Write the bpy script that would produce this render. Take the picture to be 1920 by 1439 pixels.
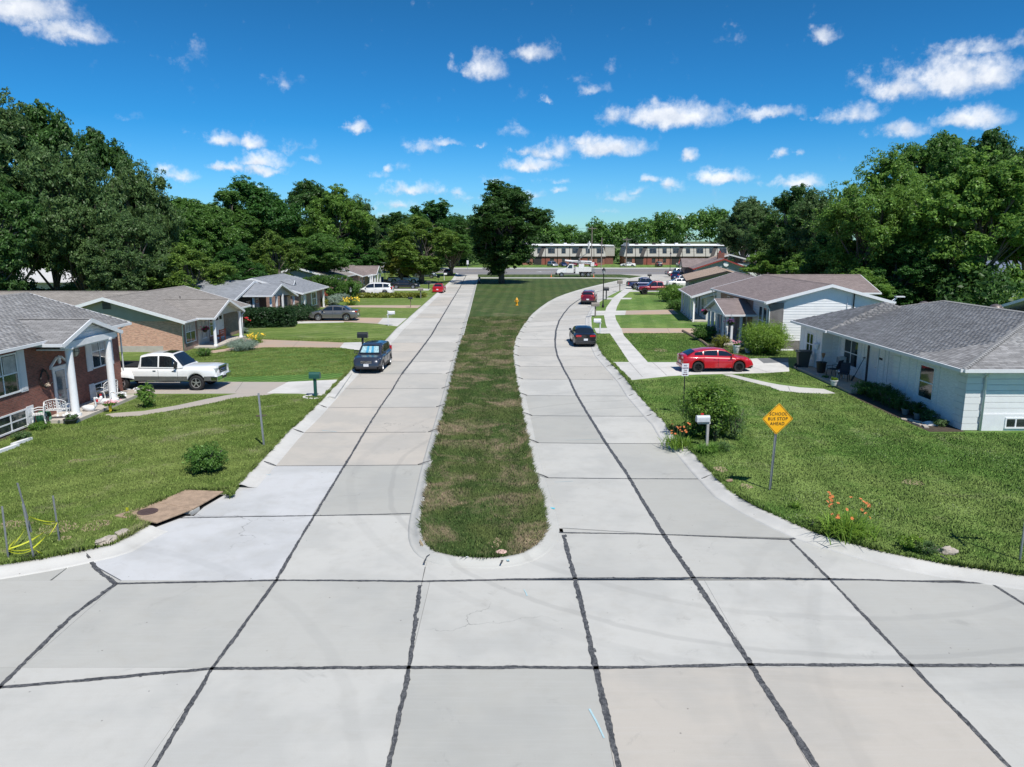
import bpy, bmesh, math, random
import numpy as np
from mathutils import Vector, Matrix, noise
from mathutils.geometry import tessellate_polygon
rad = math.radians
for _o in list(bpy.data.objects):
    bpy.data.objects.remove(_o)
SC = bpy.context.scene
COL = SC.collection
# ---------------------------------------------------------------- camera
F_PX, PITCH, CAM_H, CX, CY = 1378.0, rad(11.1), 8.4, 960.0, 719.5
cam_d = bpy.data.cameras.new('drone_camera')
cam = bpy.data.objects.new('drone_camera', cam_d)
COL.objects.link(cam)
cam.location = (0, 0, CAM_H)
cam.rotation_euler = (rad(90) - PITCH, 0, 0)
cam_d.sensor_width = 36.0
cam_d.lens = 36.0 * F_PX / 1920.0
cam_d.clip_start = 0.1
cam_d.clip_end = 6000
SC.camera = cam
# ---------------------------------------------------------------- light
SUN_EL = rad(58.5)
SHX, SHY = -0.31, 0.53            # shadow offset per metre of height
sun_d = bpy.data.lights.new('sun', 'SUN')
sun_d.energy = 4.4
sun_d.angle = rad(0.55)
sun_d.color = (1.0, 0.955, 0.88)
sun = bpy.data.objects.new('sun', sun_d)
COL.objects.link(sun)
sun.rotation_euler = Vector((SHX, SHY, -1.0)).normalized().to_track_quat('-Z', 'Y').to_euler()
sun.location = (20, -30, 60)
SUN_AZ = math.atan2(-SHX, -SHY)   # compass angle from +Y towards +X
SC.view_settings.view_transform = 'Standard'
SC.view_settings.look = 'None'
SC.view_settings.exposure = 0.25
SC.view_settings.gamma = 1.0
SC.view_settings.use_curve_mapping = False
SC.cycles.max_bounces = 6
SC.cycles.transparent_max_bounces = 8
SC.cycles.use_denoising = True
# ---------------------------------------------------------------- sky
W = bpy.data.worlds.new('World')
SC.world = W
W.use_nodes = True
NT = W.node_tree
NT.nodes.clear()
def wn(t, **kw):
    n = NT.nodes.new(t)
    for k, v in kw.items():
        setattr(n, k, v)
    return n
def wl(a, b):
    NT.links.new(a, b)
def wmath(op, a, b=None, c=None, clamp=False):
    n = wn('ShaderNodeMath', operation=op, use_clamp=clamp)
    for i, v in enumerate((a, b, c)):
        if v is None: continue
        if isinstance(v, (int, float)): n.inputs[i].default_value = v
        else: wl(v, n.inputs[i])
    return n.outputs[0]
sky = wn('ShaderNodeTexSky', sky_type='NISHITA')
sky.sun_disc = False
sky.sun_elevation = SUN_EL
sky.sun_rotation = SUN_AZ
sky.altitude = 200
sky.air_density = 1.0
sky.dust_density = 0.25
sky.ozone_density = 2.2
hsv = wn('ShaderNodeHueSaturation')
hsv.inputs['Saturation'].default_value = 1.28
hsv.inputs['Hue'].default_value = 0.488
wl(sky.outputs[0], hsv.inputs['Color'])
tc = wn('ShaderNodeTexCoord')
sep = wn('ShaderNodeSeparateXYZ')
wl(tc.outputs['Generated'], sep.inputs[0])
az = wmath('ARCTAN2', sep.outputs[0], sep.outputs[1])
el = wmath('ARCSINE', sep.outputs[2])
# the deep polarised blue of the photograph: a tint by height above the horizon, lightened above the view to raise fill
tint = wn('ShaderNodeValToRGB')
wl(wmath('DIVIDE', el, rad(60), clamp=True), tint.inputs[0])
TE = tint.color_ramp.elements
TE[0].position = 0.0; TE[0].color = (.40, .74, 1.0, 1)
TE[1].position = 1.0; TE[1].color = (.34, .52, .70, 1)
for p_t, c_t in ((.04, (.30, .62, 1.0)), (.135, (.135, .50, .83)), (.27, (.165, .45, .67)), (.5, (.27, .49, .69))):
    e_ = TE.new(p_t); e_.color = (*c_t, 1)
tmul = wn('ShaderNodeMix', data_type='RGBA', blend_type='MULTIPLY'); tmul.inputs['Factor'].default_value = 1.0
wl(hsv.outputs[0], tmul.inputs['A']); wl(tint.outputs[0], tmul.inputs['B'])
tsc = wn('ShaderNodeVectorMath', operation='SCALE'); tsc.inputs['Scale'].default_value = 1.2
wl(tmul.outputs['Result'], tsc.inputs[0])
# ragged edges: displace the cloud coordinates with noise
def wnoise(scale, detail, rough, vec=None, dist=0.0):
    n = wn('ShaderNodeTexNoise')
    n.inputs['Scale'].default_value = scale
    n.inputs['Detail'].default_value = detail
    n.inputs['Roughness'].default_value = rough
    n.inputs['Distortion'].default_value = dist
    wl(vec or tc.outputs['Generated'], n.inputs['Vector'])
    return n
n1 = wnoise(26, 6, 0.62)
n2 = wnoise(70, 5, 0.6)
mp = wn('ShaderNodeMapping'); mp.inputs['Location'].default_value = (3.1, 7.7, 1.3)
wl(tc.outputs['Generated'], mp.inputs['Vector'])
n3 = wnoise(40, 5, 0.6, mp.outputs[0])
azd = wmath('ADD', az, wmath('MULTIPLY', wmath('SUBTRACT', n1.outputs['Fac'], 0.5), 0.055))
eld = wmath('ADD', el, wmath('MULTIPLY', wmath('SUBTRACT', n3.outputs['Fac'], 0.5), 0.024))
def px_dir(u, v):
    a = (u - CX) / F_PX; b = (CY - v) / F_PX
    x, y, z = a, math.cos(PITCH) + math.sin(PITCH) * b, -math.sin(PITCH) + math.cos(PITCH) * b
    return math.atan2(x, y), math.atan2(z, math.hypot(x, y))
grp = bpy.data.node_groups.new('cloud_puff', 'ShaderNodeTree')
for nm in ('az', 'el', 'cx', 'cy', 'rx', 'ry', 'peak', 'prev', 'prev_h'):
    grp.interface.new_socket(nm, in_out='INPUT', socket_type='NodeSocketFloat')
for nm in ('dens', 'high'):
    grp.interface.new_socket(nm, in_out='OUTPUT', socket_type='NodeSocketFloat')
gi = grp.nodes.new('NodeGroupInput'); go = grp.nodes.new('NodeGroupOutput')
def gm(op, a, b=None, clamp=False):
    n = grp.nodes.new('ShaderNodeMath'); n.operation = op; n.use_clamp = clamp
    for i, v in enumerate((a, b)):
        if v is None: continue
        if isinstance(v, (int, float)): n.inputs[i].default_value = v
        else: grp.links.new(v, n.inputs[i])
    return n.outputs[0]
I = gi.outputs
dx = gm('DIVIDE', gm('SUBTRACT', I['az'], I['cx']), I['rx'])
dy0 = gm('DIVIDE', gm('SUBTRACT', I['el'], I['cy']), I['ry'])
dy = gm('ADD', gm('MULTIPLY', gm('MAXIMUM', dy0, 0.0), 1.0), gm('MULTIPLY', gm('MINIMUM', dy0, 0.0), 1.9))
dd = gm('SUBTRACT', 1.0, gm('SQRT', gm('ADD', gm('MULTIPLY', dx, dx), gm('MULTIPLY', dy, dy))))
dd = gm('MULTIPLY', gm('MAXIMUM', dd, -1.0), I['peak'])
grp.links.new(gm('MAXIMUM', dd, I['prev']), go.inputs['dens'])
isn = gm('GREATER_THAN', dd, I['prev'])
hh = gm('ADD', gm('MULTIPLY', isn, dy0), gm('MULTIPLY', gm('SUBTRACT', 1.0, isn), I['prev_h']))
grp.links.new(hh, go.inputs['high'])
# (u, v, half width px, half height px, peak) of every cloud seen
CLOUDS = [(45, 15, 95, 34, 1), (140, 62, 62, 24, .9), (345, 105, 40, 22, .35), (530, 153, 28, 12, .3), (898, 127, 46, 30, 1), (992, 99, 48, 20, .8),
 (1113, 168, 28, 10, .5), (1140, 133, 20, 10, .3), (1028, 189, 10, 7, .6), (1254, 217, 100, 26, 1.1), (1215, 222, 50, 20, 1), (1440, 213, 66, 13, .7), (1600, 214, 60, 20, .75),
 (1548, 67, 26, 13, .55), (1770, 150, 135, 42, 1.1), (1840, 140, 70, 38, 1.1), (1690, 165, 60, 24, 1), (1845, 90, 60, 18, .6), (1905, 80, 40, 16, .5), (1815, 224, 74, 22, 1.1), (1685, 246, 56, 17, .9),
 (670, 239, 22, 15, .9), (415, 263, 38, 15, .9), (477, 268, 26, 13, .8), (490, 303, 52, 14, .8), (430, 314, 34, 10, .8), (497, 320, 36, 11, .8), (334, 329, 40, 11, .7), (568, 278, 26, 12, .35), (798, 278, 36, 12, .5),
 (840, 268, 26, 7, .6), (900, 273, 9, 6, .6), (1035, 283, 32, 24, .8), (985, 286, 20, 10, .7), (995, 311, 54, 12, .9), (1138, 277, 72, 20, 1.1), (1095, 268, 26, 10, .8), (1299, 294, 17, 11, .8), (1460, 290, 17, 9, .7), (1494, 287, 13, 8, .6),
 (1355, 332, 58, 14, .9), (1490, 339, 56, 15, 1), (765, 356, 48, 11, .8), (750, 385, 36, 9, .6), (853, 360, 20, 9, .6), (925, 340, 30, 11, .5), (1000, 368, 24, 9, .6), (1050, 356, 14, 6, .6), (1150, 368, 40, 11, .55), (1192, 360, 26, 8, .5),
 (1222, 339, 18, 8, .6), (1262, 345, 18, 10, .6), (732, 318, 12, 7, .6), (1360, 78, 26, 6, .15), (245, 221, 18, 6, .18), (980, 249, 30, 7, .2), (1085, 150, 16, 6, .2), (1525, 219, 12, 6, .5), (1280, 412, 20, 5, .5)]
_cr = random.Random(8)
for _ in range(22):
    CLOUDS.append((_cr.uniform(300, 1500), _cr.uniform(300, 405), _cr.uniform(10, 34), _cr.uniform(4, 8), _cr.uniform(.18, .5)))
prev, prevh = None, None
for (u, v, hw, hh_, pk) in CLOUDS:
    g = wn('ShaderNodeGroup'); g.node_tree = grp
    wl(azd, g.inputs['az']); wl(eld, g.inputs['el'])
    a0, e0 = px_dir(u, v); a1, _ = px_dir(u + hw, v); _, e1 = px_dir(u, v - hh_)
    g.inputs['cx'].default_value = a0; g.inputs['cy'].default_value = e0 - 0.2 * (e1 - e0)
    g.inputs['rx'].default_value = (a1 - a0) * 1.38; g.inputs['ry'].default_value = (e1 - e0) * 1.72
    g.inputs['peak'].default_value = pk
    if prev is None:
        g.inputs['prev'].default_value = -1.0; g.inputs['prev_h'].default_value = 0.0
    else:
        wl(prev, g.inputs['prev']); wl(prevh, g.inputs['prev_h'])
    prev, prevh = g.outputs['dens'], g.outputs['high']
# small cumulus goes on all round the sky, thickened out of view to raise ambient
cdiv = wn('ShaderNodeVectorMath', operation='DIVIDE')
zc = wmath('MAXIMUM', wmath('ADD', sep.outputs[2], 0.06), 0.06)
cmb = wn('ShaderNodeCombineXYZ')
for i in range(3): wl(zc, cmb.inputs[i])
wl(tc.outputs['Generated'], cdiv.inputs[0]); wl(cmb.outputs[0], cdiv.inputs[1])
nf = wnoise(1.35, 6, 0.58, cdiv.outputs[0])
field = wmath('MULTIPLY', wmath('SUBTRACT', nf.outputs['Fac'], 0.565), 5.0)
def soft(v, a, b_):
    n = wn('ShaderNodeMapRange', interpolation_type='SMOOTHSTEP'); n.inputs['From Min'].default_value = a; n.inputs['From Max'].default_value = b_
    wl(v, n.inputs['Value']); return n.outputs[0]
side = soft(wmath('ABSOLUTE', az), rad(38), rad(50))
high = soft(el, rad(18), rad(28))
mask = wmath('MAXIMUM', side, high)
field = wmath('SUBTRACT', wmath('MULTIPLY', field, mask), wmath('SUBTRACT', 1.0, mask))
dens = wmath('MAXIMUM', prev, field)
edge = wmath('ADD', wmath('MULTIPLY', wmath('SUBTRACT', n2.outputs['Fac'], 0.5), 0.9), wmath('MULTIPLY', wmath('SUBTRACT', n1.outputs['Fac'], 0.5), 1.1))
dens2 = wmath('ADD', dens, edge)
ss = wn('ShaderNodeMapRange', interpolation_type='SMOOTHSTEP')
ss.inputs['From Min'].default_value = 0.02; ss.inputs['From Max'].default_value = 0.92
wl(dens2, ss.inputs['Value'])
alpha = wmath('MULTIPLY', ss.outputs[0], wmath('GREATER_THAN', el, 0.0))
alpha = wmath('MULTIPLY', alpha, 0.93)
sh = wn('ShaderNodeMapRange')
sh.inputs['From Min'].default_value = -0.75; sh.inputs['From Max'].default_value = 0.6
wl(wmath('ADD', prevh, wmath('MULTIPLY', wmath('SUBTRACT', n3.outputs['Fac'], 0.5), 2.2)), sh.inputs['Value'])
cr = wn('ShaderNodeMix', data_type='RGBA')
cr.inputs['A'].default_value = (4.9, 5.6, 6.8, 1)
cr.inputs['B'].default_value = (9.2, 9.3, 9.5, 1)
wl(sh.outputs[0], cr.inputs['Factor'])
mixc = wn('ShaderNodeMix', data_type='RGBA')
wl(alpha, mixc.inputs['Factor']); wl(tsc.outputs[0], mixc.inputs['A']); wl(cr.outputs['Result'], mixc.inputs['B'])
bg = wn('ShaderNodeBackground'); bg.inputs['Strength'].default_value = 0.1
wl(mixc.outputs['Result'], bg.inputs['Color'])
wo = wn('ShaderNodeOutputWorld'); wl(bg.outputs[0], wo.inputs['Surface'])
W.cycles.sampling_method = 'MANUAL'
W.cycles.sample_map_resolution = 512
# ---------------------------------------------------------------- from a photo pixel to a place
def G(u, v, z=0.0):
    a = (u - CX) / F_PX; b = (CY - v) / F_PX
    t = (z - CAM_H) / (-math.sin(PITCH) + math.cos(PITCH) * b)
    return Vector((a * t, (math.cos(PITCH) + math.sin(PITCH) * b) * t, z))
def G2(u, v, z=0.0):
    p = G(u, v, z); return (p.x, p.y)
# ---------------------------------------------------------------- materials
MATS = {}
def lin(c):
    return tuple(((x / 255.0) / 12.92 if x / 255.0 <= 0.04045 else ((x / 255.0 + 0.055) / 1.055) ** 2.4) for x in c)
class NB:
    def __init__(s, name):
        s.m = bpy.data.materials.new(name); s.m.use_nodes = True
        s.t = s.m.node_tree; s.t.nodes.clear()
        s.out = s.t.nodes.new('ShaderNodeOutputMaterial')
        s.b = s.t.nodes.new('ShaderNodeBsdfPrincipled')
        s.t.links.new(s.b.outputs[0], s.out.inputs['Surface'])
    def n(s, t, **kw):
        x = s.t.nodes.new(t)
        for k, v in kw.items(): setattr(x, k, v)
        return x
    def l(s, a, b): s.t.links.new(a, b)
    def set(s, node, inp, v):
        if hasattr(v, 'is_linked') or isinstance(v, bpy.types.NodeSocket): s.l(v, node.inputs[inp])
        else: node.inputs[inp].default_value = v
    def math(s, op, a, b=None, clamp=False):
        x = s.n('ShaderNodeMath', operation=op, use_clamp=clamp)
        s.set(x, 0, a)
        if b is not None: s.set(x, 1, b)
        return x.outputs[0]
    def pos(s):
        return s.n('ShaderNodeNewGeometry').outputs['Position']
    def objc(s): return s.n('ShaderNodeTexCoord').outputs['Object']
    def uv(s): return s.n('ShaderNodeTexCoord').outputs['UV']
    def mapping(s, vec, scale=(1, 1, 1), rot=(0, 0, 0), loc=(0, 0, 0)):
        x = s.n('ShaderNodeMapping'); s.l(vec, x.inputs['Vector'])
        x.inputs['Scale'].default_value = scale; x.inputs['Rotation'].default_value = rot; x.inputs['Location'].default_value = loc
        return x.outputs[0]
    def noise(s, vec, scale, detail=3, rough=0.55, dist=0.0):
        x = s.n('ShaderNodeTexNoise'); s.l(vec, x.inputs['Vector'])
        x.inputs['Scale'].default_value = scale; x.inputs['Detail'].default_value = detail
        x.inputs['Roughness'].default_value = rough; x.inputs['Distortion'].default_value = dist
        return x.outputs['Fac']
    def ramp(s, fac, a, b, lo=0.0, hi=1.0):
        x = s.n('ShaderNodeMapRange', interpolation_type='SMOOTHSTEP'); s.l(fac, x.inputs['Value'])
        x.inputs['From Min'].default_value = a; x.inputs['From Max'].default_value = b
        x.inputs['To Min'].default_value = lo; x.inputs['To Max'].default_value = hi
        return x.outputs[0]
    def mix(s, fac, a, b, blend='MIX'):
        x = s.n('ShaderNodeMix', data_type='RGBA', blend_type=blend)
        for k, v in (('Factor', fac), ('A', a), ('B', b)):
            if isinstance(v, bpy.types.NodeSocket): s.l(v, x.inputs[k])
            elif k == 'Factor': x.inputs[k].default_value = v
            else: x.inputs[k].default_value = (*v[:3], 1)
        return x.outputs['Result']
    def bump(s, h, strength=0.3, dist=0.02):
        x = s.n('ShaderNodeBump'); x.inputs['Strength'].default_value = strength; x.inputs['Distance'].default_value = dist
        s.l(h, x.inputs['Height']); s.l(x.outputs[0], s.b.inputs['Normal'])
    def fin(s, col=None, rough=None, metal=None):
        if col is not None:
            if isinstance(col, bpy.types.NodeSocket): s.l(col, s.b.inputs['Base Color'])
            else: s.b.inputs['Base Color'].default_value = (*col[:3], 1)
        if rough is not None: s.set(s.b, 'Roughness', rough)
        if metal is not None: s.set(s.b, 'Metallic', metal)
        return s.m
def M(name, col, rough=0.6, metal=0.0, var=0.12, scale=6.0, bump=0.0, coat=0.0, spec=None):
    """plain surface: base colour with some grain and wear"""
    if name in MATS: return MATS[name]
    k = NB(name)
    p = k.objc()
    n = k.noise(p, scale, 4)
    n2 = k.noise(p, scale * 7.3, 3)
    f = k.math('ADD', k.math('MULTIPLY', n, 0.6), k.math('MULTIPLY', n2, 0.4))
    c = k.mix(k.ramp(f, 0.3, 0.7), tuple(x * (1 - var) for x in col), tuple(min(1, x * (1 + var)) for x in col))
    k.fin(c, rough, metal)
    if bump: k.bump(n2, bump)
    if coat: k.b.inputs['Coat Weight'].default_value = coat; k.b.inputs['Coat Roughness'].default_value = 0.04
    if spec is not None: k.b.inputs['Specular IOR Level'].default_value = spec
    MATS[name] = k.m
    return k.m
def paint(name, col, metal=0.0, rough=0.35):
    return M('paint_' + name, col, rough, metal, 0.03, 3, 0, 0.9)
def glass_dark():
    return M('car_glass', (0.012, 0.016, 0.02), 0.04, 0, 0.1, 3, 0, 0.3, 0.8)
# ---------------------------------------------------------------- special materials
def mat_concrete(name, c1, c2, crack=0.0, warm=0.5):
    k = NB(name)
    p = k.pos()
    oi = k.n('ShaderNodeObjectInfo').outputs['Random']
    big = k.noise(p, 0.33, 4, 0.6)
    mid = k.noise(p, 1.7, 5, 0.65, 0.4)
    fine = k.noise(p, 55, 3, 0.6)
    brush = k.noise(k.mapping(p, (0.7, 16, 1)), 1.0, 4, 0.65)
    c = k.mix(k.ramp(oi, 0.1, 0.95), c1, c2)
    c = k.mix(k.math('MULTIPLY', k.ramp(big, 0.42, 0.62), 0.32), c, (0.30, 0.305, 0.29))
    c = k.mix(k.math('MULTIPLY', k.ramp(mid, 0.44, 0.74), 0.22), c, (0.35, 0.33, 0.285))
    c = k.mix(k.math('MULTIPLY', k.ramp(brush, 0.42, 0.8), 0.12), c, (0.56, 0.57, 0.57))
    dots = k.n('ShaderNodeTexVoronoi'); k.l(p, dots.inputs['Vector']); dots.inputs['Scale'].default_value = 2.3
    dm = k.math('MULTIPLY', k.math('LESS_THAN', dots.outputs['Distance'], 0.045), k.math('GREATER_THAN', k.noise(p, 0.8, 2), 0.5))
    c = k.mix(k.math('MULTIPLY', dm, 0.65), c, (0.13, 0.12, 0.11))
    c = k.mix(k.math('MULTIPLY', k.ramp(fine, 0.3, 0.7), 0.12), c, (0.25, 0.25, 0.24))
    # turning tyre tracks and hairline cracks
    for (cx_, cy_, R_, w_, a_) in ((8, 26, 12.6, .12, .16), (8, 26, 11.0, .16, .12), (8.5, 27, 14.6, .2, .08), (-14, 8, 12.0, .2, .08), (20, 10, 14.5, .22, .08), (20, 10, 16.1, .2, .06)):
        vd = k.n('ShaderNodeVectorMath', operation='DISTANCE'); k.l(k.mapping(p, (1, 1, 0)), vd.inputs[0]); vd.inputs[1].default_value = (cx_, cy_, 0)
        dr = k.math('ABSOLUTE', k.math('SUBTRACT', k.math('ADD', vd.outputs['Value'], k.math('MULTIPLY', big, .5)), R_))
        c = k.mix(k.math('MULTIPLY', k.ramp(dr, w_, w_ * .4), a_), c, (0.16, 0.16, 0.155))
    vc = k.n('ShaderNodeTexVoronoi', feature='DISTANCE_TO_EDGE'); vc.inputs['Scale'].default_value = 0.11
    k.l(k.mapping(p, (1, 1, 0), (0, 0, .4)), vc.inputs['Vector'])
    k.l(k.mapping(k.n('ShaderNodeVectorMath', operation='ADD').outputs[0], (1, 1, 1)), vc.inputs['Vector'])
    va_ = vc.inputs['Vector'].links[0].from_node.inputs[0].links[0].from_node
    nz = k.n('ShaderNodeTexNoise'); k.l(p, nz.inputs['Vector']); nz.inputs['Scale'].default_value = 1.1; nz.inputs['Detail'].default_value = 5
    sc_ = k.n('ShaderNodeVectorMath', operation='SCALE'); k.l(nz.outputs['Color'], sc_.inputs[0]); sc_.inputs['Scale'].default_value = 1.6
    k.l(p, va_.inputs[0]); k.l(sc_.outputs[0], va_.inputs[1])
    ck = k.math('MULTIPLY', k.math('LESS_THAN', vc.outputs['Distance'], 0.0011), k.ramp(k.noise(p, .12, 2), .52, .6))
    c = k.mix(k.math('MULTIPLY', ck, 0.6), c, (0.14, 0.14, 0.13))
    sp = k.ramp(k.noise(k.mapping(p, (1, 1, 1), (0, 0, 0), (4, 9, 2)), 0.9, 6, 0.75, 1.0), 0.60, 0.72)
    c = k.mix(k.math('MULTIPLY', sp, 0.28), c, (0.22, 0.215, 0.20))
    k.fin(c, 0.88)
    k.bump(fine, 0.2, 0.004)
    return k.m
def mat_lawn(name, g1, g2, dry, dryness=0.5, stripe=None, clover=0.0, blade=False):
    if name == 'lawn_median': g1, g2 = tuple(x * .8 for x in g1), tuple(x * .78 for x in g2)
    k = NB(name)
    p = k.pos()
    big = k.noise(p, 0.13, 4, 0.65, 0.6)
    mid = k.noise(p, 0.8, 5, 0.72)
    fine = k.noise(p, 14, 4, 0.75)
    vf = k.noise(k.mapping(p, (60, 34, 60)), 1.0, 2, 0.7)
    c = k.mix(k.ramp(k.math('ADD', k.math('MULTIPLY', big, 0.55), k.math('MULTIPLY', mid, 0.45)), 0.42, 0.58), g1, g2)
    if stripe:
        ang, wid, amt = stripe
        wv = k.n('ShaderNodeTexWave', wave_type='BANDS', bands_direction='X')
        k.l(k.mapping(p, (1, 1, 1), (0, 0, ang)), wv.inputs['Vector'])
        wv.inputs['Scale'].default_value = 0.314 / wid
        wv.inputs['Distortion'].default_value = 1.2; wv.inputs['Detail'].default_value = 2
        c = k.mix(k.math('MULTIPLY', k.ramp(wv.outputs['Fac'], 0.3, 0.7), amt), c, tuple(x * 0.55 for x in g1))
    dm = k.ramp(k.math('ADD', k.math('MULTIPLY', k.noise(p, 0.42, 5, 0.72, 0.8), 0.75), k.math('MULTIPLY', fine, 0.25)), 0.63 - 0.2 * dryness, 0.80 - 0.2 * dryness)
    if 'median' in name:
        sy = k.n('ShaderNodeSeparateXYZ'); k.l(p, sy.inputs[0])
        dm = k.math('MULTIPLY', dm, k.ramp(sy.outputs[1], 60, 100, 1.0, 0.12))
    c = k.mix(k.math('MULTIPLY', dm, min(1.0, dryness + .25)), c, dry)
    dk = k.ramp(k.noise(k.mapping(p, (1, 1, 1), (0, 0, 0), (17, 5, 0)), 0.6, 4, 0.7), 0.56, 0.7)
    c = k.mix(k.math('MULTIPLY', dk, 0.5), c, tuple(x * 0.5 for x in g1))
    if blade:
        g = k.n('ShaderNodeNewGeometry'); isl = g.outputs['Random Per Island']
        c = k.mix(k.math('MULTIPLY', isl, 0.55), c, tuple(x * 0.5 for x in g1))
        c = k.mix(k.math('MULTIPLY', k.math('GREATER_THAN', isl, 0.86), 0.55), tuple(0 for x in g1), c) if False else c
        c = k.mix(k.math('MULTIPLY', k.math('GREATER_THAN', isl, 0.9), 0.6), c, tuple(x * 1.7 for x in g2))
    else:
        c = k.mix(k.math('MULTIPLY', k.ramp(fine, 0.35, 0.66), 0.45), c, tuple(x * 0.5 for x in g1))
        c = k.mix(k.math('MULTIPLY', k.ramp(vf, 0.5, 0.72), 0.45), c, tuple(x * 1.6 for x in g2))
    if clover:
        v = k.n('ShaderNodeTexVoronoi'); k.l(p, v.inputs['Vector']); v.inputs['Scale'].default_value = 9
        cm = k.math('MULTIPLY', k.math('LESS_THAN', v.outputs['Distance'], 0.2), k.ramp(k.noise(p, 0.35, 3), 0.5, 0.62))
        c = k.mix(k.math('MULTIPLY', cm, clover), c, (0.45, 0.47, 0.38))
    k.fin(c, 0.85)
    k.b.inputs['Specular IOR Level'].default_value = 0.15
    if blade:
        va = k.n('ShaderNodeVectorMath', operation='SCALE'); k.l(g.outputs['Normal'], va.inputs[0]); va.inputs['Scale'].default_value = .55
        vb = k.n('ShaderNodeVectorMath', operation='ADD'); k.l(va.outputs[0], vb.inputs[0]); vb.inputs[1].default_value = (0, 0, .85)
        vc = k.n('ShaderNodeVectorMath', operation='NORMALIZE'); k.l(vb.outputs[0], vc.inputs[0]); k.l(vc.outputs[0], k.b.inputs['Normal'])
        tr = k.n('ShaderNodeBsdfTranslucent'); k.l(c, tr.inputs['Color']); ms = k.n('ShaderNodeMixShader'); ms.inputs[0].default_value = .15
        k.l(k.b.outputs[0], ms.inputs[1]); k.l(tr.outputs[0], ms.inputs[2]); k.l(ms.outputs[0], k.out.inputs['Surface'])
    else: k.bump(k.math('ADD', vf, fine), 0.5, 0.04)
    return k.m
def mat_brick(name, c1, c2, mortar, bw=0.21, rh=0.075, ms=0.009, var=0.5):
    k = NB(name)
    b = k.n('ShaderNodeTexBrick')
    k.l(k.uv(), b.inputs['Vector'])
    b.inputs['Scale'].default_value = 1; b.inputs['Brick Width'].default_value = bw
    b.inputs['Row Height'].default_value = rh; b.inputs['Mortar Size'].default_value = ms
    b.inputs['Mortar Smooth'].default_value = 0.1; b.inputs['Bias'].default_value = 0.0
    b.inputs['Color1'].default_value = (*c1, 1); b.inputs['Color2'].default_value = (*c2, 1); b.inputs['Mortar'].default_value = (*mortar, 1)
    n = k.noise(k.uv(), 1.3, 4, 0.7)
    c = k.mix(k.math('MULTIPLY', k.ramp(n, 0.35, 0.7), var), b.outputs['Color'], tuple(x * 0.6 for x in c1))
    row = k.noise(k.mapping(k.uv(), (4.3, 13.3, 1)), 1.0, 1)
    c = k.mix(k.math('MULTIPLY', k.ramp(row, 0.4, 0.62), 0.4), c, tuple(min(1, x * 1.4) for x in c2))
    k.fin(c, 0.85)
    k.bump(k.math('SUBTRACT', 1.0, b.outputs['Fac']), 0.5, 0.01)
    return k.m
def mat_shingle(name, c1, c2, streak=0.3, bw=0.33, rh=0.145):
    k = NB(name)
    b = k.n('ShaderNodeTexBrick')
    k.l(k.uv(), b.inputs['Vector'])
    b.inputs['Scale'].default_value = 1; b.inputs['Brick Width'].default_value = bw
    b.inputs['Row Height'].default_value = rh; b.inputs['Mortar Size'].default_value = 0.012
    b.inputs['Mortar Smooth'].default_value = 0.3
    b.inputs['Color1'].default_value = (*c1, 1); b.inputs['Color2'].default_value = (*c2, 1)
    b.inputs['Mortar'].default_value = (*[x * 0.45 for x in c1], 1)
    big = k.noise(k.uv(), 0.35, 4, 0.6, 0.6)
    st = k.noise(k.mapping(k.uv(), (0.8, 5.5, 1)), 1.0, 4, 0.7)
    c = k.mix(k.math('MULTIPLY', k.ramp(big, 0.38, 0.66), streak), b.outputs['Color'], tuple(x * 0.55 for x in c1))
    c = k.mix(k.math('MULTIPLY', k.ramp(st, 0.42, 0.7), 0.35), c, tuple(min(1, x * 1.5) for x in c2))
    g = k.noise(k.uv(), 45, 2)
    c = k.mix(k.math('MULTIPLY', k.ramp(g, 0.4, 0.7), 0.3), c, tuple(x * 0.6 for x in c1))
    k.fin(c, 0.9)
    k.bump(k.math('SUBTRACT', 1.0, b.outputs['Fac']), 0.6, 0.012)
    return k.m
def mat_tab(name, c1, c2):
    k = NB(name)
    oi = k.n('ShaderNodeObjectInfo').outputs['Random']
    cmb = k.n('ShaderNodeCombineXYZ'); k.l(k.math('MULTIPLY', oi, 91.7), cmb.inputs[0])
    va = k.n('ShaderNodeVectorMath', operation='ADD'); k.l(k.uv(), va.inputs[0]); k.l(cmb.outputs[0], va.inputs[1])
    wnn = k.n('ShaderNodeTexWhiteNoise', noise_dimensions='3D'); k.l(va.outputs[0], wnn.inputs['Vector'])
    c = k.mix(wnn.outputs['Value'], c1, c2)
    p = k.pos()
    big = k.noise(p, 0.35, 4, 0.6, 0.6)
    c = k.mix(k.math('MULTIPLY', k.ramp(big, 0.4, 0.66), 0.35), c, tuple(x * 0.55 for x in c1))
    g = k.noise(p, 45, 2)
    c = k.mix(k.math('MULTIPLY', k.ramp(g, 0.4, 0.7), 0.25), c, tuple(x * 0.6 for x in c1))
    k.fin(c, 0.92)
    return k.m
def mat_siding(name, col, pitch=0.11):
    k = NB(name)
    sx = k.n('ShaderNodeSeparateXYZ'); k.l(k.uv(), sx.inputs[0])
    fr = k.math('FRACT', k.math('DIVIDE', sx.outputs[1], pitch))
    ln = k.ramp(fr, 0.0, 0.14, 0.0, 1.0)
    c = k.mix(ln, tuple(x * 0.55 for x in col), col)
    n = k.noise(k.uv(), 1.5, 4)
    c = k.mix(k.math('MULTIPLY', k.ramp(n, 0.4, 0.7), 0.2), c, tuple(x * 0.8 for x in col))
    k.fin(c, 0.55)
    k.bump(fr, 0.4, 0.02)
    return k.m
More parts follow.
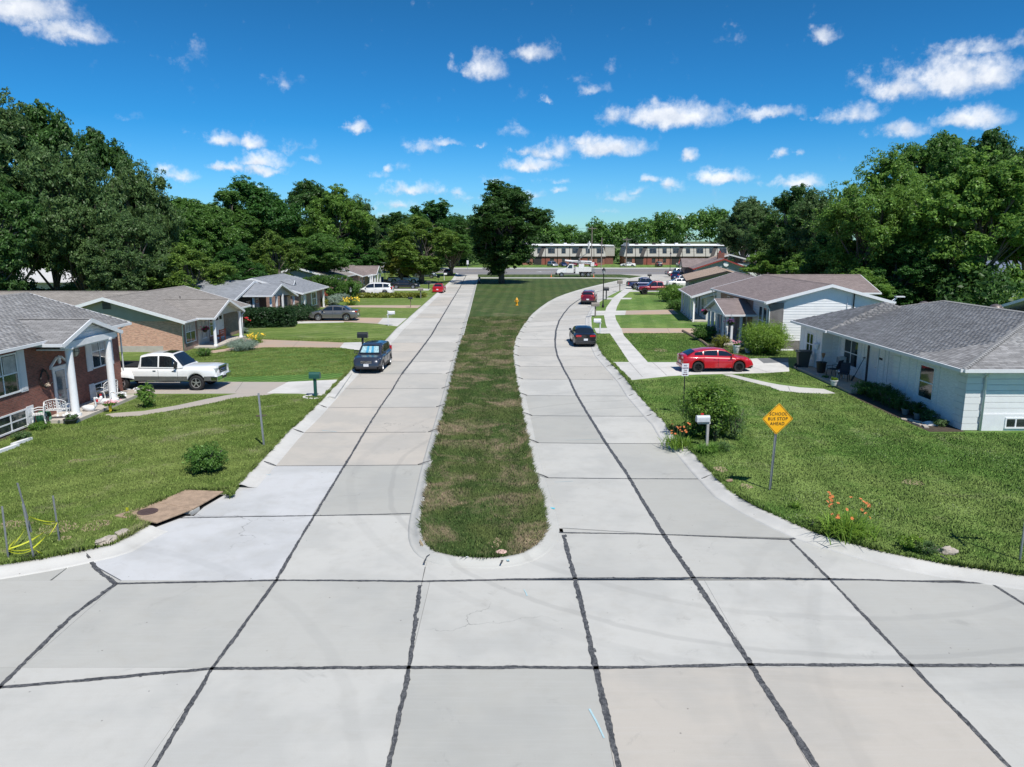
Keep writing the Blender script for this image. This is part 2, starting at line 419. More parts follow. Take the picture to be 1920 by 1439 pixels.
def mat_leaf(name, c1, c2, trans=0.35):
    if name in MATS: return MATS[name]
    k = NB(name)
    g = k.n('ShaderNodeNewGeometry')
    oi = k.n('ShaderNodeObjectInfo').outputs['Random']
    pn = k.noise(g.outputs['Position'], 0.55, 3, 0.6)
    isl = g.outputs['Random Per Island']
    f = k.math('ADD', k.math('MULTIPLY', pn, 0.62), k.math('MULTIPLY', isl, 0.38))
    c = k.mix(k.ramp(f, 0.25, 0.75), c1, c2)
    c = k.mix(k.math('MULTIPLY', oi, 0.35), c, tuple(x * 0.6 for x in c1))
    c = k.mix(k.math('MULTIPLY', k.math('GREATER_THAN', isl, 0.93), 0.5), c, tuple(min(1, x * 1.8) for x in c2))
    k.fin(c, 0.46)
    k.b.inputs['Specular IOR Level'].default_value = 0.3
    tr = k.n('ShaderNodeBsdfTranslucent')
    k.l(k.mix(0.5, c, tuple(min(1, x * 1.6) for x in c2)), tr.inputs['Color'])
    ms = k.n('ShaderNodeMixShader'); ms.inputs[0].default_value = trans
    k.l(k.b.outputs[0], ms.inputs[1]); k.l(tr.outputs[0], ms.inputs[2])
    k.l(ms.outputs[0], k.out.inputs['Surface'])
    MATS[name] = k.m
    return k.m
def mat_window(name='window_glass'):
    if name in MATS: return MATS[name]
    k = NB(name)
    n = k.noise(k.objc(), 1.7, 3)
    k.fin(k.mix(k.ramp(n, 0.4, 0.7), (0.018, 0.024, 0.026), (0.06, 0.075, 0.07)), 0.06)
    k.b.inputs['Specular IOR Level'].default_value = 0.9
    MATS[name] = k.m
    return k.m
# ---------------------------------------------------------------- mesh builder
class MB:
    def __init__(s):
        s.v = []; s.f = []; s.mi = []; s.mats = []
    def mat(s, m):
        if m not in s.mats: s.mats.append(m)
        return s.mats.index(m)
    def add(s, vs, fs, m=None, mtx=None):
        o = len(s.v)
        if mtx is not None: vs = [mtx @ Vector(p) for p in vs]
        s.v += [tuple(p) for p in vs]
        i = s.mat(m) if m is not None else 0
        for f in fs:
            s.f.append(tuple(o + q for q in f)); s.mi.append(i)
        return s
    def box(s, lo, hi, m=None, mtx=None):
        (a, b, c), (d, e, f) = lo, hi
        return s.add([(a, b, c), (d, b, c), (d, e, c), (a, e, c), (a, b, f), (d, b, f), (d, e, f), (a, e, f)],
                     [(0, 3, 2, 1), (4, 5, 6, 7), (0, 1, 5, 4), (1, 2, 6, 5), (2, 3, 7, 6), (3, 0, 4, 7)], m, mtx)
    def cyl(s, p0, p1, r0, r1=None, n=12, m=None, cap=True, mtx=None):
        p0 = Vector(p0); p1 = Vector(p1); r1 = r0 if r1 is None else r1
        d = (p1 - p0).normalized(); a = d.orthogonal().normalized(); b = d.cross(a)
        vs = []
        for i in range(n):
            t = 2 * math.pi * i / n; q = a * math.cos(t) + b * math.sin(t)
            vs.append(p0 + q * r0); vs.append(p1 + q * r1)
        fs = [(2 * i, 2 * ((i + 1) % n), 2 * ((i + 1) % n) + 1, 2 * i + 1) for i in range(n)]
        if cap: fs += [tuple(2 * i for i in range(n))[::-1], tuple(2 * i + 1 for i in range(n))]
        return s.add(vs, fs, m, mtx)
    def tube(s, pts, r, n=6, m=None):
        pts = [Vector(p) for p in pts]
        rr = r if isinstance(r, (list, tuple)) else [r] * len(pts)
        vs = []; a = None
        for i, p in enumerate(pts):
            d = (pts[min(i + 1, len(pts) - 1)] - pts[max(i - 1, 0)])
            if d.length < 1e-6: d = Vector((0, 0, 1))
            d.normalize()
            if a is None: a = d.orthogonal().normalized()
            else:
                a = (a - d * a.dot(d))
                a = a.normalized() if a.length > 1e-5 else d.orthogonal().normalized()
            b = d.cross(a)
            for k in range(n):
                t = 2 * math.pi * k / n
                vs.append(p + (a * math.cos(t) + b * math.sin(t)) * rr[i])
        fs = []
        for i in range(len(pts) - 1):
            for k in range(n):
                k2 = (k + 1) % n
                fs.append((i * n + k, i * n + k2, (i + 1) * n + k2, (i + 1) * n + k))
        fs += [tuple(range(n))[::-1], tuple((len(pts) - 1) * n + k for k in range(n))]
        return s.add(vs, fs, m)
    def lathe(s, prof, c=(0, 0, 0), n=16, m=None, mtx=None, cap=True):
        vs = []
        for r, z in prof:
            for k in range(n):
                t = 2 * math.pi * k / n
                vs.append((c[0] + r * math.cos(t), c[1] + r * math.sin(t), c[2] + z))
        fs = []
        for i in range(len(prof) - 1):
            for k in range(n):
                k2 = (k + 1) % n
                fs.append((i * n + k, i * n + k2, (i + 1) * n + k2, (i + 1) * n + k))
        if cap: fs += [tuple(range(n))[::-1], tuple((len(prof) - 1) * n + k for k in range(n))]
        return s.add(vs, fs, m, mtx)
    def poly(s, pts, m=None, mtx=None):
        return s.add(pts, [tuple(range(len(pts)))], m, mtx)
    def prism(s, poly, z0, z1, m=None, mtx=None):
        """poly: list of (x, y), counterclockwise"""
        n = len(poly)
        ar = sum(poly[i][0] * poly[(i + 1) % n][1] - poly[(i + 1) % n][0] * poly[i][1] for i in range(n))
        if ar < 0: poly = poly[::-1]
        vs = [(x, y, z0) for x, y in poly] + [(x, y, z1) for x, y in poly]
        tri = tessellate_polygon([[Vector((x, y, 0)) for x, y in poly]])
        fs = []
        for t in tri:
            a, b, c = t
            (ax, ay), (bx, by), (cx, cy) = poly[a], poly[b], poly[c]
            if (bx - ax) * (cy - ay) - (by - ay) * (cx - ax) < 0: a, b, c = a, c, b
            fs.append((n + a, n + b, n + c)); fs.append((a, c, b))
        fs += [(i, (i + 1) % n, n + (i + 1) % n, n + i) for i in range(n)]
        return s.add(vs, fs, m, mtx)
    def mesh(s, name, smooth=False, uv=True):
        me = bpy.data.meshes.new(name)
        me.from_pydata(s.v, [], s.f)
        for m in s.mats: me.materials.append(m)
        if len(s.mats) > 1: me.polygons.foreach_set('material_index', s.mi)
        if smooth:
            me.polygons.foreach_set('use_smooth', [True] * len(s.f))
        me.update()
        if uv: auto_uv(me)
        return me
    def build(s, name, mat=None, parent=None, smooth=False, angle=None, bevel=0, uv=True):
        if mat is not None: s.mats = [mat]; s.mi = [0] * len(s.f)
        me = s.mesh(name, smooth or angle is not None, uv)
        if angle is not None: me.set_sharp_from_angle(angle=rad(angle))
        o = bpy.data.objects.new(name, me)
        COL.objects.link(o)
        if parent is not None: o.parent = parent
        if bevel:
            b = o.modifiers.new('bevel', 'BEVEL'); b.width = bevel; b.segments = 2; b.limit_method = 'ANGLE'; b.angle_limit = rad(35)
            b.harden_normals = False
        return o
def auto_uv(me):
    n = len(me.loops)
    if n == 0 or n > 200000: return
    uvl = me.uv_layers.new(name='UVMap')
    co = np.empty(len(me.vertices) * 3, np.float32); me.vertices.foreach_get('co', co); co = co.reshape(-1, 3)
    lv = np.empty(n, np.int32); me.loops.foreach_get('vertex_index', lv)
    nr = np.empty(len(me.polygons) * 3, np.float32); me.polygons.foreach_get('normal', nr); nr = nr.reshape(-1, 3)
    lt = np.empty(len(me.polygons), np.int32); me.polygons.foreach_get('loop_total', lt)
    nl = np.repeat(nr, lt, axis=0)
    flat = np.abs(nl[:, 2]) > 0.995
    ux = np.stack([-nl[:, 1], nl[:, 0], np.zeros(n)], 1)
    ux[flat] = (1, 0, 0)
    ux /= np.maximum(1e-6, np.linalg.norm(ux, axis=1))[:, None]
    vx = np.cross(nl, ux); vx[flat] = (0, 1, 0)
    P = co[lv]
    uv = np.stack([(P * ux).sum(1), (P * vx).sum(1)], 1).astype(np.float32)
    uvl.data.foreach_set('uv', uv.ravel())
def tag(o, label=None, cat=None, group=None, kind=None):
    if label: o['label'] = label
    if cat: o['category'] = cat
    if group: o['group'] = group
    if kind: o['kind'] = kind
    return o
def thing(name, label, cat, loc=(0, 0, 0), rz=0.0, group=None):
    o = bpy.data.objects.new(name, None)
    COL.objects.link(o)
    o.empty_display_size = 0.3
    o.location = loc; o.rotation_euler = (0, 0, rz)
    return tag(o, label, cat, group)
def dup(root, loc, rz, label, group=None, scale=None):
    def cp(o, parent):
        c = o.copy(); COL.objects.link(c)
        if parent is not None: c.parent = parent
        for ch in [q for q in bpy.data.objects if q.parent == o]:
            cp(ch, c)
        return c
    r = cp(root, None)
    r.location = loc; r.rotation_euler = (0, 0, rz)
    if scale is not None: r.scale = (scale,) * 3 if isinstance(scale, (int, float)) else scale
    r['label'] = label
    if group: r['group'] = group
    return r
def np_mesh(name, verts, faces, mat=None, smooth=False):
    me = bpy.data.meshes.new(name)
    verts = np.asarray(verts, np.float32); faces = np.asarray(faces, np.int32)
    k = faces.shape[1]
    me.vertices.add(len(verts)); me.vertices.foreach_set('co', verts.ravel())
    me.loops.add(faces.size); me.loops.foreach_set('vertex_index', faces.ravel())
    me.polygons.add(len(faces))
    me.polygons.foreach_set('loop_start', np.arange(0, faces.size, k, dtype=np.int32))
    me.polygons.foreach_set('loop_total', np.full(len(faces), k, np.int32))
    if smooth: me.polygons.foreach_set('use_smooth', np.ones(len(faces), bool))
    me.update(calc_edges=True); me.validate()
    if mat: me.materials.append(mat)
    return me
def link(name, me, parent=None, loc=None, rz=None):
    o = bpy.data.objects.new(name, me); COL.objects.link(o)
    if parent is not None: o.parent = parent
    if loc is not None: o.location = loc
    if rz is not None: o.rotation_euler = (0, 0, rz)
    return o
def interp(pts, y):
    """pts: list of (y, x) sorted by y"""
    if y <= pts[0][0]:
        (a, b), (c, d) = pts[0], pts[1]
    elif y >= pts[-1][0]:
        (a, b), (c, d) = pts[-2], pts[-1]
    else:
        for i in range(len(pts) - 1):
            if pts[i][0] <= y <= pts[i + 1][0]:
                (a, b), (c, d) = pts[i], pts[i + 1]; break
    return b + (d - b) * (y - a) / (c - a)
def chaikin(p, n=2, closed=False):
    for _ in range(n):
        q = []
        m = len(p)
        if not closed: q.append(p[0])
        for i in range(m if closed else m - 1):
            a, b = p[i], p[(i + 1) % m]
            q.append((a[0] * .75 + b[0] * .25, a[1] * .75 + b[1] * .25))
            q.append((a[0] * .25 + b[0] * .75, a[1] * .25 + b[1] * .75))
        if not closed: q.append(p[-1])
        p = q
    return p
def offset(pl, d):
    """offset an open polyline to its left by d"""
    out = []
    for i, p in enumerate(pl):
        a = pl[max(i - 1, 0)]; b = pl[min(i + 1, len(pl) - 1)]
        t = Vector((b[0] - a[0], b[1] - a[1]))
        if t.length < 1e-6: t = Vector((1, 0))
        t.normalize()
        out.append((p[0] - t.y * d, p[1] + t.x * d))
    return out
def inside(poly, x, y):
    c = False; j = len(poly) - 1
    for i in range(len(poly)):
        xi, yi = poly[i]; xj, yj = poly[j]
        if (yi > y) != (yj > y) and x < (xj - xi) * (y - yi) / (yj - yi) + xi: c = not c
        j = i
    return c
def inside_np(poly, X, Y):
    c = np.zeros(X.shape, bool); j = len(poly) - 1
    for i in range(len(poly)):
        xi, yi = poly[i]; xj, yj = poly[j]
        if yi != yj:
            c ^= ((yi > Y) != (yj > Y)) & (X < (xj - xi) * (Y - yi) / (yj - yi) + xi)
        j = i
    return c
# ================================================================ THE GROUND
m_conc = mat_concrete('slab_concrete', (0.39, 0.386, 0.350), (0.50, 0.493, 0.455))
m_conc_tan = mat_concrete('slab_concrete_tan', (0.50, 0.455, 0.39), (0.46, 0.425, 0.37))
m_conc_new = mat_concrete('slab_concrete_new', (0.535, 0.54, 0.54), (0.52, 0.525, 0.52))
m_conc_road = mat_concrete('slab_concrete_road', (0.445, 0.425, 0.38), (0.52, 0.50, 0.455))
m_curb = mat_concrete('kerb_concrete', (0.55, 0.54, 0.505), (0.55, 0.54, 0.505))
m_curb2 = mat_concrete('median_kerb_concrete', (0.47, 0.465, 0.43), (0.47, 0.465, 0.43))
m_walk = mat_concrete('walk_concrete', (0.56, 0.545, 0.505), (0.60, 0.585, 0.55))
m_aggr = mat_concrete('aggregate_concrete', (0.43, 0.30, 0.21), (0.47, 0.335, 0.24))
m_aggr2 = mat_concrete('worn_drive_concrete', (0.36, 0.32, 0.275), (0.40, 0.35, 0.30))
m_tar = None
k = NB('tar_sealant')
pn = k.noise(k.pos(), 9, 5, 0.75)
pf = k.noise(k.pos(), 60, 3, 0.7)
pg = k.noise(k.pos(), 28, 4, 0.8, 1.0)
k.fin(k.mix(k.ramp(pg, 0.56, 0.64, 0, .75), k.mix(k.ramp(k.math('ADD', k.math('MULTIPLY', pn, .6), k.math('MULTIPLY', pf, .4)), 0.42, 0.62), (0.032, 0.033, 0.035), (0.13, 0.13, 0.13)), (.30, .30, .29)), 0.6)
m_tar = k.m
k = NB('asphalt')
p_ = k.pos()
k.fin(k.mix(k.ramp(k.noise(k.mapping(p_, (0.05, 0.5, 1)), 1, 4), 0.35, 0.7), (0.17, 0.165, 0.165), (0.235, 0.225, 0.225)), 0.9)
m_asph = k.m
LAWN = {
 'left': ((0.112, 0.180, 0.036), (0.200, 0.262, 0.072), (0.34, 0.30, 0.20), 0.52, (rad(52), 1.5, 0.3)),
 'left_striped': ((0.085, 0.185, 0.036), (0.145, 0.265, 0.062), (0.24, 0.26, 0.14), 0.12, (rad(40), 0.55, 0.8)),
 'median': ((0.060, 0.115, 0.030), (0.120, 0.155, 0.050), (0.34, 0.26, 0.18), 0.82, (rad(2), 1.6, 0.4)),
 'right': ((0.092, 0.185, 0.034), (0.205, 0.285, 0.078), (0.36, 0.34, 0.21), 0.42, (rad(8), 2.2, 0.3), 0.5)}
m_lawn_l, m_lawn_l2, m_lawn_m, m_lawn_r = [mat_lawn('lawn_' + q, *LAWN[q]) for q in ('left', 'left_striped', 'median', 'right')]
m_earth = M('bare_earth', (0.10, 0.125, 0.045), 0.95, 0, 0.35, 0.4)
m_sand = M('bare_sandy_soil', (0.31, 0.245, 0.155), 0.95, 0, 0.25, 3.0, 0.4)
def zoffs(poly, o, k):
    return [Vector((x, y, 0)) for x, y in poly]
# base sheet out to the horizon
b = MB(); b.box((-1500, -60, -0.5), (1500, 3000, -0.12), m_earth)
tag(b.build('ground'), kind='structure')
LZ = 0.12
# --- outlines from the photograph, on level ground
kerb_left = [G2(*p, LZ) for p in [(848, 524), (743, 617), (722, 640), (700, 655), (666, 687), (650, 702), (611, 742), (572, 782), (537, 813), (505, 848), (477, 878), (452, 903), (430, 930)]]
kl2 = [(-9.46, 23.5), (-10.9, 23.5), (-11.75, 21.2), (-10.7, 20.45), (-11.0, 19.05), (-12.2, 18.2), (-13.6, 17.55), (-17, 16.5), (-26, 14.6), (-45, 11.5), (-90, 6)]
kerb_left = [(-14.0, 186.0)] + kerb_left[:1] + chaikin(kerb_left[1:], 1) + kl2[:4] + chaikin(kl2[4:], 2)
nose = [G2(*p, LZ) for p in [(897, 521), (873, 617), (853, 690), (838, 755), (808, 870), (797, 930), (790, 965), (788, 995), (795, 1018), (812, 1034), (845, 1043), (890, 1047), (935, 1047), (975, 1040), (1003, 1026), (1020, 1008), (1027, 988), (1020, 950), (1010, 915), (995, 860),
        (977, 760), (965, 703), (960, 667), (962.5, 646), (969, 628), (983, 606), (1004, 583), (1035, 561.5), (1067, 549), (1108, 537.5), (1167, 524.5), (1206, 518)]]
kerb_right = [G2(*p, LZ) for p in [(1919, 1080), (1760, 1057), (1660, 1037), (1560, 1009), (1519, 996), (1475, 977), (1422, 952), (1372, 924), (1347, 899), (1325, 877), (1297, 846), (1262, 815), (1247, 792), (1233, 779), (1196, 740), (1177, 713), (1149, 684), (1131, 665), (1119, 642), (1114, 629), (1109, 614.6), (1108, 596), (1114, 583), (1121, 569), (1137, 557.5), (1158, 547), (1217, 531), (1240, 526)]]
kerb_right = [(90, 4.5), (40, 12.0), (20, 15.8)] + kerb_right + [(44, 160), (60, 176)]
med = chaikin(nose, 1)
FAR_Y = 181.0
def curve_pts(p): return [Vector((x, y)) for x, y in p]
# lawns
def lawn(name, poly, mat, z=LZ):
    b = MB(); b.prism(poly, -0.1, z, mat)
    return tag(b.build(name), kind='structure')
left_poly = kerb_left + [(-170, 6), (-170, 186)]
lawn_left = lawn('lawn', left_poly, m_lawn_l)
med_poly = med + [(26.0, 178.5), (-8.2, 178.5)]
lawn_median = lawn('median_lawn', med_poly, m_lawn_m)
right_poly = kerb_right + [(170, 176), (170, 4.5)]
lawn_right = lawn('lawn', right_poly, m_lawn_r)
# mown striped lawns of the second and third yards on the left: thin sheets over the first
def sheet(name, poly, mat, z0, z1, parent=None, kind='structure'):
    b = MB(); b.prism(poly, z0, z1, mat)
    o = b.build(name, parent=parent)
    if kind and parent is None: tag(o, kind=kind)
    return o
sheet('striped_lawn', [G2(*p, LZ) for p in [(420, 718), (421, 664), (536, 653), (640, 657), (656, 668), (657, 690), (640, 708), (560, 717)]], m_lawn_l2, LZ - .02, LZ + .006)
# --- the far avenue
sheet('asphalt_avenue', [(-260, 181), (300, 181), (300, 217.5), (-260, 217.5)], m_asph, -0.05, 0.0)
sheet('avenue_gutter', [(-260, 178.6), (300, 178.6), (300, 181), (-260, 181)], m_conc_road, -0.05, 0.004)
sheet('avenue_gutter', [(-260, 217.5), (300, 217.5), (300, 224), (-260, 224)], m_walk, -0.05, 0.012)
sheet('far_verge', [(-260, 224), (300, 224), (300, 700), (-260, 700)], m_lawn_r, -0.05, LZ)
m_wpaint = M('road_paint', (0.7, 0.7, 0.68), 0.7, 0, 0.1, 4)
m_ypaint = M('road_paint_yellow', (0.55, 0.38, 0.06), 0.7, 0, 0.1, 4)
for y_ in (196.0, 203.0):
    sheet('lane_line', [(-260, y_), (300, y_), (300, y_ + .18), (-260, y_ + .18)], m_ypaint, 0.001, 0.005)
ax, ay = G2(1022, 510)
sheet('turn_arrow', [(ax - 2.6, ay), (ax - 1, ay + 1.3), (ax - 1, ay + .35), (ax + 2.2, ay + .35), (ax + 2.2, ay - .35), (ax - 1, ay - .35), (ax - 1, ay - 1.3)], m_wpaint, 0.001, 0.005)
# --- concrete slabs
street = bpy.data.objects.new('concrete_street', None); COL.objects.link(street); tag(street, kind='structure')
LXL = [(10, -9.5), (25, -9.3), (31, -9.7), (37, -9.95), (44, -10.4), (56.7, -10.8), (70, -11.1), (110, -11.9), (168, -13.3), (186, -13.8)]
LXC = [(-10, -5.55), (13.3, -5.97), (26.7, -6.34), (41.3, -6.82), (55, -7.05), (65, -7.2), (90, -8.0), (130, -9.2), (168, -10.6), (190, -11.3)]
LXR = [(10, -2.5), (21.9, -2.8), (26.9, -3.09), (37.6, -3.41), (48.3, -3.8), (70, -4.44), (110, -5.7), (168, -7.6), (190, -8.3)]
SK = 0.16   # slope of a transverse joint in y per metre x is small
def slab(poly, mat, z=0.0):
    cx_ = sum(p[0] for p in poly) / len(poly); cy_ = sum(p[1] for p in poly) / len(poly)
    q = []
    for x, y in poly:
        d = Vector((x - cx_, y - cy_)); L = d.length
        q.append((x - d.x / L * 0.005, y - d.y / L * 0.005))
    b = MB(); b.prism(q, -0.16, z, mat)
    return b.build('slab', parent=street, uv=False)
rnd = random.Random(4)
b = MB(); b.prism([(-120, -25), (120, -25), (120, 60), (60, 181), (-60, 181), (-120, 60)], -0.118, -0.04, M('road_bed_dark', (0.05, 0.05, 0.05), 0.9))  # plain dark bed under the slabs, seen through the open joints
tag(b.build('road_bed'), kind='structure')
rowsL = [21.56, 26.7, 31.55, 36.5, 41.3, 46.05, 50.8, 55.45, 60.3, 65.1]
while rowsL[-1] < 176: rowsL.append(rowsL[-1] + 4.85)
for i in range(len(rowsL) - 1):
    a, c = rowsL[i], rowsL[i + 1]
    ml = m_conc_road; mr = m_conc_road
    if i == 0: ml, mr = m_conc_new, m_conc
    elif i < 3: ml = mr = m_conc_tan
    elif rnd.random() < .25: ml = m_conc_tan
    xl0, xl1, xc0, xc1, xr0, xr1 = interp(LXL, a) - .5, interp(LXL, c) - .5, interp(LXC, a), interp(LXC, c), interp(LXR, a) + .5, interp(LXR, c) + .5
    dl = 0.07
    slab([(xl0, a - dl), (xc0, a), (xc1, c), (xl1, c - dl)], ml)
    slab([(xc0, a), (xr0, a + dl), (xr1, c + dl), (xc1, c)], mr)
# right road, joints fan out with the curve
RC = [(-10, 5.35), (10.5, 4.93), (13.4, 4.8), (17.3, 4.58), (20.06, 4.4), (25.13, 4.2), (29.75, 3.96), (34.6, 3.74), (39.3, 3.56), (44.1, 3.5), (48.7, 3.38), (53.3, 3.33), (57.9, 3.45), (62.3, 3.69)]
rightL = [p for p in med[len(med) // 2 - 2:] if p[1] > 19]
def resample(pl, step):
    out = [pl[0]]; acc = 0.0
    for i in range(len(pl) - 1):
        a = Vector(pl[i]); c = Vector(pl[i + 1]); L = (c - a).length
        while acc + L >= step:
            t = (step - acc) / L
            a = a + (c - a) * t; L = (c - a).length; acc = 0.0
            out.append((a.x, a.y))
        acc += L
    return out
def xat(pl, y):
    for i in range(len(pl) - 1):
        if (pl[i][1] - y) * (pl[i + 1][1] - y) <= 0 and pl[i][1] != pl[i + 1][1]:
            t = (y - pl[i][1]) / (pl[i + 1][1] - pl[i][1])
            return pl[i][0] + t * (pl[i + 1][0] - pl[i][0])
    return pl[-1][0]
medR = [p for i, p in enumerate(med) if p[1] > 19.9 and p[0] > -0.5]
kR = [p for p in kerb_right if p[1] > 18 and p[0] < 60]
rowsR = [20.1, 25.13, 29.75, 34.6, 39.3, 44.1, 48.7, 53.3, 57.9, 62.3]
stations = []
for y in rowsR:
    stations.append(((xat(medR, y + .1) - .5, y + .12 if y > 21 else 20.75), (interp(RC, y), y), (xat(kR, y) + .5, y - .05 if y > 21 else 19.75)))
Lr = resample([p for p in medR if p[1] >= 66.5], 4.75)
Rr = [p for p in kR if p[1] >= 66.3]
Rr = resample(Rr, 0.5)
def rlen(p):
    L = [0.0]
    for i in range(1, len(p)): L.append(L[-1] + math.dist(p[i], p[i - 1]))
    return L
Ls = resample([p for p in medR if p[1] >= 66.5], 0.5)
nst = 26
ctr_far = []
for i in range(nst):
    t = i / (nst - 1)
    a = Ls[min(len(Ls) - 1, int(t * (len(Ls) - 1)))]; c = Rr[min(len(Rr) - 1, int(t ** 0.93 * (len(Rr) - 1)))]
    m_ = ((a[0] + c[0]) / 2, (a[1] + c[1]) / 2)
    d = Vector((a[0] - c[0], a[1] - c[1])).normalized() * .5
    stations.append(((a[0] + d.x, a[1] + d.y), m_, (c[0] - d.x, c[1] - d.y)))
for i in range(len(stations) - 1):
    A, B = stations[i], stations[i + 1]
    mt = m_conc if i < 5 else m_conc_road
    slab([A[0], A[1], B[1], B[0]], mt)
    slab([A[1], A[2], B[2], B[1]], mt)
# end aprons where both roads meet the avenue
sheet('avenue_apron', [(-15.5, 168), (-6.8, 168), (-6.4, 178.7), (-18, 178.7)], m_conc_road, -0.1, -0.006)
sheet('avenue_apron', [(24, 150), (62, 150), (66, 178.7), (22, 178.7)], m_conc_road, -0.1, -0.01)
# foreground crossing
gx = [-40, -31, -22, -16, -9.8, -5.97, -2.05, 1.66, 4.83, 8.02, 12.0, 17, 24, 33]
rowsF = [-6.0, -0.9, 3.9, 8.65, 13.33, 17.15]
tan_cells = {(6, 3), (7, 3), (6, 2), (4, 0)}
for j in range(len(rowsF) - 1):
    for i in range(len(gx) - 1):
        y0, y1 = rowsF[j], rowsF[j + 1]
        mt = m_conc
        if j == 3 and i in (7, 8): mt = m_conc_tan if i == 7 else m_conc_tan
        x0, x1 = gx[i], gx[i + 1]
        y1a = y1b = y1
        def dd(x, y): return y - 0.019 * 0 * x
        if j == 3:
            pass
        slab([(x0 + (.0 if j < 4 else 0), y0), (x1, y0), (x1, y1), (x0, y1)], mt)
# the row that reaches the kerbs and the nose of the median
slab([(-40, 17.15), (-11.6, 17.15), (-11.6, 18.9), (-40, 24)], m_conc)
slab([(-9.8, 17.15), (-5.93, 17.15), (-6.12, 21.56), (-12, 21.5), (-12, 18.9), (-11.6, 18.5)], m_conc_new)
slab([(-11.55, 17.15), (-9.85, 17.15), (-11.6, 18.45)], m_conc)
slab([(-5.93, 17.15), (-2.25, 17.15), (-2.28, 21.6), (-6.12, 21.56)], m_conc)
slab([(-2.25, 17.15), (1.57, 17.25), (1.5, 20.6), (-2.28, 21.0)], m_conc)
slab([(1.57, 17.25), (4.6, 17.25), (4.4, 20.06), (1.0, 20.6), (1.5, 20.2)], m_conc)
slab([(4.6, 17.25), (8.0, 17.2), (7.93, 19.72), (4.4, 20.06)], m_conc)
slab([(8.0, 17.2), (12.0, 17.0), (12.6, 17.6), (9.6, 20.5), (7.93, 19.72)], m_conc)
slab([(12.0, 17.0), (33, 14), (33, 17), (12.6, 17.6)], m_conc)
# --- joint sealant
tar_rnd = random.Random(11)
def tar(pts, w, rough=0.35, z=0.006, parent=street, mat=None, blots=True):
    """a poured sealant line with an uneven edge"""
    pl = resample([tuple(p[:2]) for p in pts], 0.5 if w <= .05 else (.07 if pts[0][1] < 28 or pts[-1][1] < 28 else .2))
    if len(pl) < 3: pl = [tuple(p[:2]) for p in pts]
    w *= .8; rough *= .75
    L, R = [], []
    ph = tar_rnd.random() * 50
    for i, p in enumerate(pl):
        wob = noise.noise((p[0] * .25, p[1] * .25, ph)) * 0.035
        wl_ = w * (0.5 + rough * noise.noise((p[0] * 2.3, p[1] * 2.3, ph + 9)) + rough * .9 * noise.noise((p[0] * 13, p[1] * 13, ph)))
        wr_ = w * (0.5 + rough * noise.noise((p[0] * 2.3, p[1] * 2.3, ph + 19)) + rough * .9 * noise.noise((p[0] * 13, p[1] * 13, ph + 5)))
        a = pl[max(i - 1, 0)]; c = pl[min(i + 1, len(pl) - 1)]
        t = Vector((c[0] - a[0], c[1] - a[1])); t.normalize()
        L.append((p[0] - t.y * (wl_ + wob), p[1] + t.x * (wl_ + wob), z)); R.append((p[0] + t.y * (wr_ - wob), p[1] - t.x * (wr_ - wob), z))
    b = MB(); n = len(pl)
    b.add(L + R, [(n + i, n + i + 1, i + 1, i) for i in range(n - 1)], mat or m_tar)
    if blots:
        for _ in range(int(len(pl) * w * 0.5)):
            i = tar_rnd.randrange(n); s = w * tar_rnd.uniform(.25, .55); sd = tar_rnd.choice((-1, 1)) * w * .42
            cx_, cy_ = pl[i][0] + sd, pl[i][1]
            q = [(cx_ + s * math.cos(t) * (.6 + .6 * tar_rnd.random()) * .7, cy_ + s * math.sin(t) * (.7 + .8 * tar_rnd.random()) * 1.3, z + .002) for t in [k_ * math.pi / 4 for k_ in range(8)]]
            b.poly(q, mat or m_tar)
    return b.build('tar_seam', parent=parent, uv=False)
def yrow(x, y): return y
tar([(-9.8, -6), (-9.8, 12.6), (-10.0, 15.3), (-9.85, 16.95)], .13)
tar([(-9.85, 16.95), (-10.7, 17.7), (-11.45, 18.55)], .14)
tar([(-5.7, -6), (-5.82, 10.5), (-5.97, 13.27), (-5.92, 17.15), (-6.12, 21.56), (-6.34, 26.7), (-6.53, 31.6), (-6.72, 36.5), (-6.82, 41.3), (-7.0, 46.1)], .105)
tar([(-7.0, 46.1), (-7.03, 51), (-7.06, 55.4), (-7.2, 65), (-8.0, 90), (-9.2, 130), (-10.6, 168), (-10.9, 176)], .17, .2)
tar([(-1.95, -6), (-2.01, 10.5), (-2.07, 13.27), (-2.25, 16.9)], .12, .45)
tar([(-2.25, 16.9), (-2.28, 18.3)], .02)
tar([(-2.3, 18.0), (-2.26, 18.45), (-2.05, 18.75)], .07, .5, LZ * .4 + .02)
tar([(1.9, -6), (1.73, 10.5), (1.68, 13.27), (1.59, 17.26), (1.5, 20.1)], .14, .3)
tar([(x, y) for y, x in RC[:1] + RC[1:]], .155, .25)
tar([RC[-1][::-1]] + [s[1] for s in stations[10:]], .2, .15)
tar([(8.3, -6), (8.07, 10.5), (8.02, 13.4), (7.98, 17.26), (7.91, 19.71)], .1)
tar([(7.91, 19.71), (8.35, 19.9), (8.75, 20.35)], .13)
tar([(12.6, 4), (12.2, 14.0), (11.9, 17.0), (11.6, 17.75)], .09)
for (y0, pts) in [(8.65, None), (3.9, None)]:
    tar([(-38, y0), (30, y0)], .1)
tar([(-38, 12.2), (-9.8, 12.65), (-5.97, 13.27), (-2.07, 13.3), (1.68, 13.3), (4.8, 13.4), (8.02, 13.4), (30, 13.3)], .125, .3)
tar([(-9.85, 16.95), (-5.92, 17.15), (-2.27, 17.11), (1.59, 17.26), (4.6, 17.3), (7.98, 17.24), (11.9, 17.0)], .105, .3)
tar([(1.0, 20.35), (1.5, 20.2), (4.4, 20.06), (7.91, 19.71)], .085, .3)
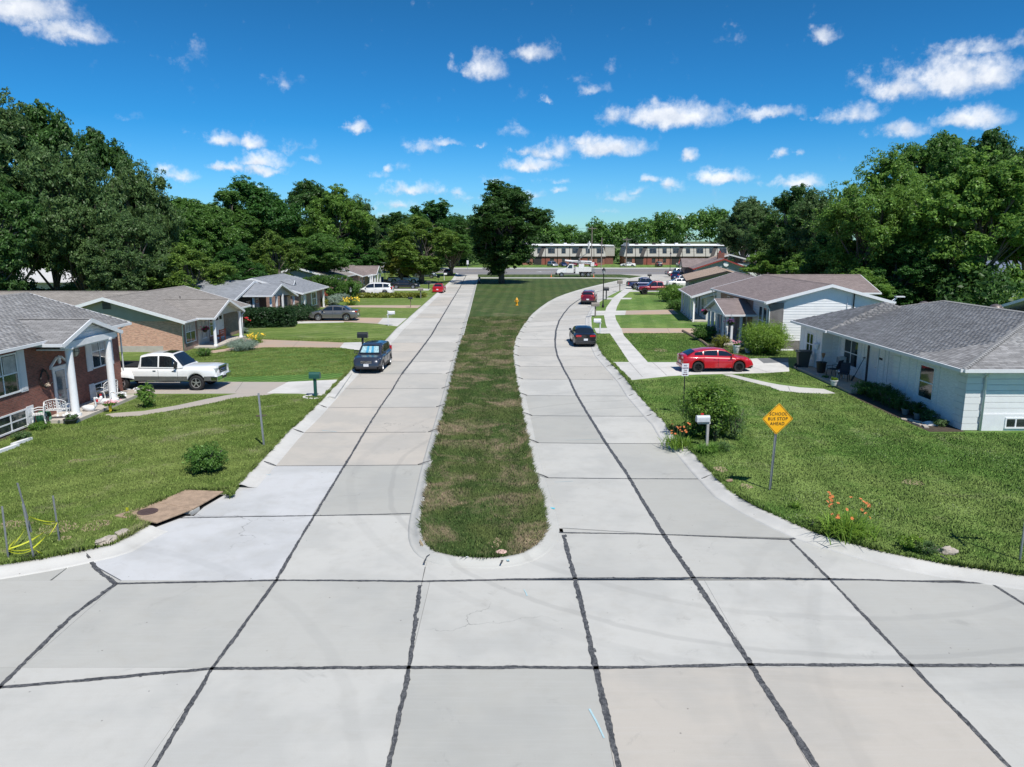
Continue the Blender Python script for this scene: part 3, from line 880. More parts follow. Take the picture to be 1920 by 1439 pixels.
tar([(-11.0, 21.3), (-6.12, 21.56), (-3.0, 21.75)], .075, .3)
for i, y in enumerate(rowsL[1:]):
    if y < 140:
        tar([(interp(LXL, y) + .5, y - .06), (interp(LXC, y), y), (interp(LXR, y) - .5, y + .06)], .055 if i < 2 else (.045 if y < 60 else .05), .15, blots=False)
for i, s in enumerate(stations[1:-4]):
    A = Vector(s[0]); B = Vector(s[2]); d = (B - A).normalized() * .95
    tar([tuple(A + d), s[1], tuple(B - d)], (.085 if i == 0 else .06) if i < 3 else .05, .15, blots=False)
# --- rolled kerbs
def kerb(pl, side, ws=1.0, mat=None):
    """grass-edge polyline; the kerb runs down towards the road on the given side"""
    prof = [(0.03, -0.1), (0.03, LZ + .012), (-0.12, LZ + .006), (-0.22, LZ - .03), (-0.34, 0.035), (-0.5, 0.012), (-0.62, 0.004), (-0.64, -0.1)]
    rings = [offset(pl, o * ws * side) for o, _ in prof]
    vs = []; n = len(pl)
    for (o, z), r in zip(prof, rings): vs += [(x, y, z) for x, y in r]
    fs = []
    for j in range(len(prof) - 1):
        for i in range(n - 1):
            q = (j * n + i, j * n + i + 1, (j + 1) * n + i + 1, (j + 1) * n + i)
            fs.append(q if side < 0 else q[::-1])
    b = MB(); b.add(vs, fs, mat or m_curb)
    o = b.build('kerb', smooth=True, uv=False)
    tag(o, kind='structure')
    return o
def densify(pl, step):
    out = []
    for i in range(len(pl) - 1):
        a = Vector(pl[i]); c = Vector(pl[i + 1]); n = max(1, int((c - a).length / step))
        for k_ in range(n): out.append(tuple(a + (c - a) * k_ / n))
    out.append(pl[-1]); return out
kl_full = densify(kerb_left, .6)
i0 = next(i for i, p in enumerate(kl_full) if p[1] < 23.52)
i1 = next(i for i, p in enumerate(kl_full) if p[1] < 20.46)
kerb(kl_full[:i0], -1)
kerb(kl_full[i1:], -1)
kerb(densify(med, .5), 1, .6, m_curb2)
kerb(densify([p for p in kerb_right], .6), -1)
# seams climb over the kerb
def climb(base, tip, w=.03):
    b = MB(); a = Vector((*base, .012)); c = Vector((*tip, LZ + .018)); m_ = a.lerp(c, .45) + Vector((0, 0, .01))
    b.tube([a, m_, c], [w, w, w * .6], 5, m_tar); b.build('tar_seam', parent=street, uv=False)
for y in rowsL[1:12]:
    x = interp(LXL, y); climb((x + .5, y - .06), (x + .0, y + .1), .022)
    x = interp(LXR, y); climb((x - .5, y + .06), (x - .02, y + .2), .022)
for s in stations[1:14]:
    A = Vector(s[0]); B = Vector(s[2]); d = (B - A).normalized()
    climb(tuple(A + d * .97), tuple(A + d * .52 + Vector((0, .14))), .022)
    climb(tuple(B - d * .97), tuple(B - d * .52 + Vector((0, .14))), .022)
climb((8.7, 20.3), (8.95, 20.65), .05); climb((-11.3, 18.4), (-11.75, 18.75), .05); climb((11.6, 17.7), (11.4, 18.3), .04)
# --- paint marks left by surveyors
m_cyan = M('survey_paint', (0.05, 0.52, 0.68), 0.7, 0, 0.3, 12)
m_cyan_f = M('faded_survey_paint', (0.36, 0.52, 0.56), 0.8, 0, 0.1, 12)
def mark(u0, v0, u1, v1, w, mat, z=0.009):
    a = G2(u0, v0); c = G2(u1, v1)
    o = tar([a, ((a[0] + c[0]) / 2 + .01, (a[1] + c[1]) / 2), c], w, .5, z, None, mat, False)
    o.name = 'survey_mark'; tag(o, kind='structure')
mark(604, 808, 631, 810, .05, m_cyan_f); mark(800, 880, 812, 880, .12, m_cyan, .05); mark(1018, 951, 1042, 956, .1, m_cyan, .03)
mark(1016, 953, 1022, 951, .12, m_cyan, .06); mark(1105, 1330, 1132, 1385, .04, m_cyan_f); mark(1395, 957, 1424, 951, .05, m_cyan_f, .03)
mark(484, 890, 508, 891, .04, m_cyan_f); mark(948, 1050, 953, 1060, .1, m_cyan_f, .1); mark(982, 1106, 988, 1118, .04, m_cyan_f)
mark(941, 1049, 939, 1066, .1, m_tar, .1)
mark(1040, 905, 1075, 903, .02, m_cyan_f); mark(1060, 826, 1130, 824, .02, m_cyan_f)
# --- drives, walks
DZ = LZ + .012
FLATS = []
def flat(name, px, mat, z=DZ, joints=()):
    poly = [G2(*p, LZ) for p in px]; FLATS.append(poly)
    o = sheet(name, poly, mat, -0.05, z)
    for j in joints:
        tar([G2(*j[0:2], LZ), G2(*j[2:4], LZ)], .03, .1, z + .003, o, M('joint_line', (0.16, 0.15, 0.14), .9), False).name = 'joint'
    return o
flat('driveway', [(540, 716.7), (643, 712), (660, 700), (628, 745), (606, 742.5), (560, 738.5), (500, 738)], m_walk)
flat('driveway', [(230, 716), (545, 716.9), (545, 738.2), (230, 739)], m_aggr2, DZ - .003, joints=[(455, 717, 440, 738)])
flat('front_walk', [(455, 737), (428, 741), (390, 748), (330, 761), (270, 771), (215, 775), (195, 778), (213, 783), (262, 780), (330, 769), (395, 757), (440, 747), (500, 741), (515, 738)], m_aggr2, DZ - .006)
flat('driveway', [(645, 643), (684, 642), (716, 643), (700, 657), (670, 657), (636.7, 652.5)], m_walk)
flat('driveway', [(455, 634), (482, 636.7), (645, 643), (636.7, 652.5), (536.7, 651.7), (500, 652), (455, 655), (420, 660), (398, 663), (390, 659), (420, 655), (455, 648)], m_aggr, joints=[(560, 640, 548, 652)])
flat('driveway', [(718, 596.7), (763, 597.3), (745, 612.5), (708, 607.5)], m_walk)
flat('driveway', [(560, 595), (668, 596), (718, 596.7), (708, 607.5), (645, 604), (560, 607)], m_aggr)
flat('front_walk', [(527, 606.7), (560, 603), (645, 603.5), (645, 605), (560, 607), (530, 609)], m_walk, DZ + .004)
flat('front_walk', [(590, 573.3), (660, 573), (790, 573), (783, 578), (660, 576.5), (590, 577)], m_aggr)
flat('driveway', [(640, 541.5), (808, 541.7), (803, 545), (640, 546)], m_walk)
flat('driveway', [(640, 552), (745, 551), (745, 556), (640, 557)], m_aggr2)
flat('driveway', [(700, 529), (828, 530), (824, 533.5), (700, 534)], m_aggr2)
flat('sidewalk', [(1256, 706), (1215, 680), (1170, 630), (1163, 614), (1155, 600), (1153, 590), (1157, 575), (1165, 560), (1190, 540), (1222, 521), (1212, 520), (1178, 537), (1150, 558), (1137, 577), (1132.5, 592), (1136, 610), (1143, 625), (1180, 680), (1200, 700)], m_walk, joints=[(1180, 680, 1215, 680), (1143, 625, 1167, 625), (1162, 652, 1190, 652), (1133, 590, 1154, 590)])
flat('driveway', [(1142, 679.6), (1265, 680), (1340, 677), (1423, 672.5), (1477, 672), (1480, 697), (1434, 700), (1300, 703), (1254, 705.8), (1177, 714), (1160, 697)], m_walk, DZ + .005, joints=[(1180, 680, 1207, 710), (1223, 680, 1252, 706), (1268, 693, 1420, 687), (1370, 675, 1440, 699)])
flat('driveway', [(1420, 672.7), (1478, 672), (1478, 680), (1432, 682)], M('dark_patched_concrete', (0.16, 0.165, 0.17), .9, 0, .2, 2), DZ + .012)
flat('driveway', [(1114, 615.6), (1165, 615.8), (1168, 625.5), (1119, 626)], m_walk, DZ + .004)
flat('driveway', [(1162, 615.8), (1300, 616), (1330, 617), (1330, 625), (1166, 625.3)], m_aggr, joints=[(1251, 616, 1256, 625)])
flat('driveway', [(1110, 583.5), (1174, 583), (1172, 591), (1108, 592)], m_walk, DZ + .004)
flat('driveway', [(1173, 583), (1262, 581), (1272, 589.5), (1172, 590.5)], m_aggr)
flat('driveway', [(1128, 558.5), (1185, 559), (1183, 561.5), (1124, 562)], m_walk, DZ + .004)
flat('driveway', [(1165, 546), (1192, 544), (1285, 543), (1290, 547), (1180, 547.5)], m_walk, DZ + .002)
flat('driveway', [(1225, 527), (1290, 525), (1300, 538), (1236, 538)], m_walk, DZ + .002)
flat('front_walk', [(1355, 703), (1372, 702.5), (1400, 709), (1440, 718), (1462, 722), (1500, 727), (1545, 730), (1566, 738), (1548, 739), (1500, 737), (1462, 733), (1440, 725), (1400, 715)], m_walk, joints=[(1478, 725, 1482, 735)])
flat('path', [(880, 520.8), (1110, 520.8), (1175, 521.5), (1185, 523), (1110, 522.2), (880, 522.2)], m_walk)
# ================================================================ VEGETATION
m_bark = M('bark', (0.13, 0.11, 0.09), 0.95, 0, 0.35, 5, 0.8)
m_bark_l = M('pale_bark', (0.24, 0.21, 0.17), 0.95, 0, 0.3, 5, 0.8)
LF = {
    'dark': mat_leaf('leaf_dark', (0.038, 0.096, 0.023), (0.086, 0.181, 0.044)),
    'mid': mat_leaf('leaf_mid', (0.062, 0.146, 0.027), (0.129, 0.254, 0.052)),
    'light': mat_leaf('leaf_light', (0.095, 0.203, 0.034), (0.198, 0.343, 0.065)),
    'grey': mat_leaf('leaf_greyish', (0.069, 0.134, 0.044), (0.140, 0.231, 0.079)),
    'deep': mat_leaf('leaf_deep', (0.034, 0.100, 0.021), (0.072, 0.181, 0.038)),
    'yellow': mat_leaf('leaf_yellowish', (0.146, 0.189, 0.031), (0.274, 0.283, 0.052)),
    'bright': mat_leaf('leaf_bright', (0.120, 0.224, 0.031), (0.257, 0.395, 0.060)),
    'yew': mat_leaf('leaf_yew', (0.017, 0.048, 0.017), (0.038, 0.086, 0.026), 0.15),
    'blue': mat_leaf('leaf_silver', (0.189, 0.257, 0.205), (0.343, 0.429, 0.343)),
}
def leaf_cloud(rs, centers, radii, per, size, flat=0.6, outdir=None, up=0.5):
    """leaf quads scattered through clumps; returns verts, faces"""
    n = len(centers)
    c = np.repeat(centers, per, axis=0); r = np.repeat(radii, per)
    N = len(c)
    d = rs.normal(size=(N, 3)); d /= np.linalg.norm(d, axis=1)[:, None]
    rr = r * rs.uniform(0.25, 1.0, N) ** 0.5
    off = d * rr[:, None]; off[:, 2] *= flat
    p = c + off
    nrm = d * 0.6 + rs.normal(size=(N, 3)) * 0.55
    if outdir is not None: nrm += np.repeat(outdir, per, axis=0) * 0.5
    nrm[:, 2] += up
    nrm /= np.linalg.norm(nrm, axis=1)[:, None]
    t = np.cross(nrm, rs.normal(size=(N, 3))); t /= np.maximum(1e-5, np.linalg.norm(t, axis=1))[:, None]
    s = np.cross(nrm, t)
    L = (size * rs.uniform(0.6, 1.35, N))[:, None]; Wd = L * rs.uniform(0.32, 0.55, N)[:, None]
    droop = nrm * (L * 0.18)
    v = np.empty((N, 4, 3), np.float32)
    v[:, 0] = p - t * L * .5 - droop; v[:, 1] = p + s * Wd * .5; v[:, 2] = p + t * L * .5 - droop; v[:, 3] = p - s * Wd * .5
    f = np.arange(N * 4, dtype=np.int32).reshape(N, 4)
    return v.reshape(-1, 3), f
def crown_mesh(name, seed, H=18.0, R=6.5, base=0.22, lobes=16, clumps=26, per=36, size=0.34, mat=None, shape='round', loose=0.0, clump_r=0.8):
    rs = np.random.RandomState(seed)
    zc = H * (base + (1 - base) * .5); hz = H * (1 - base) * .5
    LC = []; LR = []
    for i in range(lobes):
        for _ in range(30):
            d = rs.normal(size=3); d /= np.linalg.norm(d)
            q = rs.uniform(.3, .92) ** .6
            x = d * q
            if shape == 'vase' and x[2] < 0: x[:2] *= .62
            if shape == 'cone' and x[2] > 0: x[:2] *= (1 - .75 * x[2])
            if shape == 'wide' and x[2] < -.1: x[2] *= .5
            pt = np.array([x[0] * R, x[1] * R, zc + x[2] * hz])
            if all(np.linalg.norm(pt - o) > .2 * R for o in LC): break
        LC.append(pt); LR.append(R * rs.uniform(.15, .33))
    LC.append(np.array([0, 0, H - R * .34])); LR.append(R * .33)
    cs, rad_, od = [], [], []
    for c, r in zip(LC, LR):
        k = int(clumps * (r / (R * .34)) ** 1.7)
        d = rs.normal(size=(k, 3)); d[:, 2] += .25; d /= np.linalg.norm(d, axis=1)[:, None]
        q = rs.uniform(.5, 1.2 + loose, k)
        pts = c + d * (r * q)[:, None] * np.array([1, 1, .85])
        cs.append(pts); rad_.append(rs.uniform(.5, 1.1, k) * clump_r); od.append(d)
    cs = np.concatenate(cs); rad_ = np.concatenate(rad_); od = np.concatenate(od)
    v, f = leaf_cloud(rs, cs, rad_, per, size, .62, od)
    # the shaded inside of each lobe: larger leaf masses
    ci, ri = [], []
    for c, r in zip(LC, LR):
        d = rs.normal(size=(14, 3)); d /= np.linalg.norm(d, axis=1)[:, None]
        ci.append(c + d * r * rs.uniform(.1, .6, (14, 1))); ri.append(np.full(14, r * .3))
    v2, f2 = leaf_cloud(rs, np.concatenate(ci), np.concatenate(ri), 22, size * 2.3, .9)
    f = np.concatenate([f, f2 + len(v)]); v = np.concatenate([v, v2])
    me = np_mesh(name, v, f, mat)
    # trunk with limbs reaching into the lobes
    b = MB()
    tr = H * .021
    top = H * .72
    pts = [(rs.normal() * .12 * i, rs.normal() * .12 * i, top * i / 6) for i in range(7)]
    pts[0] = (0, 0, -.2)
    b.tube(pts, [tr * 1.35, tr * 1.05, tr * .95, tr * .8, tr * .6, tr * .4, tr * .2], 9, m_bark)
    for c, r in zip(LC, LR):
        i = rs.randint(1, 5)
        a = Vector(pts[i]); e = Vector(c)
        m1 = a.lerp(e, .4) + Vector((rs.normal() * .4, rs.normal() * .4, .2)); m2 = a.lerp(e, .75) + Vector((rs.normal() * .4, rs.normal() * .4, .5))
        b.tube([a, m1, m2, e], [tr * .42, tr * .3, tr * .2, tr * .08], 5, m_bark)
        for _ in range(3):
            e2 = e + Vector(rs.normal(size=3) * r * .36)
            b.tube([m2, e.lerp(e2, .4), e2], [tr * .14, tr * .1, tr * .04], 4, m_bark)
    tm = b.mesh(name + '_trunk', True, False)
    return me, tm, H, R
TREES = {}
def arche(key, **kw):
    kw['lobes'] = int(kw['lobes'] * 2.1); kw['per'] = int(kw['per'] * .85); kw['size'] *= .95
    TREES[key] = crown_mesh('crown_' + key, **kw)
arche('oak_dark', seed=3, mat=LF['dark'], lobes=22, clumps=36, per=44, size=.40)
arche('maple_mid', seed=5, mat=LF['mid'], lobes=22, clumps=36, per=44, size=.40, shape='wide')
arche('ash_grey', seed=8, mat=LF['grey'], lobes=24, clumps=34, per=42, size=.38, loose=.25)
arche('locust_light', seed=13, mat=LF['light'], lobes=26, clumps=42, per=44, size=.30, loose=.3, base=.12)
arche('deep', seed=21, mat=LF['deep'], lobes=22, clumps=36, per=44, size=.42, base=.15)
arche('light_round', seed=34, mat=LF['light'], lobes=20, clumps=38, per=44, size=.40, base=.15)
arche('lime', seed=44, mat=mat_leaf('leaf_lime', (0.085, 0.165, 0.030), (0.175, 0.275, 0.050)), lobes=20, clumps=38, per=44, size=.40, base=.12)
arche('yellow', seed=55, mat=LF['yellow'], lobes=16, clumps=30, per=40, size=.38, base=.12, loose=.2)
arche('tall_mid', seed=77, H=22, R=5.2, mat=LF['mid'], lobes=24, clumps=34, per=44, size=.38, base=.15)
arche('median', seed=91, H=19, R=6.8, mat=mat_leaf('leaf_median', (0.036, 0.090, 0.020), (0.075, 0.160, 0.036)), lobes=30, clumps=38, per=46, size=.42, base=.10, shape='vase')
def tree_at(x, y, H, R, kind, label, rz=None, group=None, name='tree'):
    me, tm, H0, R0 = TREES[kind]
    o = thing(name, label, 'tree', (x, y, 0.0), rz if rz is not None else (x * 7.3 + y * 1.7) % 6.28, group)
    o.scale = (R / R0, R / R0, H / H0)
    link('trunk', tm, o); link('crown', me, o)
    return o
def tree_px(u, vtop, Y, hw, kind, label, **kw):
    b = (CY - vtop) / F_PX
    dy = math.cos(PITCH) + math.sin(PITCH) * b; dz = -math.sin(PITCH) + math.cos(PITCH) * b
    H = CAM_H + dz / dy * Y
    X = (u - CX) / F_PX * Y * 1.0 / dy
    return tree_at(X, Y, H * .965, hw / F_PX * Y / dy * 1.02, kind, label, **kw)
gb = 'trees behind the houses on the left'
gr_ = 'trees behind the houses on the right'
gf = 'trees along the end of the street'
TL = [
 (-28, 150, 74, 120, 'ash_grey', 'tallest grey-green tree cut by the left edge of the photo', gb),
 (62, 188, 80, 92, 'oak_dark', 'tall dark tree second from the left edge, behind the red brick house', gb),
 (-60, 300, 62, 95, 'oak_dark', 'dark tree at the left edge, in front of the tallest one', gb),
 (128, 262, 72, 84, 'ash_grey', 'grey-green tree in front of the tall dark one on the left', gb),
 (188, 236, 86, 72, 'oak_dark', 'dark tree whose crown steps down to the right of the tall left group', gb),
 (262, 296, 84, 62, 'ash_grey', 'loose grey-green tree at the right shoulder of the tall left group', gb),
 (225, 395, 70, 72, 'ash_grey', 'lower greyish tree leaning over the roofs behind the tan brick house', gb),
 (318, 366, 98, 68, 'maple_mid', 'green maple just right of the tall left group', gb),
 (372, 372, 106, 66, 'maple_mid', 'second green maple right of the tall left group', gb),
 (345, 455, 74, 80, 'lime', 'low light green tree hanging over the roof of the tan brick house', gb),
 (472, 330, 128, 90, 'deep', 'big rounded dark tree highest in the middle left treeline', gb),
 (425, 350, 120, 60, 'tall_mid', 'narrow green tree on the left flank of the big rounded dark one', gb),
 (572, 336, 150, 66, 'oak_dark', 'very dark tree top behind the blue-grey roofed house', gb),
 (628, 352, 140, 62, 'light_round', 'light green tree with a loose top right of the very dark one', gb),
 (672, 362, 146, 36, 'ash_grey', 'thin feathery tree at the right end of the left treeline', gb),
 (512, 430, 98, 52, 'lime', 'bright green tree behind the blue-grey roofed house', gb),
 (590, 436, 112, 62, 'maple_mid', 'rounded green tree low behind the grey ranch roof', gb),
 (440, 455, 92, 60, 'deep', 'dark low tree behind the hedge house', gb),
 (660, 436, 140, 60, 'deep', 'dark green tree behind the brown roofed house', gb),
 (735, 396, 190, 54, 'oak_dark', 'dark tree left of the dip in the treeline', gf),
 (806, 370, 215, 50, 'deep', 'rounded dark tree standing highest left of the median tree', gf),
 (858, 398, 232, 38, 'deep', 'dark tree just left of the median tree', gf),
 (700, 470, 150, 50, 'maple_mid', 'low green tree behind the basketball hoop', gf),
 (788, 402, 141, 68, 'lime', 'light green yard tree shading the cars by the left lane', gf),
 (752, 440, 139, 34, 'yellow', 'yellowish green tree in front of the light green yard tree', gf),
 (846, 430, 172, 46, 'maple_mid', 'green tree at the far end of the left lane', gf),
 (1016, 410, 270, 32, 'oak_dark', 'dark rounded tree just right of the median tree', gf),
 (1400, 366, 205, 48, 'ash_grey', 'greyish tree at the left end of the right treeline', gr_),
 (1438, 378, 160, 46, 'ash_grey', 'grey-green tree left of the dark tree on the right', gr_),
 (1492, 344, 118, 62, 'oak_dark', 'dark tree behind the brown roofed house on the right', gr_),
 (1548, 352, 108, 54, 'ash_grey', 'grey-green tree left of the big light green one', gr_),
 (1644, 290, 78, 98, 'locust_light', 'big light green feathery tree behind the white sided gable', gr_),
 (1712, 330, 84, 70, 'light_round', 'light green tree filling right of the feathery one', gr_),
 (1755, 244, 112, 84, 'maple_mid', 'tall dark tree on the skyline at the right', gr_),
 (1848, 238, 118, 72, 'oak_dark', 'second tall dark tree on the skyline at the right', gr_),
 (1935, 270, 112, 70, 'oak_dark', 'dark tree at the right edge behind the shed', gr_),
 (1850, 288, 72, 118, 'light_round', 'large maple with a forked trunk beside the blue-grey shed', gr_),
 (1955, 330, 84, 100, 'maple_mid', 'maple crown cut by the right edge of the photo', gr_),
 (1576, 430, 84, 60, 'deep', 'low dark tree between the brown roof and the feathery tree', gr_),
 (1690, 452, 74, 70, 'deep', 'dark low tree under the feathery tree at the right', gr_),
 (1440, 470, 118, 40, 'light_round', 'small bushy tree by the red trimmed house', gr_),
 (1502, 478, 98, 42, 'light_round', 'small light tree behind the long brown roof', gr_),
 (1545, 486, 84, 44, 'maple_mid', 'small green tree at the back corner of the white sided house', gr_),
 (1615, 505, 72, 52, 'light_round', 'small leafy tree behind the turbine vents', gr_),
]
for (u, vt, Y, hw, kd, lb, g) in TL:
    tree_px(u, vt, Y, hw, kd, lb, group=g)
mt = tree_px(940, 341, 141.5, 82, 'median', 'large dark tree standing alone on the grass median', rz=.7, name='median_tree')
# the far wood behind the apartments reads as one mass
def wood(name, pts, depth, n, k, label, seed, hh=16.0, mat=LF['mid']):
    rs = np.random.RandomState(seed); V, Fc, o_ = [], [], 0; A_ = np.array(pts, float)
    for q in range(n):
        t = (q + rs.uniform(0, 1)) / n * (len(pts) - 1); i = min(int(t), len(pts) - 2); X, Y = A_[i] + (A_[i + 1] - A_[i]) * (t - i) + rs.uniform(-1, 1, 2) * np.array([2, depth])
        H = hh + 5.7 * noise.noise((X * .02, Y * .02, 1)) + rs.uniform(-1.5, 2.2); R = rs.uniform(4.2, 6.0)
        if X > 60: H += min(5, (X - 60) * .08)
        d = rs.normal(size=(k, 3)); d /= np.linalg.norm(d, axis=1)[:, None]; d[:, 2] = np.where(d[:, 2] < -.3, -d[:, 2], d[:, 2])
        c = np.array([X, Y, H * .55]) + d * np.array([R, R, H * .42]) * rs.uniform(.6, 1, k)[:, None]
        v, f = leaf_cloud(rs, c, rs.uniform(1.5, 2.4, k), 34, 1.05, .7, d)
        V.append(v); Fc.append(f + o_); o_ += len(v)
    return tag(link(name, np_mesh(name, np.concatenate(V), np.concatenate(Fc), mat)), label, 'woodland', kind='stuff')
wood('far_wood', [(-190, 287), (278, 287)], 19, 120, 46, 'dense green wood running behind the apartment buildings', 6)
wood('side_wood', [(-120, 262), (-112, 150), (-100, 70), (-105, 10)], 8, 44, 26, 'green wood beyond the back yards on the left', 7, 15)
wood('side_wood', [(150, 262), (132, 150), (112, 80), (110, 20)], 8, 44, 26, 'green wood beyond the back yards on the right', 9, 15)
# dark undergrowth behind the yards, so that no light shows under the crowns
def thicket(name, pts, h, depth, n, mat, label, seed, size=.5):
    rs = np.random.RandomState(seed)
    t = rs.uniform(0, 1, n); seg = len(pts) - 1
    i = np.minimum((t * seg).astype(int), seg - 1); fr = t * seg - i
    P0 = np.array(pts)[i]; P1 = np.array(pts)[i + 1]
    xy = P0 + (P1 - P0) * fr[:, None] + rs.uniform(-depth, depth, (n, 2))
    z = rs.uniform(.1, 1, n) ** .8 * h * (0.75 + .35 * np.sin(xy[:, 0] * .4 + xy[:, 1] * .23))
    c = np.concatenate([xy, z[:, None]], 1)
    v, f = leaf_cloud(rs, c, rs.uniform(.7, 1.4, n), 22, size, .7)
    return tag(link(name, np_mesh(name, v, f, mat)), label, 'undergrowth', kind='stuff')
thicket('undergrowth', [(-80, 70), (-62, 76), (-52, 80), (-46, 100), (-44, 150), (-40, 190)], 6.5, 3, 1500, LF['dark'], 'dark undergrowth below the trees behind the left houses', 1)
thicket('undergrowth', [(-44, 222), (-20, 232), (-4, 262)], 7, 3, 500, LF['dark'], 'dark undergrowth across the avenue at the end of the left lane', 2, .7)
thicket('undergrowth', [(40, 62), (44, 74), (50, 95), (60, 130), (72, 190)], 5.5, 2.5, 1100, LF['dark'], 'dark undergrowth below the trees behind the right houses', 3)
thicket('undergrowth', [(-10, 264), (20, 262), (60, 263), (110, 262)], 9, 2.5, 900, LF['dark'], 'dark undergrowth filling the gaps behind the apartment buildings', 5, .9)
thicket('undergrowth', [(72, 120), (110, 120), (140, 90)], 6, 3, 500, LF['dark'], 'dark undergrowth beyond the blue-grey shed', 4)
# ---------------------------------------------------------------- bushes
def bush_mesh(name, seed, R, H, n, per, size, mat, flat=.7, box=None, stems=True):
    rs = np.random.RandomState(seed)
    d = rs.normal(size=(n, 3)); d /= np.linalg.norm(d, axis=1)[:, None]; d[:, 2] = np.where(rs.uniform(size=n) < .35, -np.abs(d[:, 2]), np.abs(d[:, 2]))
    if box:
        bx, by = box
        c = rs.uniform(-1, 1, (n, 3)); ax_ = rs.randint(0, 5, n)
        c[ax_ == 0, 0] = 1; c[ax_ == 1, 0] = -1; c[ax_ == 2, 1] = 1; c[ax_ == 3, 1] = -1; c[ax_ == 4, 2] = 1
        rr = 1 - .12 * (np.abs(c[:, 0]) ** 4 + np.abs(c[:, 1]) ** 4)
        c = np.stack([c[:, 0] * bx * .93, c[:, 1] * by * .9, (c[:, 2] * .5 + .5) * H * .9 * rr + .05], 1); c += rs.normal(size=c.shape) * .05
        od = d
    else:
        q = rs.uniform(.55, 1.0, n)[:, None]
        c = d * q * np.array([R, R, H * .5]) + np.array([0, 0, H * .5]); od = d
    v, f = leaf_cloud(rs, c, np.full(n, R * .2 if not box else .3), per, size, flat, od)
    ni = max(12, n // 5); ci = c[rs.randint(0, n, ni)] * np.array([.62, .62, .8]); v2, f2 = leaf_cloud(rs, ci, np.full(ni, R * .26), per, size * 2.2, .9)
    f = np.concatenate([f, f2 + len(v)]); v = np.concatenate([v, v2])
    v[:, 2] = np.maximum(v[:, 2], .01)
    return np_mesh(name, v, f, mat)
def bush_stems(seed, R, H, k=7):
    rs = np.random.RandomState(seed); b = MB()
    for i in range(k):
        a = rs.uniform(0, 6.28); e = (math.cos(a) * R * .7, math.sin(a) * R * .7, H * rs.uniform(.6, .9))
        b.tube([(e[0] * .08, e[1] * .08, -.03), (e[0] * .4, e[1] * .4, e[2] * .5), e], [.025, .018, .007], 5, m_bark)
    return b.mesh('stems', True, False)
def bush(x, y, R, H, mat, label, seed=1, n=70, per=26, size=.09, name='bush', cat='bush', box=None, rz=0, z=LZ, group=None):
    o = thing(name, label, cat, (x, y, z), rz, group)
    link('foliage', bush_mesh(name, seed, R, H, n, per, size, mat, box=box), o)
    link('stems', bush_stems(seed, R, H), o)
    return o
def spiky(name, seed, n, L, w, spread, mat, droop=.5, sc=.09):
    """a clump of arching strap leaves"""
    rs = random.Random(seed); V, Fq = [], []
    for i in range(n):
        a = rs.uniform(0, 6.283); l = L * rs.uniform(.6, 1.1); t = rs.uniform(.15, 1) * spread
        bx, by = rs.gauss(0, sc * L), rs.gauss(0, sc * L)
        px_, pz = 0, 0; ca, sa = math.cos(a), math.sin(a); ww = w * rs.uniform(.7, 1.2)
        base = len(V)
        for s in range(5):
            q = s / 4; ang = (1 - q) * 1.0 + 0
            r_ = t * l * q ** 1.25; z = l * (q - droop * q * q * (0.4 + t))
            hw = ww * (1 - q) ** .7 * .5 + .001
            cx_, cy_ = bx + ca * r_, by + sa * r_
            V.append((cx_ - sa * hw, cy_ + ca * hw, max(z, .01))); V.append((cx_ + sa * hw, cy_ - ca * hw, max(z, .01)))
        for s in range(4):
            Fq.append((base + 2 * s, base + 2 * s + 1, base + 2 * s + 3, base + 2 * s + 2))
    return np_mesh(name, V, Fq, mat)
def flowers(b, pts, r, mat, seed=0, petals=6):
    rs = random.Random(seed)
    for p in pts:
        p = Vector(p); ax = Vector((rs.gauss(0, .5), rs.gauss(0, .5) - .3, 1)).normalized(); a = ax.orthogonal().normalized(); c = ax.cross(a)
        for i in range(petals):
            t = i / petals * 6.283; d = a * math.cos(t) + c * math.sin(t); s = ax.cross(d)
            b.add([p, p + d * r * .6 + s * r * .28 + ax * r * .35, p + d * r * 1.05 + ax * r * .25, p + d * r * .6 - s * r * .28 + ax * r * .35], [(0, 1, 2, 3)], mat)
# ================================================================ VEHICLES
m_tyre = M('tyre_rubber', (0.02, 0.02, 0.021), 0.8, 0, 0.2, 8)
m_rim = M('alloy_rim', (0.62, 0.63, 0.65), 0.3, 0.8, 0.05, 5)
m_rim_k = M('black_rim', (0.015, 0.015, 0.016), 0.3, 0.3, 0.05, 5)
m_trim = M('black_trim', (0.02, 0.02, 0.022), 0.55, 0, 0.1, 6)
m_chrome = M('chrome', (0.75, 0.76, 0.78), 0.12, 1.0, 0.03, 4)
m_head = M('headlight_glass', (0.62, 0.66, 0.7), 0.08, 0.3, 0.1, 9, 0, .8)
m_tail = M('taillight_red', (0.42, 0.01, 0.015), 0.15, 0, 0.1, 6, 0, .8)
m_plate = M('plate_white', (0.7, 0.72, 0.75), 0.5, 0, 0.05, 5)
m_under = M('underbody', (0.012, 0.012, 0.012), 0.9, 0, 0.1, 5)
m_glass = glass_dark()
WHEELS = {}
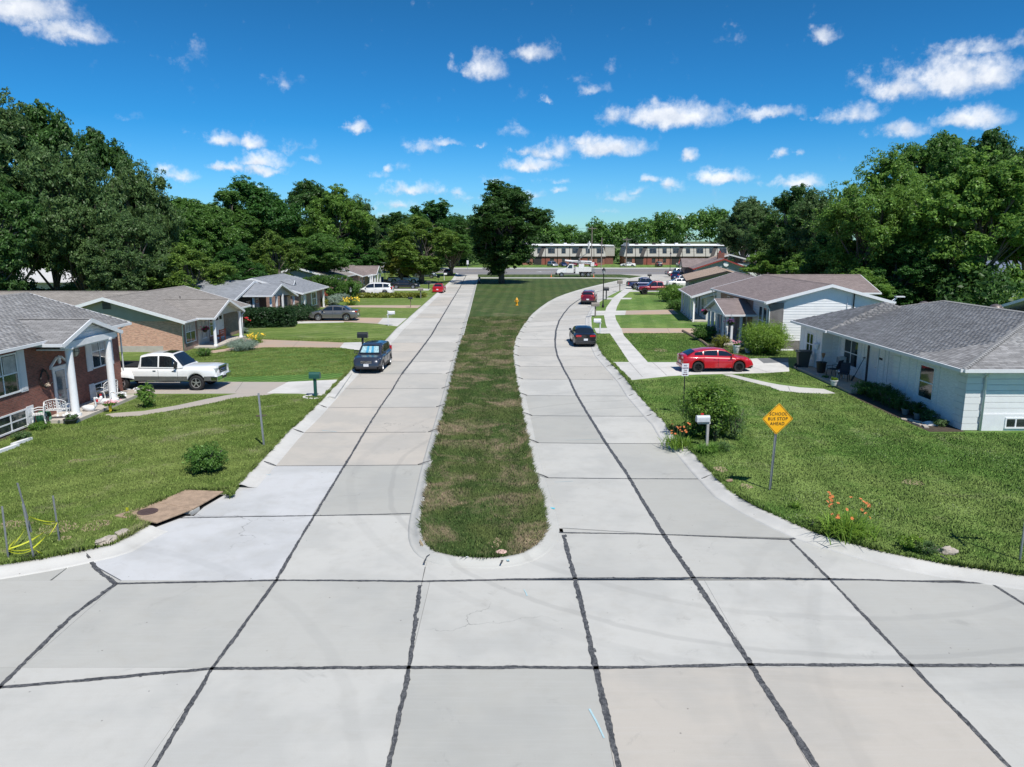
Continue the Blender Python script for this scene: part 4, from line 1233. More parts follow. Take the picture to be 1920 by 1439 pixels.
def wheel_meshes(r, w, rim):
    key = (r, w, rim.name)
    if key in WHEELS: return WHEELS[key]
    b = MB(); n = 22
    prof = [(r * .66, -w / 2), (r * .93, -w / 2), (r, -w * .36), (r, w * .36), (r * .93, w / 2), (r * .66, w / 2)]
    mtx = Matrix.Rotation(rad(90), 4, 'X')
    b.lathe(prof, n=n, m=m_tyre, mtx=mtx, cap=False)
    ty = b.mesh('tyre', True, False); ty.set_sharp_from_angle(angle=rad(40))
    b = MB()
    b.lathe([(r * .67, -w * .46), (r * .64, -w * .3), (r * .64, w * .3), (r * .67, w * .46)], n=n, m=rim, mtx=mtx, cap=False)
    for s in (-1, 1):
        y = s * w * .44
        ring = []
        for i in range(n):
            t = 6.283 * i / n
            ring += [(r * .68 * math.cos(t), y, r * .68 * math.sin(t)), (r * .58 * math.cos(t), y * 1.03, r * .58 * math.sin(t))]
        b.add(ring, [(2 * i, 2 * ((i + 1) % n), 2 * ((i + 1) % n) + 1, 2 * i + 1) for i in range(n)], rim)
        b.cyl((0, y * .8, 0), (0, y * 1.05, 0), r * .14, n=10, m=rim)
        for q in range(5):
            t = q * 6.283 / 5 + .3; c, sn = math.cos(t), math.sin(t)
            wv = r * .085
            b.add([(c * r * .1 - sn * wv, y * .98, sn * r * .1 + c * wv), (c * r * .1 + sn * wv, y * .98, sn * r * .1 - c * wv), (c * r * .62 + sn * wv * .8, y, sn * r * .62 - c * wv * .8), (c * r * .62 - sn * wv * .8, y, sn * r * .62 + c * wv * .8)], [(0, 1, 2, 3)], rim)
        b.cyl((0, y * .55, 0), (0, y * .6, 0), r * .6, n=n, m=m_under)
    rm = b.mesh('rim', False, False)
    WHEELS[key] = (ty, rm)
    return ty, rm
def pl(pts, x):
    if x <= pts[0][0]: return pts[0][1]
    for (a, b_), (c, d) in zip(pts, pts[1:]):
        if a <= x <= c:
            t = (x - a) / (c - a) if c > a else 0
            t2 = t * t * (3 - 2 * t) * .35 + t * .65
            return b_ + (d - b_) * t2
    return pts[-1][1]
SPEC = {
 'sedan': dict(L=4.75, W=1.83, top=[(-2.37, .95), (-2.25, 1.03), (-1.5, 1.06), (-.9, 1.0), (.9, .98), (1.2, .97), (2.0, .86), (2.28, .72), (2.37, .55)], sill=.26, wb=(-1.38, 1.36), r=.335,
    roof=[(-1.72, 1.0), (-1.05, 1.36), (-.5, 1.44), (.0, 1.455), (.45, 1.40), (1.18, .97)], gl=(-1.72, 1.18), side=(-1.35, .95), pil=(-1.0, -.08, .0, ), b0=.0, wr=.62, ww=.86),
 'hatch': dict(L=4.55, W=1.8, top=[(-2.27, .95), (-2.2, 1.05), (-1.4, 1.07), (.9, .99), (1.2, .97), (1.95, .88), (2.2, .72), (2.27, .55)], sill=.26, wb=(-1.33, 1.33), r=.34,
    roof=[(-2.05, 1.05), (-1.45, 1.32), (-.7, 1.43), (.0, 1.45), (.45, 1.39), (1.15, .97)], gl=(-2.05, 1.15), side=(-1.6, .9), pil=(-1.0, -.05), wr=.62, ww=.86),
 'suv': dict(L=4.55, W=1.83, top=[(-2.27, 1.0), (-2.2, 1.12), (-1.4, 1.12), (.9, 1.08), (1.2, 1.07), (1.95, 1.0), (2.2, .85), (2.27, .6)], sill=.32, wb=(-1.3, 1.33), r=.36,
    roof=[(-2.2, 1.1), (-1.95, 1.56), (-1.4, 1.64), (.0, 1.68), (.42, 1.62), (1.18, 1.08)], gl=(-2.2, 1.18), side=(-1.95, .92), pil=(-1.2, -.1), wr=.66, ww=.86),
 'van': dict(L=5.15, W=1.98, top=[(-2.57, 1.0), (-2.5, 1.1), (-1.4, 1.1), (1.1, 1.02), (1.5, 1.0), (2.15, .88), (2.45, .74), (2.57, .55)], sill=.26, wb=(-1.55, 1.53), r=.34,
    roof=[(-2.5, 1.1), (-2.2, 1.62), (-1.4, 1.72), (.0, 1.74), (.6, 1.64), (1.5, 1.02)], gl=(-2.5, 1.5), side=(-2.2, 1.15), pil=(-1.3, -.1), wr=.72, ww=.92),
 'pickup': dict(L=5.9, W=2.02, top=[(-2.95, 1.1), (-2.9, 1.16), (-.7, 1.16), (1.25, 1.14), (1.4, 1.17), (2.5, 1.1), (2.83, 1.0), (2.95, .7)], sill=.45, wb=(-1.75, 1.95), r=.42,
    roof=[(-.98, 1.15), (-.86, 1.76), (-.4, 1.88), (.3, 1.9), (.62, 1.84), (1.38, 1.16)], gl=(-.98, 1.38), side=(-.86, 1.12), pil=(.06,), bed=(-2.86, -1.04), wr=.76, ww=.93),
 'dually': dict(L=6.65, W=2.05, top=[(-3.32, 1.22), (-3.28, 1.28), (-.9, 1.28), (1.3, 1.26), (1.5, 1.3), (2.75, 1.31), (3.24, 1.27), (3.32, 1.05)], sill=.55, wb=(-2.0, 2.2), r=.42,
    roof=[(-1.02, 1.27), (-.93, 1.9), (-.4, 2.0), (.4, 2.02), (.8, 1.97), (1.5, 1.28)], gl=(-1.02, 1.5), side=(-.9, 1.22), pil=(.12,), bed=(-3.22, -1.08), wr=.78, ww=.94, two_tone=True),
}
def car(kind, col, label, cat, x, y, heading, rim=None, roofcol=None, sunshade=False, scale=1.0, group=None, name=None, z=0.0, lift=0.0, glassmat=None, tint_trim=None, plate=True, belt=None):
    """heading: direction the nose points, in degrees, 0 = +X"""
    S = SPEC[kind]; L, Wd, R = S['L'], S['W'], S['r']
    hw = Wd / 2
    o = thing(name or {'sedan': 'parked_car', 'hatch': 'parked_car', 'suv': 'parked_suv', 'van': 'minivan', 'pickup': 'pickup_truck', 'dually': 'pickup_truck'}[kind], label, cat, (x, y, z), rad(heading), group)
    o.scale = (scale,) * 3
    rim = rim or m_rim
    # body loft
    xs = [-L / 2 + L * i / 60 for i in range(61)]
    for w_ in S['wb']:
        for q in range(-8, 9): xs.append(w_ + R * 1.22 * math.sin(q / 8 * math.pi / 2))
    xs = sorted(set(round(q, 3) for q in xs if -L / 2 <= q <= L / 2))
    def wid(xx):
        t = abs(xx) / (L / 2)
        return hw * (1 - .19 * max(0, (t - .72) / .28) ** 2.2)
    def zb(xx):
        e = S['sill'] + lift + .12 * max(0, (abs(xx) / (L / 2) - .82) / .18)
        for w_ in S['wb']:
            d = abs(xx - w_) / (R * 1.2)
            if d < 1: e = max(e, R + lift * .4 + R * 1.2 * math.sqrt(1 - d * d))
        return e
    def zt(xx): return pl(S['top'], xx) + lift
    rows = []
    for xx in xs:
        w_ = wid(xx); a, t = zb(xx), zt(xx); t = max(t, a + .06)
        sh = t - .1 if t - a > .3 else t - .04
        m1 = a + (sh - a) * .35; m2 = a + (sh - a) * .8
        rows.append([(xx, w_ * .9, a), (xx, w_ * .985, a + min(.05, (m1 - a) * .5)), (xx, w_, m1), (xx, w_ * .995, m2), (xx, w_ * .955, sh), (xx, w_ * .84, t - .02), (xx, w_ * .5, t + .02), (xx, 0, t + .03)])
    b = MB(); nr = len(rows[0]); vs = []
    for r_ in rows:
        vs += r_ + [(p[0], -p[1], p[2]) for p in r_[:-1][::-1]]
    m_ = 2 * nr - 1
    fs = []
    for i in range(len(rows) - 1):
        for j in range(m_ - 1):
            fs.append((i * m_ + j, i * m_ + j + 1, (i + 1) * m_ + j + 1, (i + 1) * m_ + j))
    fs.append(tuple(range(m_))[::-1]); fs.append(tuple((len(rows) - 1) * m_ + j for j in range(m_)))
    b.add(vs, fs, col)
    # rocker trim / two tone lower band
    body = b.build('body', parent=o, angle=42, uv=False)
    b = MB()
    ub = S['sill'] + lift
    b.box((-L / 2 + .12, -hw * .84, ub - .04), (L / 2 - .12, hw * .84, ub + .3), m_under)
    b.build('chassis', parent=o, uv=False)
    if S.get('two_tone') or tint_trim:
        tm = tint_trim or M('pewter_paint', (0.14, 0.14, 0.13), .35, .3, .04, 3, 0, .7)
        h0, h1 = ub, ub + (.24 if S.get('two_tone') else .14)
        for s in (-1, 1):
            b = MB()
            for i in range(len(xs) - 1):
                if b.f and not (zb(xs[i]) < h0 + .1 and zb(xs[i + 1]) < h0 + .1): b.build('lower_trim', parent=o, uv=False); b = MB()
                if zb(xs[i]) < h0 + .1 and zb(xs[i + 1]) < h0 + .1:
                    y0, y1 = s * (wid(xs[i]) + .006), s * (wid(xs[i + 1]) + .006)
                    q = [(xs[i], y0, h0 - .01), (xs[i + 1], y1, h0 - .01), (xs[i + 1], y1, h1), (xs[i], y0, h1)]
                    b.poly(q if s < 0 else q[::-1], tm)
            if b.f: b.build('lower_trim', parent=o, uv=False)
    # greenhouse
    g0, g1 = S['gl']; wr, ww = S['wr'], S['ww'] * hw
    def zr(xx): return pl(S['roof'], xx) + lift
    def gsec(xx, off=0.0):
        zb_, zt_ = zt(xx) - .03, zr(xx)
        f = min(1, max(0, (zt_ - zb_) / .5))
        wt = ww + (wr - ww) * f
        wt = max(wt, wr) if f < 1 else wr
        return (ww * (wid(xx) / hw) + off, zb_, wt + off * .9, zt_)
    gx_ = sorted(set([g0 + (g1 - g0) * i / 36 for i in range(37)] + [p[0] for p in S['roof']]))
    b = MB(); vs = []; fs = []
    for xx in gx_:
        w0, z0, w1, z1 = gsec(xx)
        z1 = max(z1, z0 + .005)
        vs += [(xx, w0, z0), (xx, w0 + (w1 - w0) * .88, z0 + (z1 - z0) * .88), (xx, w1 * .93, z1 - .012), (xx, w1 * .5, z1 + .018), (xx, 0, z1 + .024), (xx, -w1 * .5, z1 + .018), (xx, -w1 * .93, z1 - .012), (xx, -(w0 + (w1 - w0) * .88), z0 + (z1 - z0) * .88), (xx, -w0, z0)]
    for i in range(len(gx_) - 1):
        for j in range(8): fs.append((i * 9 + j, i * 9 + j + 1, (i + 1) * 9 + j + 1, (i + 1) * 9 + j))
    b.add(vs, fs, roofcol or col)
    b.build('cabin', parent=o, angle=50, uv=False)
    gm = glassmat or m_glass
    # windscreen and rear screen, a little proud of the cabin
    rp = S['roof']
    def screen(x0, x1, nm, mat, sgn, inset=.9, prou=.012):
        q = []
        for xx in (x0, x1):
            w0, z0, w1, z1 = gsec(xx)
            q.append((xx + sgn * prou, w1 * inset * (.97 if z1 - z0 < .2 else .9), z1 + .012 + prou))
        (xa, wa, za), (xb, wb_, zb2) = q
        N = 6; vs = []; fs = []
        for t in range(N + 1):
            u_ = t / N * 2 - 1
            vs += [(xa, wa * u_, za + .018 * (1 - u_ * u_)), (xb, wb_ * u_, zb2 + .018 * (1 - u_ * u_))]
        for t in range(N): fs.append((2 * t, 2 * t + 1, 2 * t + 3, 2 * t + 2) if sgn > 0 else (2 * t, 2 * t + 2, 2 * t + 3, 2 * t + 1))
        bb = MB(); bb.add(vs, fs, mat); return bb.build(nm, parent=o, uv=False)
    screen(rp[-2][0] + .06, rp[-1][0] - .06, 'windscreen', gm, 1)
    if S.get('bed') is None: screen(rp[1][0] - .04, rp[0][0] + .07, 'rear_window', gm, -1)
    else:
        bb = MB(); zz = S['roof'][1][1] + lift; bb.box((rp[1][0] - .075, -.6, 1.3 + lift if kind == 'dually' else 1.22 + lift), (rp[1][0] - .02, .6, zz - .04), gm); bb.build('rear_window', parent=o, uv=False)
    # side windows between pillars
    s0, s1 = S['side']; cuts = [s0] + list(S['pil'])[:2] + [s1]
    if len(cuts) > 2 and cuts[-2] >= cuts[-1]: cuts.pop(-2)
    cuts = sorted(set(cuts))
    for s in (-1, 1):
        for a_, c_ in zip(cuts, cuts[1:]):
            if c_ - a_ < .25: continue
            bb = MB(); vs = []; fs = []; N = 7
            for t in range(N + 1):
                xx = a_ + .04 + (c_ - a_ - .08) * t / N
                w0, z0, w1, z1 = gsec(xx, .012)
                zlo = z0 + .07; zhi = z0 + (z1 - z0) * .86
                if zhi < zlo: zhi = zlo + .002
                def wz(zq): return w0 + (w1 - w0) * .88 * min(1, (zq - z0) / max(.01, (z1 - z0) * .88))
                vs += [(xx, s * wz(zlo), zlo), (xx, s * wz(zhi), zhi)]
            for t in range(N): fs.append((2 * t, 2 * t + 1, 2 * t + 3, 2 * t + 2) if s > 0 else (2 * t, 2 * t + 2, 2 * t + 3, 2 * t + 1))
            bb.add(vs, fs, gm); bb.build('side_window', parent=o, uv=False)
    # door seams and handles
    for s in (-1, 1):
        for i, dx in enumerate([c for c in cuts[1:-1]] + [cuts[-1] - .02]):
            hz = zt(dx) - .17
            bb = MB(); bb.box((dx - .3, s * (hw + .0) - .02, hz - .016), (dx - .14, s * (hw + .0) + .02, hz + .016), m_trim if kind == 'dually' else (col if col is not m_trim else m_chrome))
            bb.build('door_handle', parent=o, uv=False)
            bb = MB(); bb.box((dx - .006, s * hw - .012 - .003 * s, S['sill'] + lift + .1), (dx + .006, s * hw + .0035 * s + .001, zt(dx) - .1), m_trim); bb.build('door_gap', parent=o, uv=False)
    # mirrors
    for s in (-1, 1):
        bb = MB(); mx = cuts[-1] - .08; mz = zt(mx) + .08
        big = 1.5 if kind in ('dually', 'pickup') else 1
        bb.box((mx - .05, s * (hw * .9), mz - .05), (mx + .05, s * (hw + .06), mz + .0), m_trim)
        bb.box((mx - .07, s * (hw + .02) - .09, mz - .06 * big), (mx + .07, s * (hw + .12) + .09 * (1 if s > 0 else 1) - .09, mz + .09 * big), m_trim if kind in ('dually', 'pickup') else col)
        bb.build('mirror', parent=o, bevel=.02, uv=False)
    # lights, grille, bumpers, plates
    fx = L / 2; tz = zt(fx - .25)
    for s in (-1, 1):
        bb = MB(); yy = s * hw * .66
        if kind in ('pickup', 'dually'):
            bb.box((fx - .2, yy - .17, tz - .34), (fx + .012 - .03, yy + .17, tz - .06), m_head)
        else:
            bb.add([(fx - .12, s * hw * .38, tz - .18), (fx - .035, s * hw * .38, tz - .24), (fx - .16, s * hw * .85, tz - .2), (fx - .42, s * hw * .965, tz - .14),
                    (fx - .12, s * hw * .38, tz - .08), (fx - .1, s * hw * .38, tz - .1), (fx - .26, s * hw * .84, tz - .04), (fx - .5, s * hw * .93, tz - .0)],
                   [(0, 1, 5, 4), (1, 2, 6, 5), (2, 3, 7, 6), (4, 5, 6, 7), (0, 3, 2, 1)], m_head)
        bb.build('headlight', parent=o, uv=False)
        bb = MB(); rz_ = zt(-fx + .1)
        if kind in ('pickup', 'dually'): bb.box((-fx - .012, s * hw * .86 - .09, rz_ - .42), (-fx + .14, s * hw * .86 + .09, rz_ - .06), m_tail)
        elif kind in ('suv', 'van'): bb.box((-fx + .0, s * hw * .74 - .1, rz_ - .25), (-fx + .22, s * hw * .74 + .17, rz_ + .1), m_tail)
        else: bb.box((-fx - .01, s * hw * .6 - .2, rz_ - .2), (-fx + .3, s * hw * .6 + .235, rz_ - .05), m_tail)
        bb.build('taillight', parent=o, bevel=.02, uv=False)
    bb = MB(); bb.box((fx - .1, -hw * .4, tz - .32), (fx - .012, hw * .4, tz - .12), m_trim)
    if kind in ('dually', 'pickup'):
        bb.box((fx - .04, -hw * .46, tz - .36), (fx + .03, hw * .46, tz - .06), m_trim)
        gr = bb.build('grille', parent=o, uv=False)
        bb = MB()
        if kind == 'dually':
            bb.box((fx - .03, -hw * .5, tz - .06), (fx + .045, hw * .5, tz + .02), m_chrome)
            for q in (-.3, -.2): bb.box((fx + .02, -hw * .44, tz + q), (fx + .042, hw * .44, tz + q + .025), m_chrome)
            bb.lathe([(.001, 0), (.11, 0), (.11, .02), (.001, .02)], n=12, m=M('badge_blue', (.02, .05, .2), .3), mtx=Matrix.Translation((fx + .03, 0, tz - .2)) @ Matrix.Rotation(rad(90), 4, 'Y') @ Matrix.Diagonal((.45, 1, 1, 1)))
        bb.box((fx - .3, -hw * .93, S['sill'] + lift - .02), (fx + .07, hw * .93, S['sill'] + lift + .22), m_chrome if kind == 'dually' else m_trim)
        bb.box((fx + .0, -hw * .3, S['sill'] + lift + .02), (fx + .08, hw * .3, S['sill'] + lift + .16), m_trim)
        bb.build('front_bumper', parent=o, bevel=.03, uv=False)
    else:
        for q in (-.28, -.21, -.15): bb.box((fx - .03, -hw * .38, tz + q), (fx - .004, hw * .38, tz + q + .018), m_chrome)
        gr = bb.build('grille', parent=o, uv=False)
        bb = MB(); bb.box((fx - .16, -hw * .74, S['sill'] + .0), (fx + .004, hw * .74, S['sill'] + .13), m_trim); bb.build('air_intake', parent=o, bevel=.02, uv=False)
    bb = MB()
    if plate: bb.box((fx - .0, -.16, S['sill'] + lift + .16), (fx + (.095 if S.get('bed') else .025), .16, S['sill'] + lift + .32), m_plate)
    if plate: bb.build('licence_plate', parent=o, uv=False)
    bb = MB(); rz_ = zt(-fx)
    bb.box((-fx - .02, -.16, rz_ - .42), (-fx + .02, .16, rz_ - .26), m_plate); bb.build('licence_plate', parent=o, uv=False)
    bb = MB(); bb.box((-fx - .05, -hw * .86, S['sill'] + lift + .0), (-fx + .2, hw * .86, S['sill'] + lift + .2), m_chrome if kind in ('dually',) else (m_trim if kind in ('pickup', 'suv') else col))
    bb.build('rear_bumper', parent=o, bevel=.03, uv=False)
    if S.get('bed'):
        b0, b1 = S['bed']; zz = pl(S['top'], -1.8) + lift
        bb = MB(); t = .07
        bb.box((b0, -hw * .8, zz - .02), (b1, hw * .8, zz + .036), m_under)
        bb.box((b0, -hw * .88, zz + .0), (b1, -hw * .8, zz + .07), m_trim); bb.box((b0, hw * .8, zz + .0), (b1, hw * .88, zz + .07), m_trim)
        bb.build('cargo_bed', parent=o, uv=False)
    if kind == 'dually':
        for s in (-1, 1):
            bb = MB(); vs = []; N = 10
            for i in range(N + 1):
                t = i / N; xx = -2.0 - .75 + 1.5 * t; k_ = math.sin(t * math.pi) ** .5
                vs += [(xx, s * (hw - .01), .62 + .0), (xx, s * (hw + .2 * k_), .62 + .35 * k_ * .4), (xx, s * (hw + .2 * k_), .8 + .22 * k_), (xx, s * (hw - .01), .92 + .24 * k_)]
            fs = []
            for i in range(N):
                for j in range(1, 3): 
                    q = (i * 4 + j, i * 4 + j + 1, (i + 1) * 4 + j + 1, (i + 1) * 4 + j); fs.append(q if s > 0 else q[::-1])
            bb.add(vs, fs, col); bb.build('rear_fender', parent=o, angle=60, uv=False)
        for s in (-1, 1): bb = MB(); bb.tube([(-1.0, s * (hw + .04), .48), (1.35, s * (hw + .04), .48)], .045, 8, m_chrome); bb.build('running_board', parent=o, uv=False)
        bb = MB(); bb.box((.2, -.42, 2.035), (.75, .42, 2.05), m_glass); bb.build('sunroof', parent=o, uv=False)
    # arches and wheels
    R2 = R * (1 + lift * .7)
    ty, rm = wheel_meshes(round(R2, 3), .24 if kind not in ('dually', 'pickup') else .29, rim)
    for w_ in S['wb']:
        for s in (-1, 1):
            bb = thing('wheel', None, None); bb.parent = o; bb.location = (w_, s * (hw - .14 + (.1 if kind == 'dually' and w_ < 0 else 0)), R2)
            link('tyre', ty, bb); link('rim', rm, bb)
    if sunshade:
        sm = M('sunshade_print', (0.16, .5, .6), .5, 0, .6, 3.5); sb = MB()
        def shp(i): return None
        w0, z0, w1, z1 = gsec(rp[-2][0] + .06); wb0, zb0, wb1, zb1 = gsec(rp[-1][0] - .06)
        mats_ = [M('sunshade_silver', (.30, .45, .48), .4, 0, .5, 9), M('sunshade_teal', (.05, .25, .4), .4, 0, .2, 9)]
        for i in range(7):
            u0, u1 = -1 + 2 * i / 7, -1 + 2 * (i + 1) / 7
            pr = .03
            q = [(rp[-2][0] + .2 + pr, w1 * .78 * u0, z1 - .06 + pr), (rp[-1][0] - .14 + pr, wb1 * .78 * u0, zb1 + .06 + pr), (rp[-1][0] - .14 + pr, wb1 * .78 * u1, zb1 + .06 + pr), (rp[-2][0] + .2 + pr, w1 * .78 * u1, z1 - .06 + pr)]
            sb.poly(q, mats_[1 if i in (2, 4) else 0])
        sb.build('sunshade', parent=o, uv=False)
    return o
P_ = lambda n, c, m=0.0, r=.3: paint(n, c, m, r)
p_white = P_('white', (.78, .78, .77)); p_red = P_('red', (.48, .008, .02)); p_dred = P_('dark_red', (.16, .004, .012), .2); p_black = P_('black', (.010, .010, .012))
p_grey = P_('grey', (.17, .165, .155), .5); p_dgrey = P_('dark_grey_blue', (.045, .052, .07), .4); p_blue = P_('navy', (.012, .025, .09), .2); p_silver = P_('silver', (.45, .45, .45), .5)
p_red2 = P_('ruby', (.20, .006, .014), .2); p_bluegrey = P_('slate', (.10, .13, .15), .4)
def on(u, v, z=0.0): p = G(u, v, z); return p.x, p.y
# left side
x_, y_ = on(330, 728, DZ); car('dually', p_white, 'white crew cab pickup with grey lower sides parked beside the red brick house', 'pickup truck', -19.75, 41.2, -1.5, z=DZ)
x_, y_ = on(688, 698); car('suv', p_dgrey, 'dark blue-grey crossover with a sunshade, parked at the left kerb', 'car', -9.2, 48.2, -91.3, sunshade=True, tint_trim=m_trim)
car('sedan', p_grey, 'grey sedan parked nose-in on the brown drive behind the hedges', 'car', *on(627, 600.5, DZ), 180, z=DZ, scale=1.06)
car('van', p_white, 'white minivan on the drive beside the row of daylilies', 'minivan', *on(703, 553.5, DZ), 180, z=DZ, scale=1.08)
car('sedan', p_black, 'black sedan parked behind the white minivan', 'car', *on(760, 541.5, DZ), 0, z=DZ, scale=1.04)
car('pickup', p_white, 'white pickup with a grey front end behind the black sedan', 'pickup truck', *on(757, 532, DZ), 2, z=DZ)
car('sedan', p_red, 'bright red sedan parked on the left lane, seen from behind', 'car', *on(823.5, 548.5), 88.5, scale=.98)
car('suv', p_bluegrey, 'slate blue car in the shade of the light green yard tree', 'car', *on(797, 522, DZ), 0, z=DZ, scale=1.1)
car('sedan', p_blue, 'dark blue car half hidden at the far end of the left lane', 'car', *on(840, 516.5, DZ), 90, z=DZ)
# right side
car('sedan', p_black, 'black sedan parked at the right kerb, seen from behind', 'car', 5.8, 60.1, 91, scale=1.0)
car('suv', p_dred, 'dark red crossover parked beyond the black sedan, seen from behind', 'car', 10.3, 98.6, 80, scale=1.06, rim=m_rim, tint_trim=m_trim)
car('hatch', p_red, 'bright red sporty hatchback with black wheels on the right driveway', 'car', 13.05, 46.7, 2.5, z=DZ, rim=m_rim_k, scale=.99)
car('pickup', p_red2, 'dark red crew cab pickup with black wheels parked by the lawn', 'pickup truck', *on(1230, 552, DZ), 181, z=DZ, rim=m_rim_k, lift=.14, tint_trim=M('grey_flares', (.12, .115, .11), .6))
car('pickup', p_blue, 'navy pickup parked across the drive behind the dark red pickup', 'pickup truck', *on(1208, 541.5, DZ), 2, z=DZ)
car('sedan', p_white, 'white sedan parked behind the dark red pickup', 'car', *on(1277, 538.5, DZ), 0, z=DZ, scale=1.05)
car('suv', p_white, 'white crossover parked behind the white sedan', 'car', *on(1292, 533, DZ), 0, z=DZ)
car('suv', p_blue, 'dark blue SUV beside the tan roofed house', 'car', *on(1272, 525.5, DZ), 60, z=DZ, scale=1.1)
car('pickup', p_silver, 'silver pickup standing farthest up the right drive', 'pickup truck', *on(1272, 518.5, DZ), 10, z=DZ)
# along the avenue
car('van', p_silver, 'silver minivan parked before the left apartment building', 'minivan', *on(1036, 500.5), -70)
car('sedan', p_blue, 'small blue car behind the utility truck', 'car', *on(1056, 500.5), -80)
car('sedan', p_red, 'red car half hidden behind the boom of the utility truck', 'car', *on(1112, 500.5), -80)
car('sedan', p_dred, 'dark red car between the utility truck boom and the apartments', 'car', *on(1074, 499.5), -80)
car('sedan', p_white, 'white sedan parked between the two apartment buildings', 'car', *on(1177, 500.8), 175)
car('suv', p_black, 'black SUV parked before the right apartment building', 'car', *on(1235, 501), 88)
car('sedan', p_white, 'white car behind the stop sign across the avenue', 'car', *on(1275, 501), 90)
# --- utility bucket truck
def utility_truck(x, y, hd):
    o = thing('bucket_truck', 'white utility truck with a folded boom parked on the median path', 'truck', (x, y, 0), rad(hd))
    pw = p_white
    b = MB()
    b.add([(1.9, -1.15, .95), (4.0, -1.0, .8), (4.0, 1.0, .8), (1.9, 1.15, .95), (1.9, -1.1, 2.05), (3.8, -.85, 1.62), (3.8, .85, 1.62), (1.9, 1.1, 2.05), (4.12, -.8, 1.2), (4.12, .8, 1.2)],
          [(0, 1, 5, 4), (3, 7, 6, 2), (4, 5, 6, 7), (1, 8, 5), (2, 6, 9), (8, 9, 6, 5), (1, 2, 9, 8), (0, 4, 7, 3)], pw)
    b.build('bonnet', parent=o, bevel=.05, uv=False)
    b = MB()
    b.add([(.3, -1.15, .9), (1.95, -1.15, .9), (1.95, 1.15, .9), (.3, 1.15, .9), (.3, -1.1, 2.85), (1.25, -1.1, 2.85), (1.25, 1.1, 2.85), (.3, 1.1, 2.85), (1.92, -1.15, 2.0), (1.92, 1.15, 2.0)],
          [(0, 1, 8, 5, 4), (3, 7, 6, 9, 2), (4, 5, 6, 7), (8, 9, 6, 5), (1, 2, 9, 8), (0, 4, 7, 3)], pw)
    cab = b.build('cab', parent=o, bevel=.04, uv=False)
    b = MB()
    for s in (-1, 1): b.add([(.6, s * 1.165, 1.95), (1.7, s * 1.165, 1.95), (1.25, s * 1.13, 2.65), (.6, s * 1.13, 2.65)], [(0, 1, 2, 3) if s < 0 else (0, 3, 2, 1)], m_glass)
    b.build('side_window', parent=o, uv=False)
    b = MB(); b.add([(1.9, -1.0, 2.08), (1.9, 1.0, 2.08), (1.32, .95, 2.78), (1.32, -.95, 2.78)], [(0, 1, 2, 3)], m_glass); wsc = b.build('windscreen', parent=o, uv=False); wsc.location.x = .02
    b = MB(); b.box((-4.6, -.5, .75), (4.0, .5, 1.0), m_under); b.box((3.9, -1.15, .45), (4.25, 1.15, .85), m_trim); b.build('chassis', parent=o, uv=False)
    b = MB()
    for (a, c, z0, z1) in ((-3.7, -.1, 1.15, 2.15), (-.9, -.1, .75, 1.2)):
        for s in (-1, 1): b.box((a, s * 1.2 - .28, z0), (c, s * 1.2 + (.0 if s > 0 else 0) + .05 * s + .0, z1), pw) if s > 0 else b.box((a, -1.25, z0), (c, -.9, z1), pw)
    b.box((-3.7, -.9, 1.15), (-.1, .9, 1.6), pw)
    b.build('service_body', parent=o, bevel=.02, uv=False)
    for i in range(5):
        b = MB(); x0 = -3.6 + i * .7
        b.box((x0, -1.27, 1.3), (x0 + .62, -1.235, 2.05), M('off_white', (.66, .66, .64), .4)); b.build('locker_door', parent=o, uv=False)
    b = MB(); b.box((-2.1, -.6, 1.6), (-.9, .6, 2.9), pw); b.build('turret', parent=o, bevel=.03, uv=False); b = MB(); b.box((-4.4, -1.1, .9), (-3.75, 1.1, 1.9), M('grey_metal', (.3, .31, .32), .5, .3)); b.build('tail_deck', parent=o, bevel=.03, uv=False)
    b = MB(); b.tube([(-3.8, 0, 3.0), (-1.5, 0, 3.25), (2.2, 0, 3.6)], [.26, .25, .2], 8, pw); b.tube([(-3.8, .3, 3.35), (1.9, .3, 3.55)], .16, 8, pw); b.build('boom', parent=o, uv=False)
    b = MB(); b.tube([(-1.5, .6, 2.9), (-.9, .7, 4.0), (-2.6, .9, 5.2), (-3.0, .9, 7.6)], [.1, .1, .09, .06], 6, M('grey_metal', (.3, .31, .32), .5, .3)); b.tube([(-3.0, .9, 6.2), (-3.15, .9, 7.9)], .14, 6, pw); b.build('jib', parent=o, uv=False)
    b = MB(); b.box((-4.4, -.55, 2.3), (-3.6, .35, 3.2), pw); b.build('bucket', parent=o, bevel=.06, uv=False)
    ty, rm = wheel_meshes(.52, .32, m_rim)
    for wx in (2.95, -1.75, -3.05):
        for s in (-1, 1):
            w_ = thing('wheel', None, None); w_.parent = o; w_.location = (wx, s * .98, .52); link('tyre', ty, w_); link('rim', rm, w_)
    return o
ut = utility_truck(*on(1077, 520.3), 180); ut.location.z = DZ
m_orange = M('traffic_orange', (.8, .16, .02), .5)
def cone(x, y, lb):
    o = thing('traffic_cone', lb, 'traffic cone', (x, y, DZ)); b = MB(); b.box((-.18, -.18, 0), (.18, .18, .03), m_orange); b.build('base', parent=o, uv=False)
    b = MB(); b.cyl((0, 0, .03), (0, 0, .75), .13, .03, 10, m_orange); b.build('body', parent=o, uv=False)
    b = MB(); b.cyl((0, 0, .4), (0, 0, .52), .088, .071, 10, m_plate); b.build('stripe', parent=o, uv=False)
cone(*on(1033.5, 521), 'orange traffic cone at the nose of the utility truck'); cone(*on(1113, 521.3), 'orange traffic cone behind the utility truck')
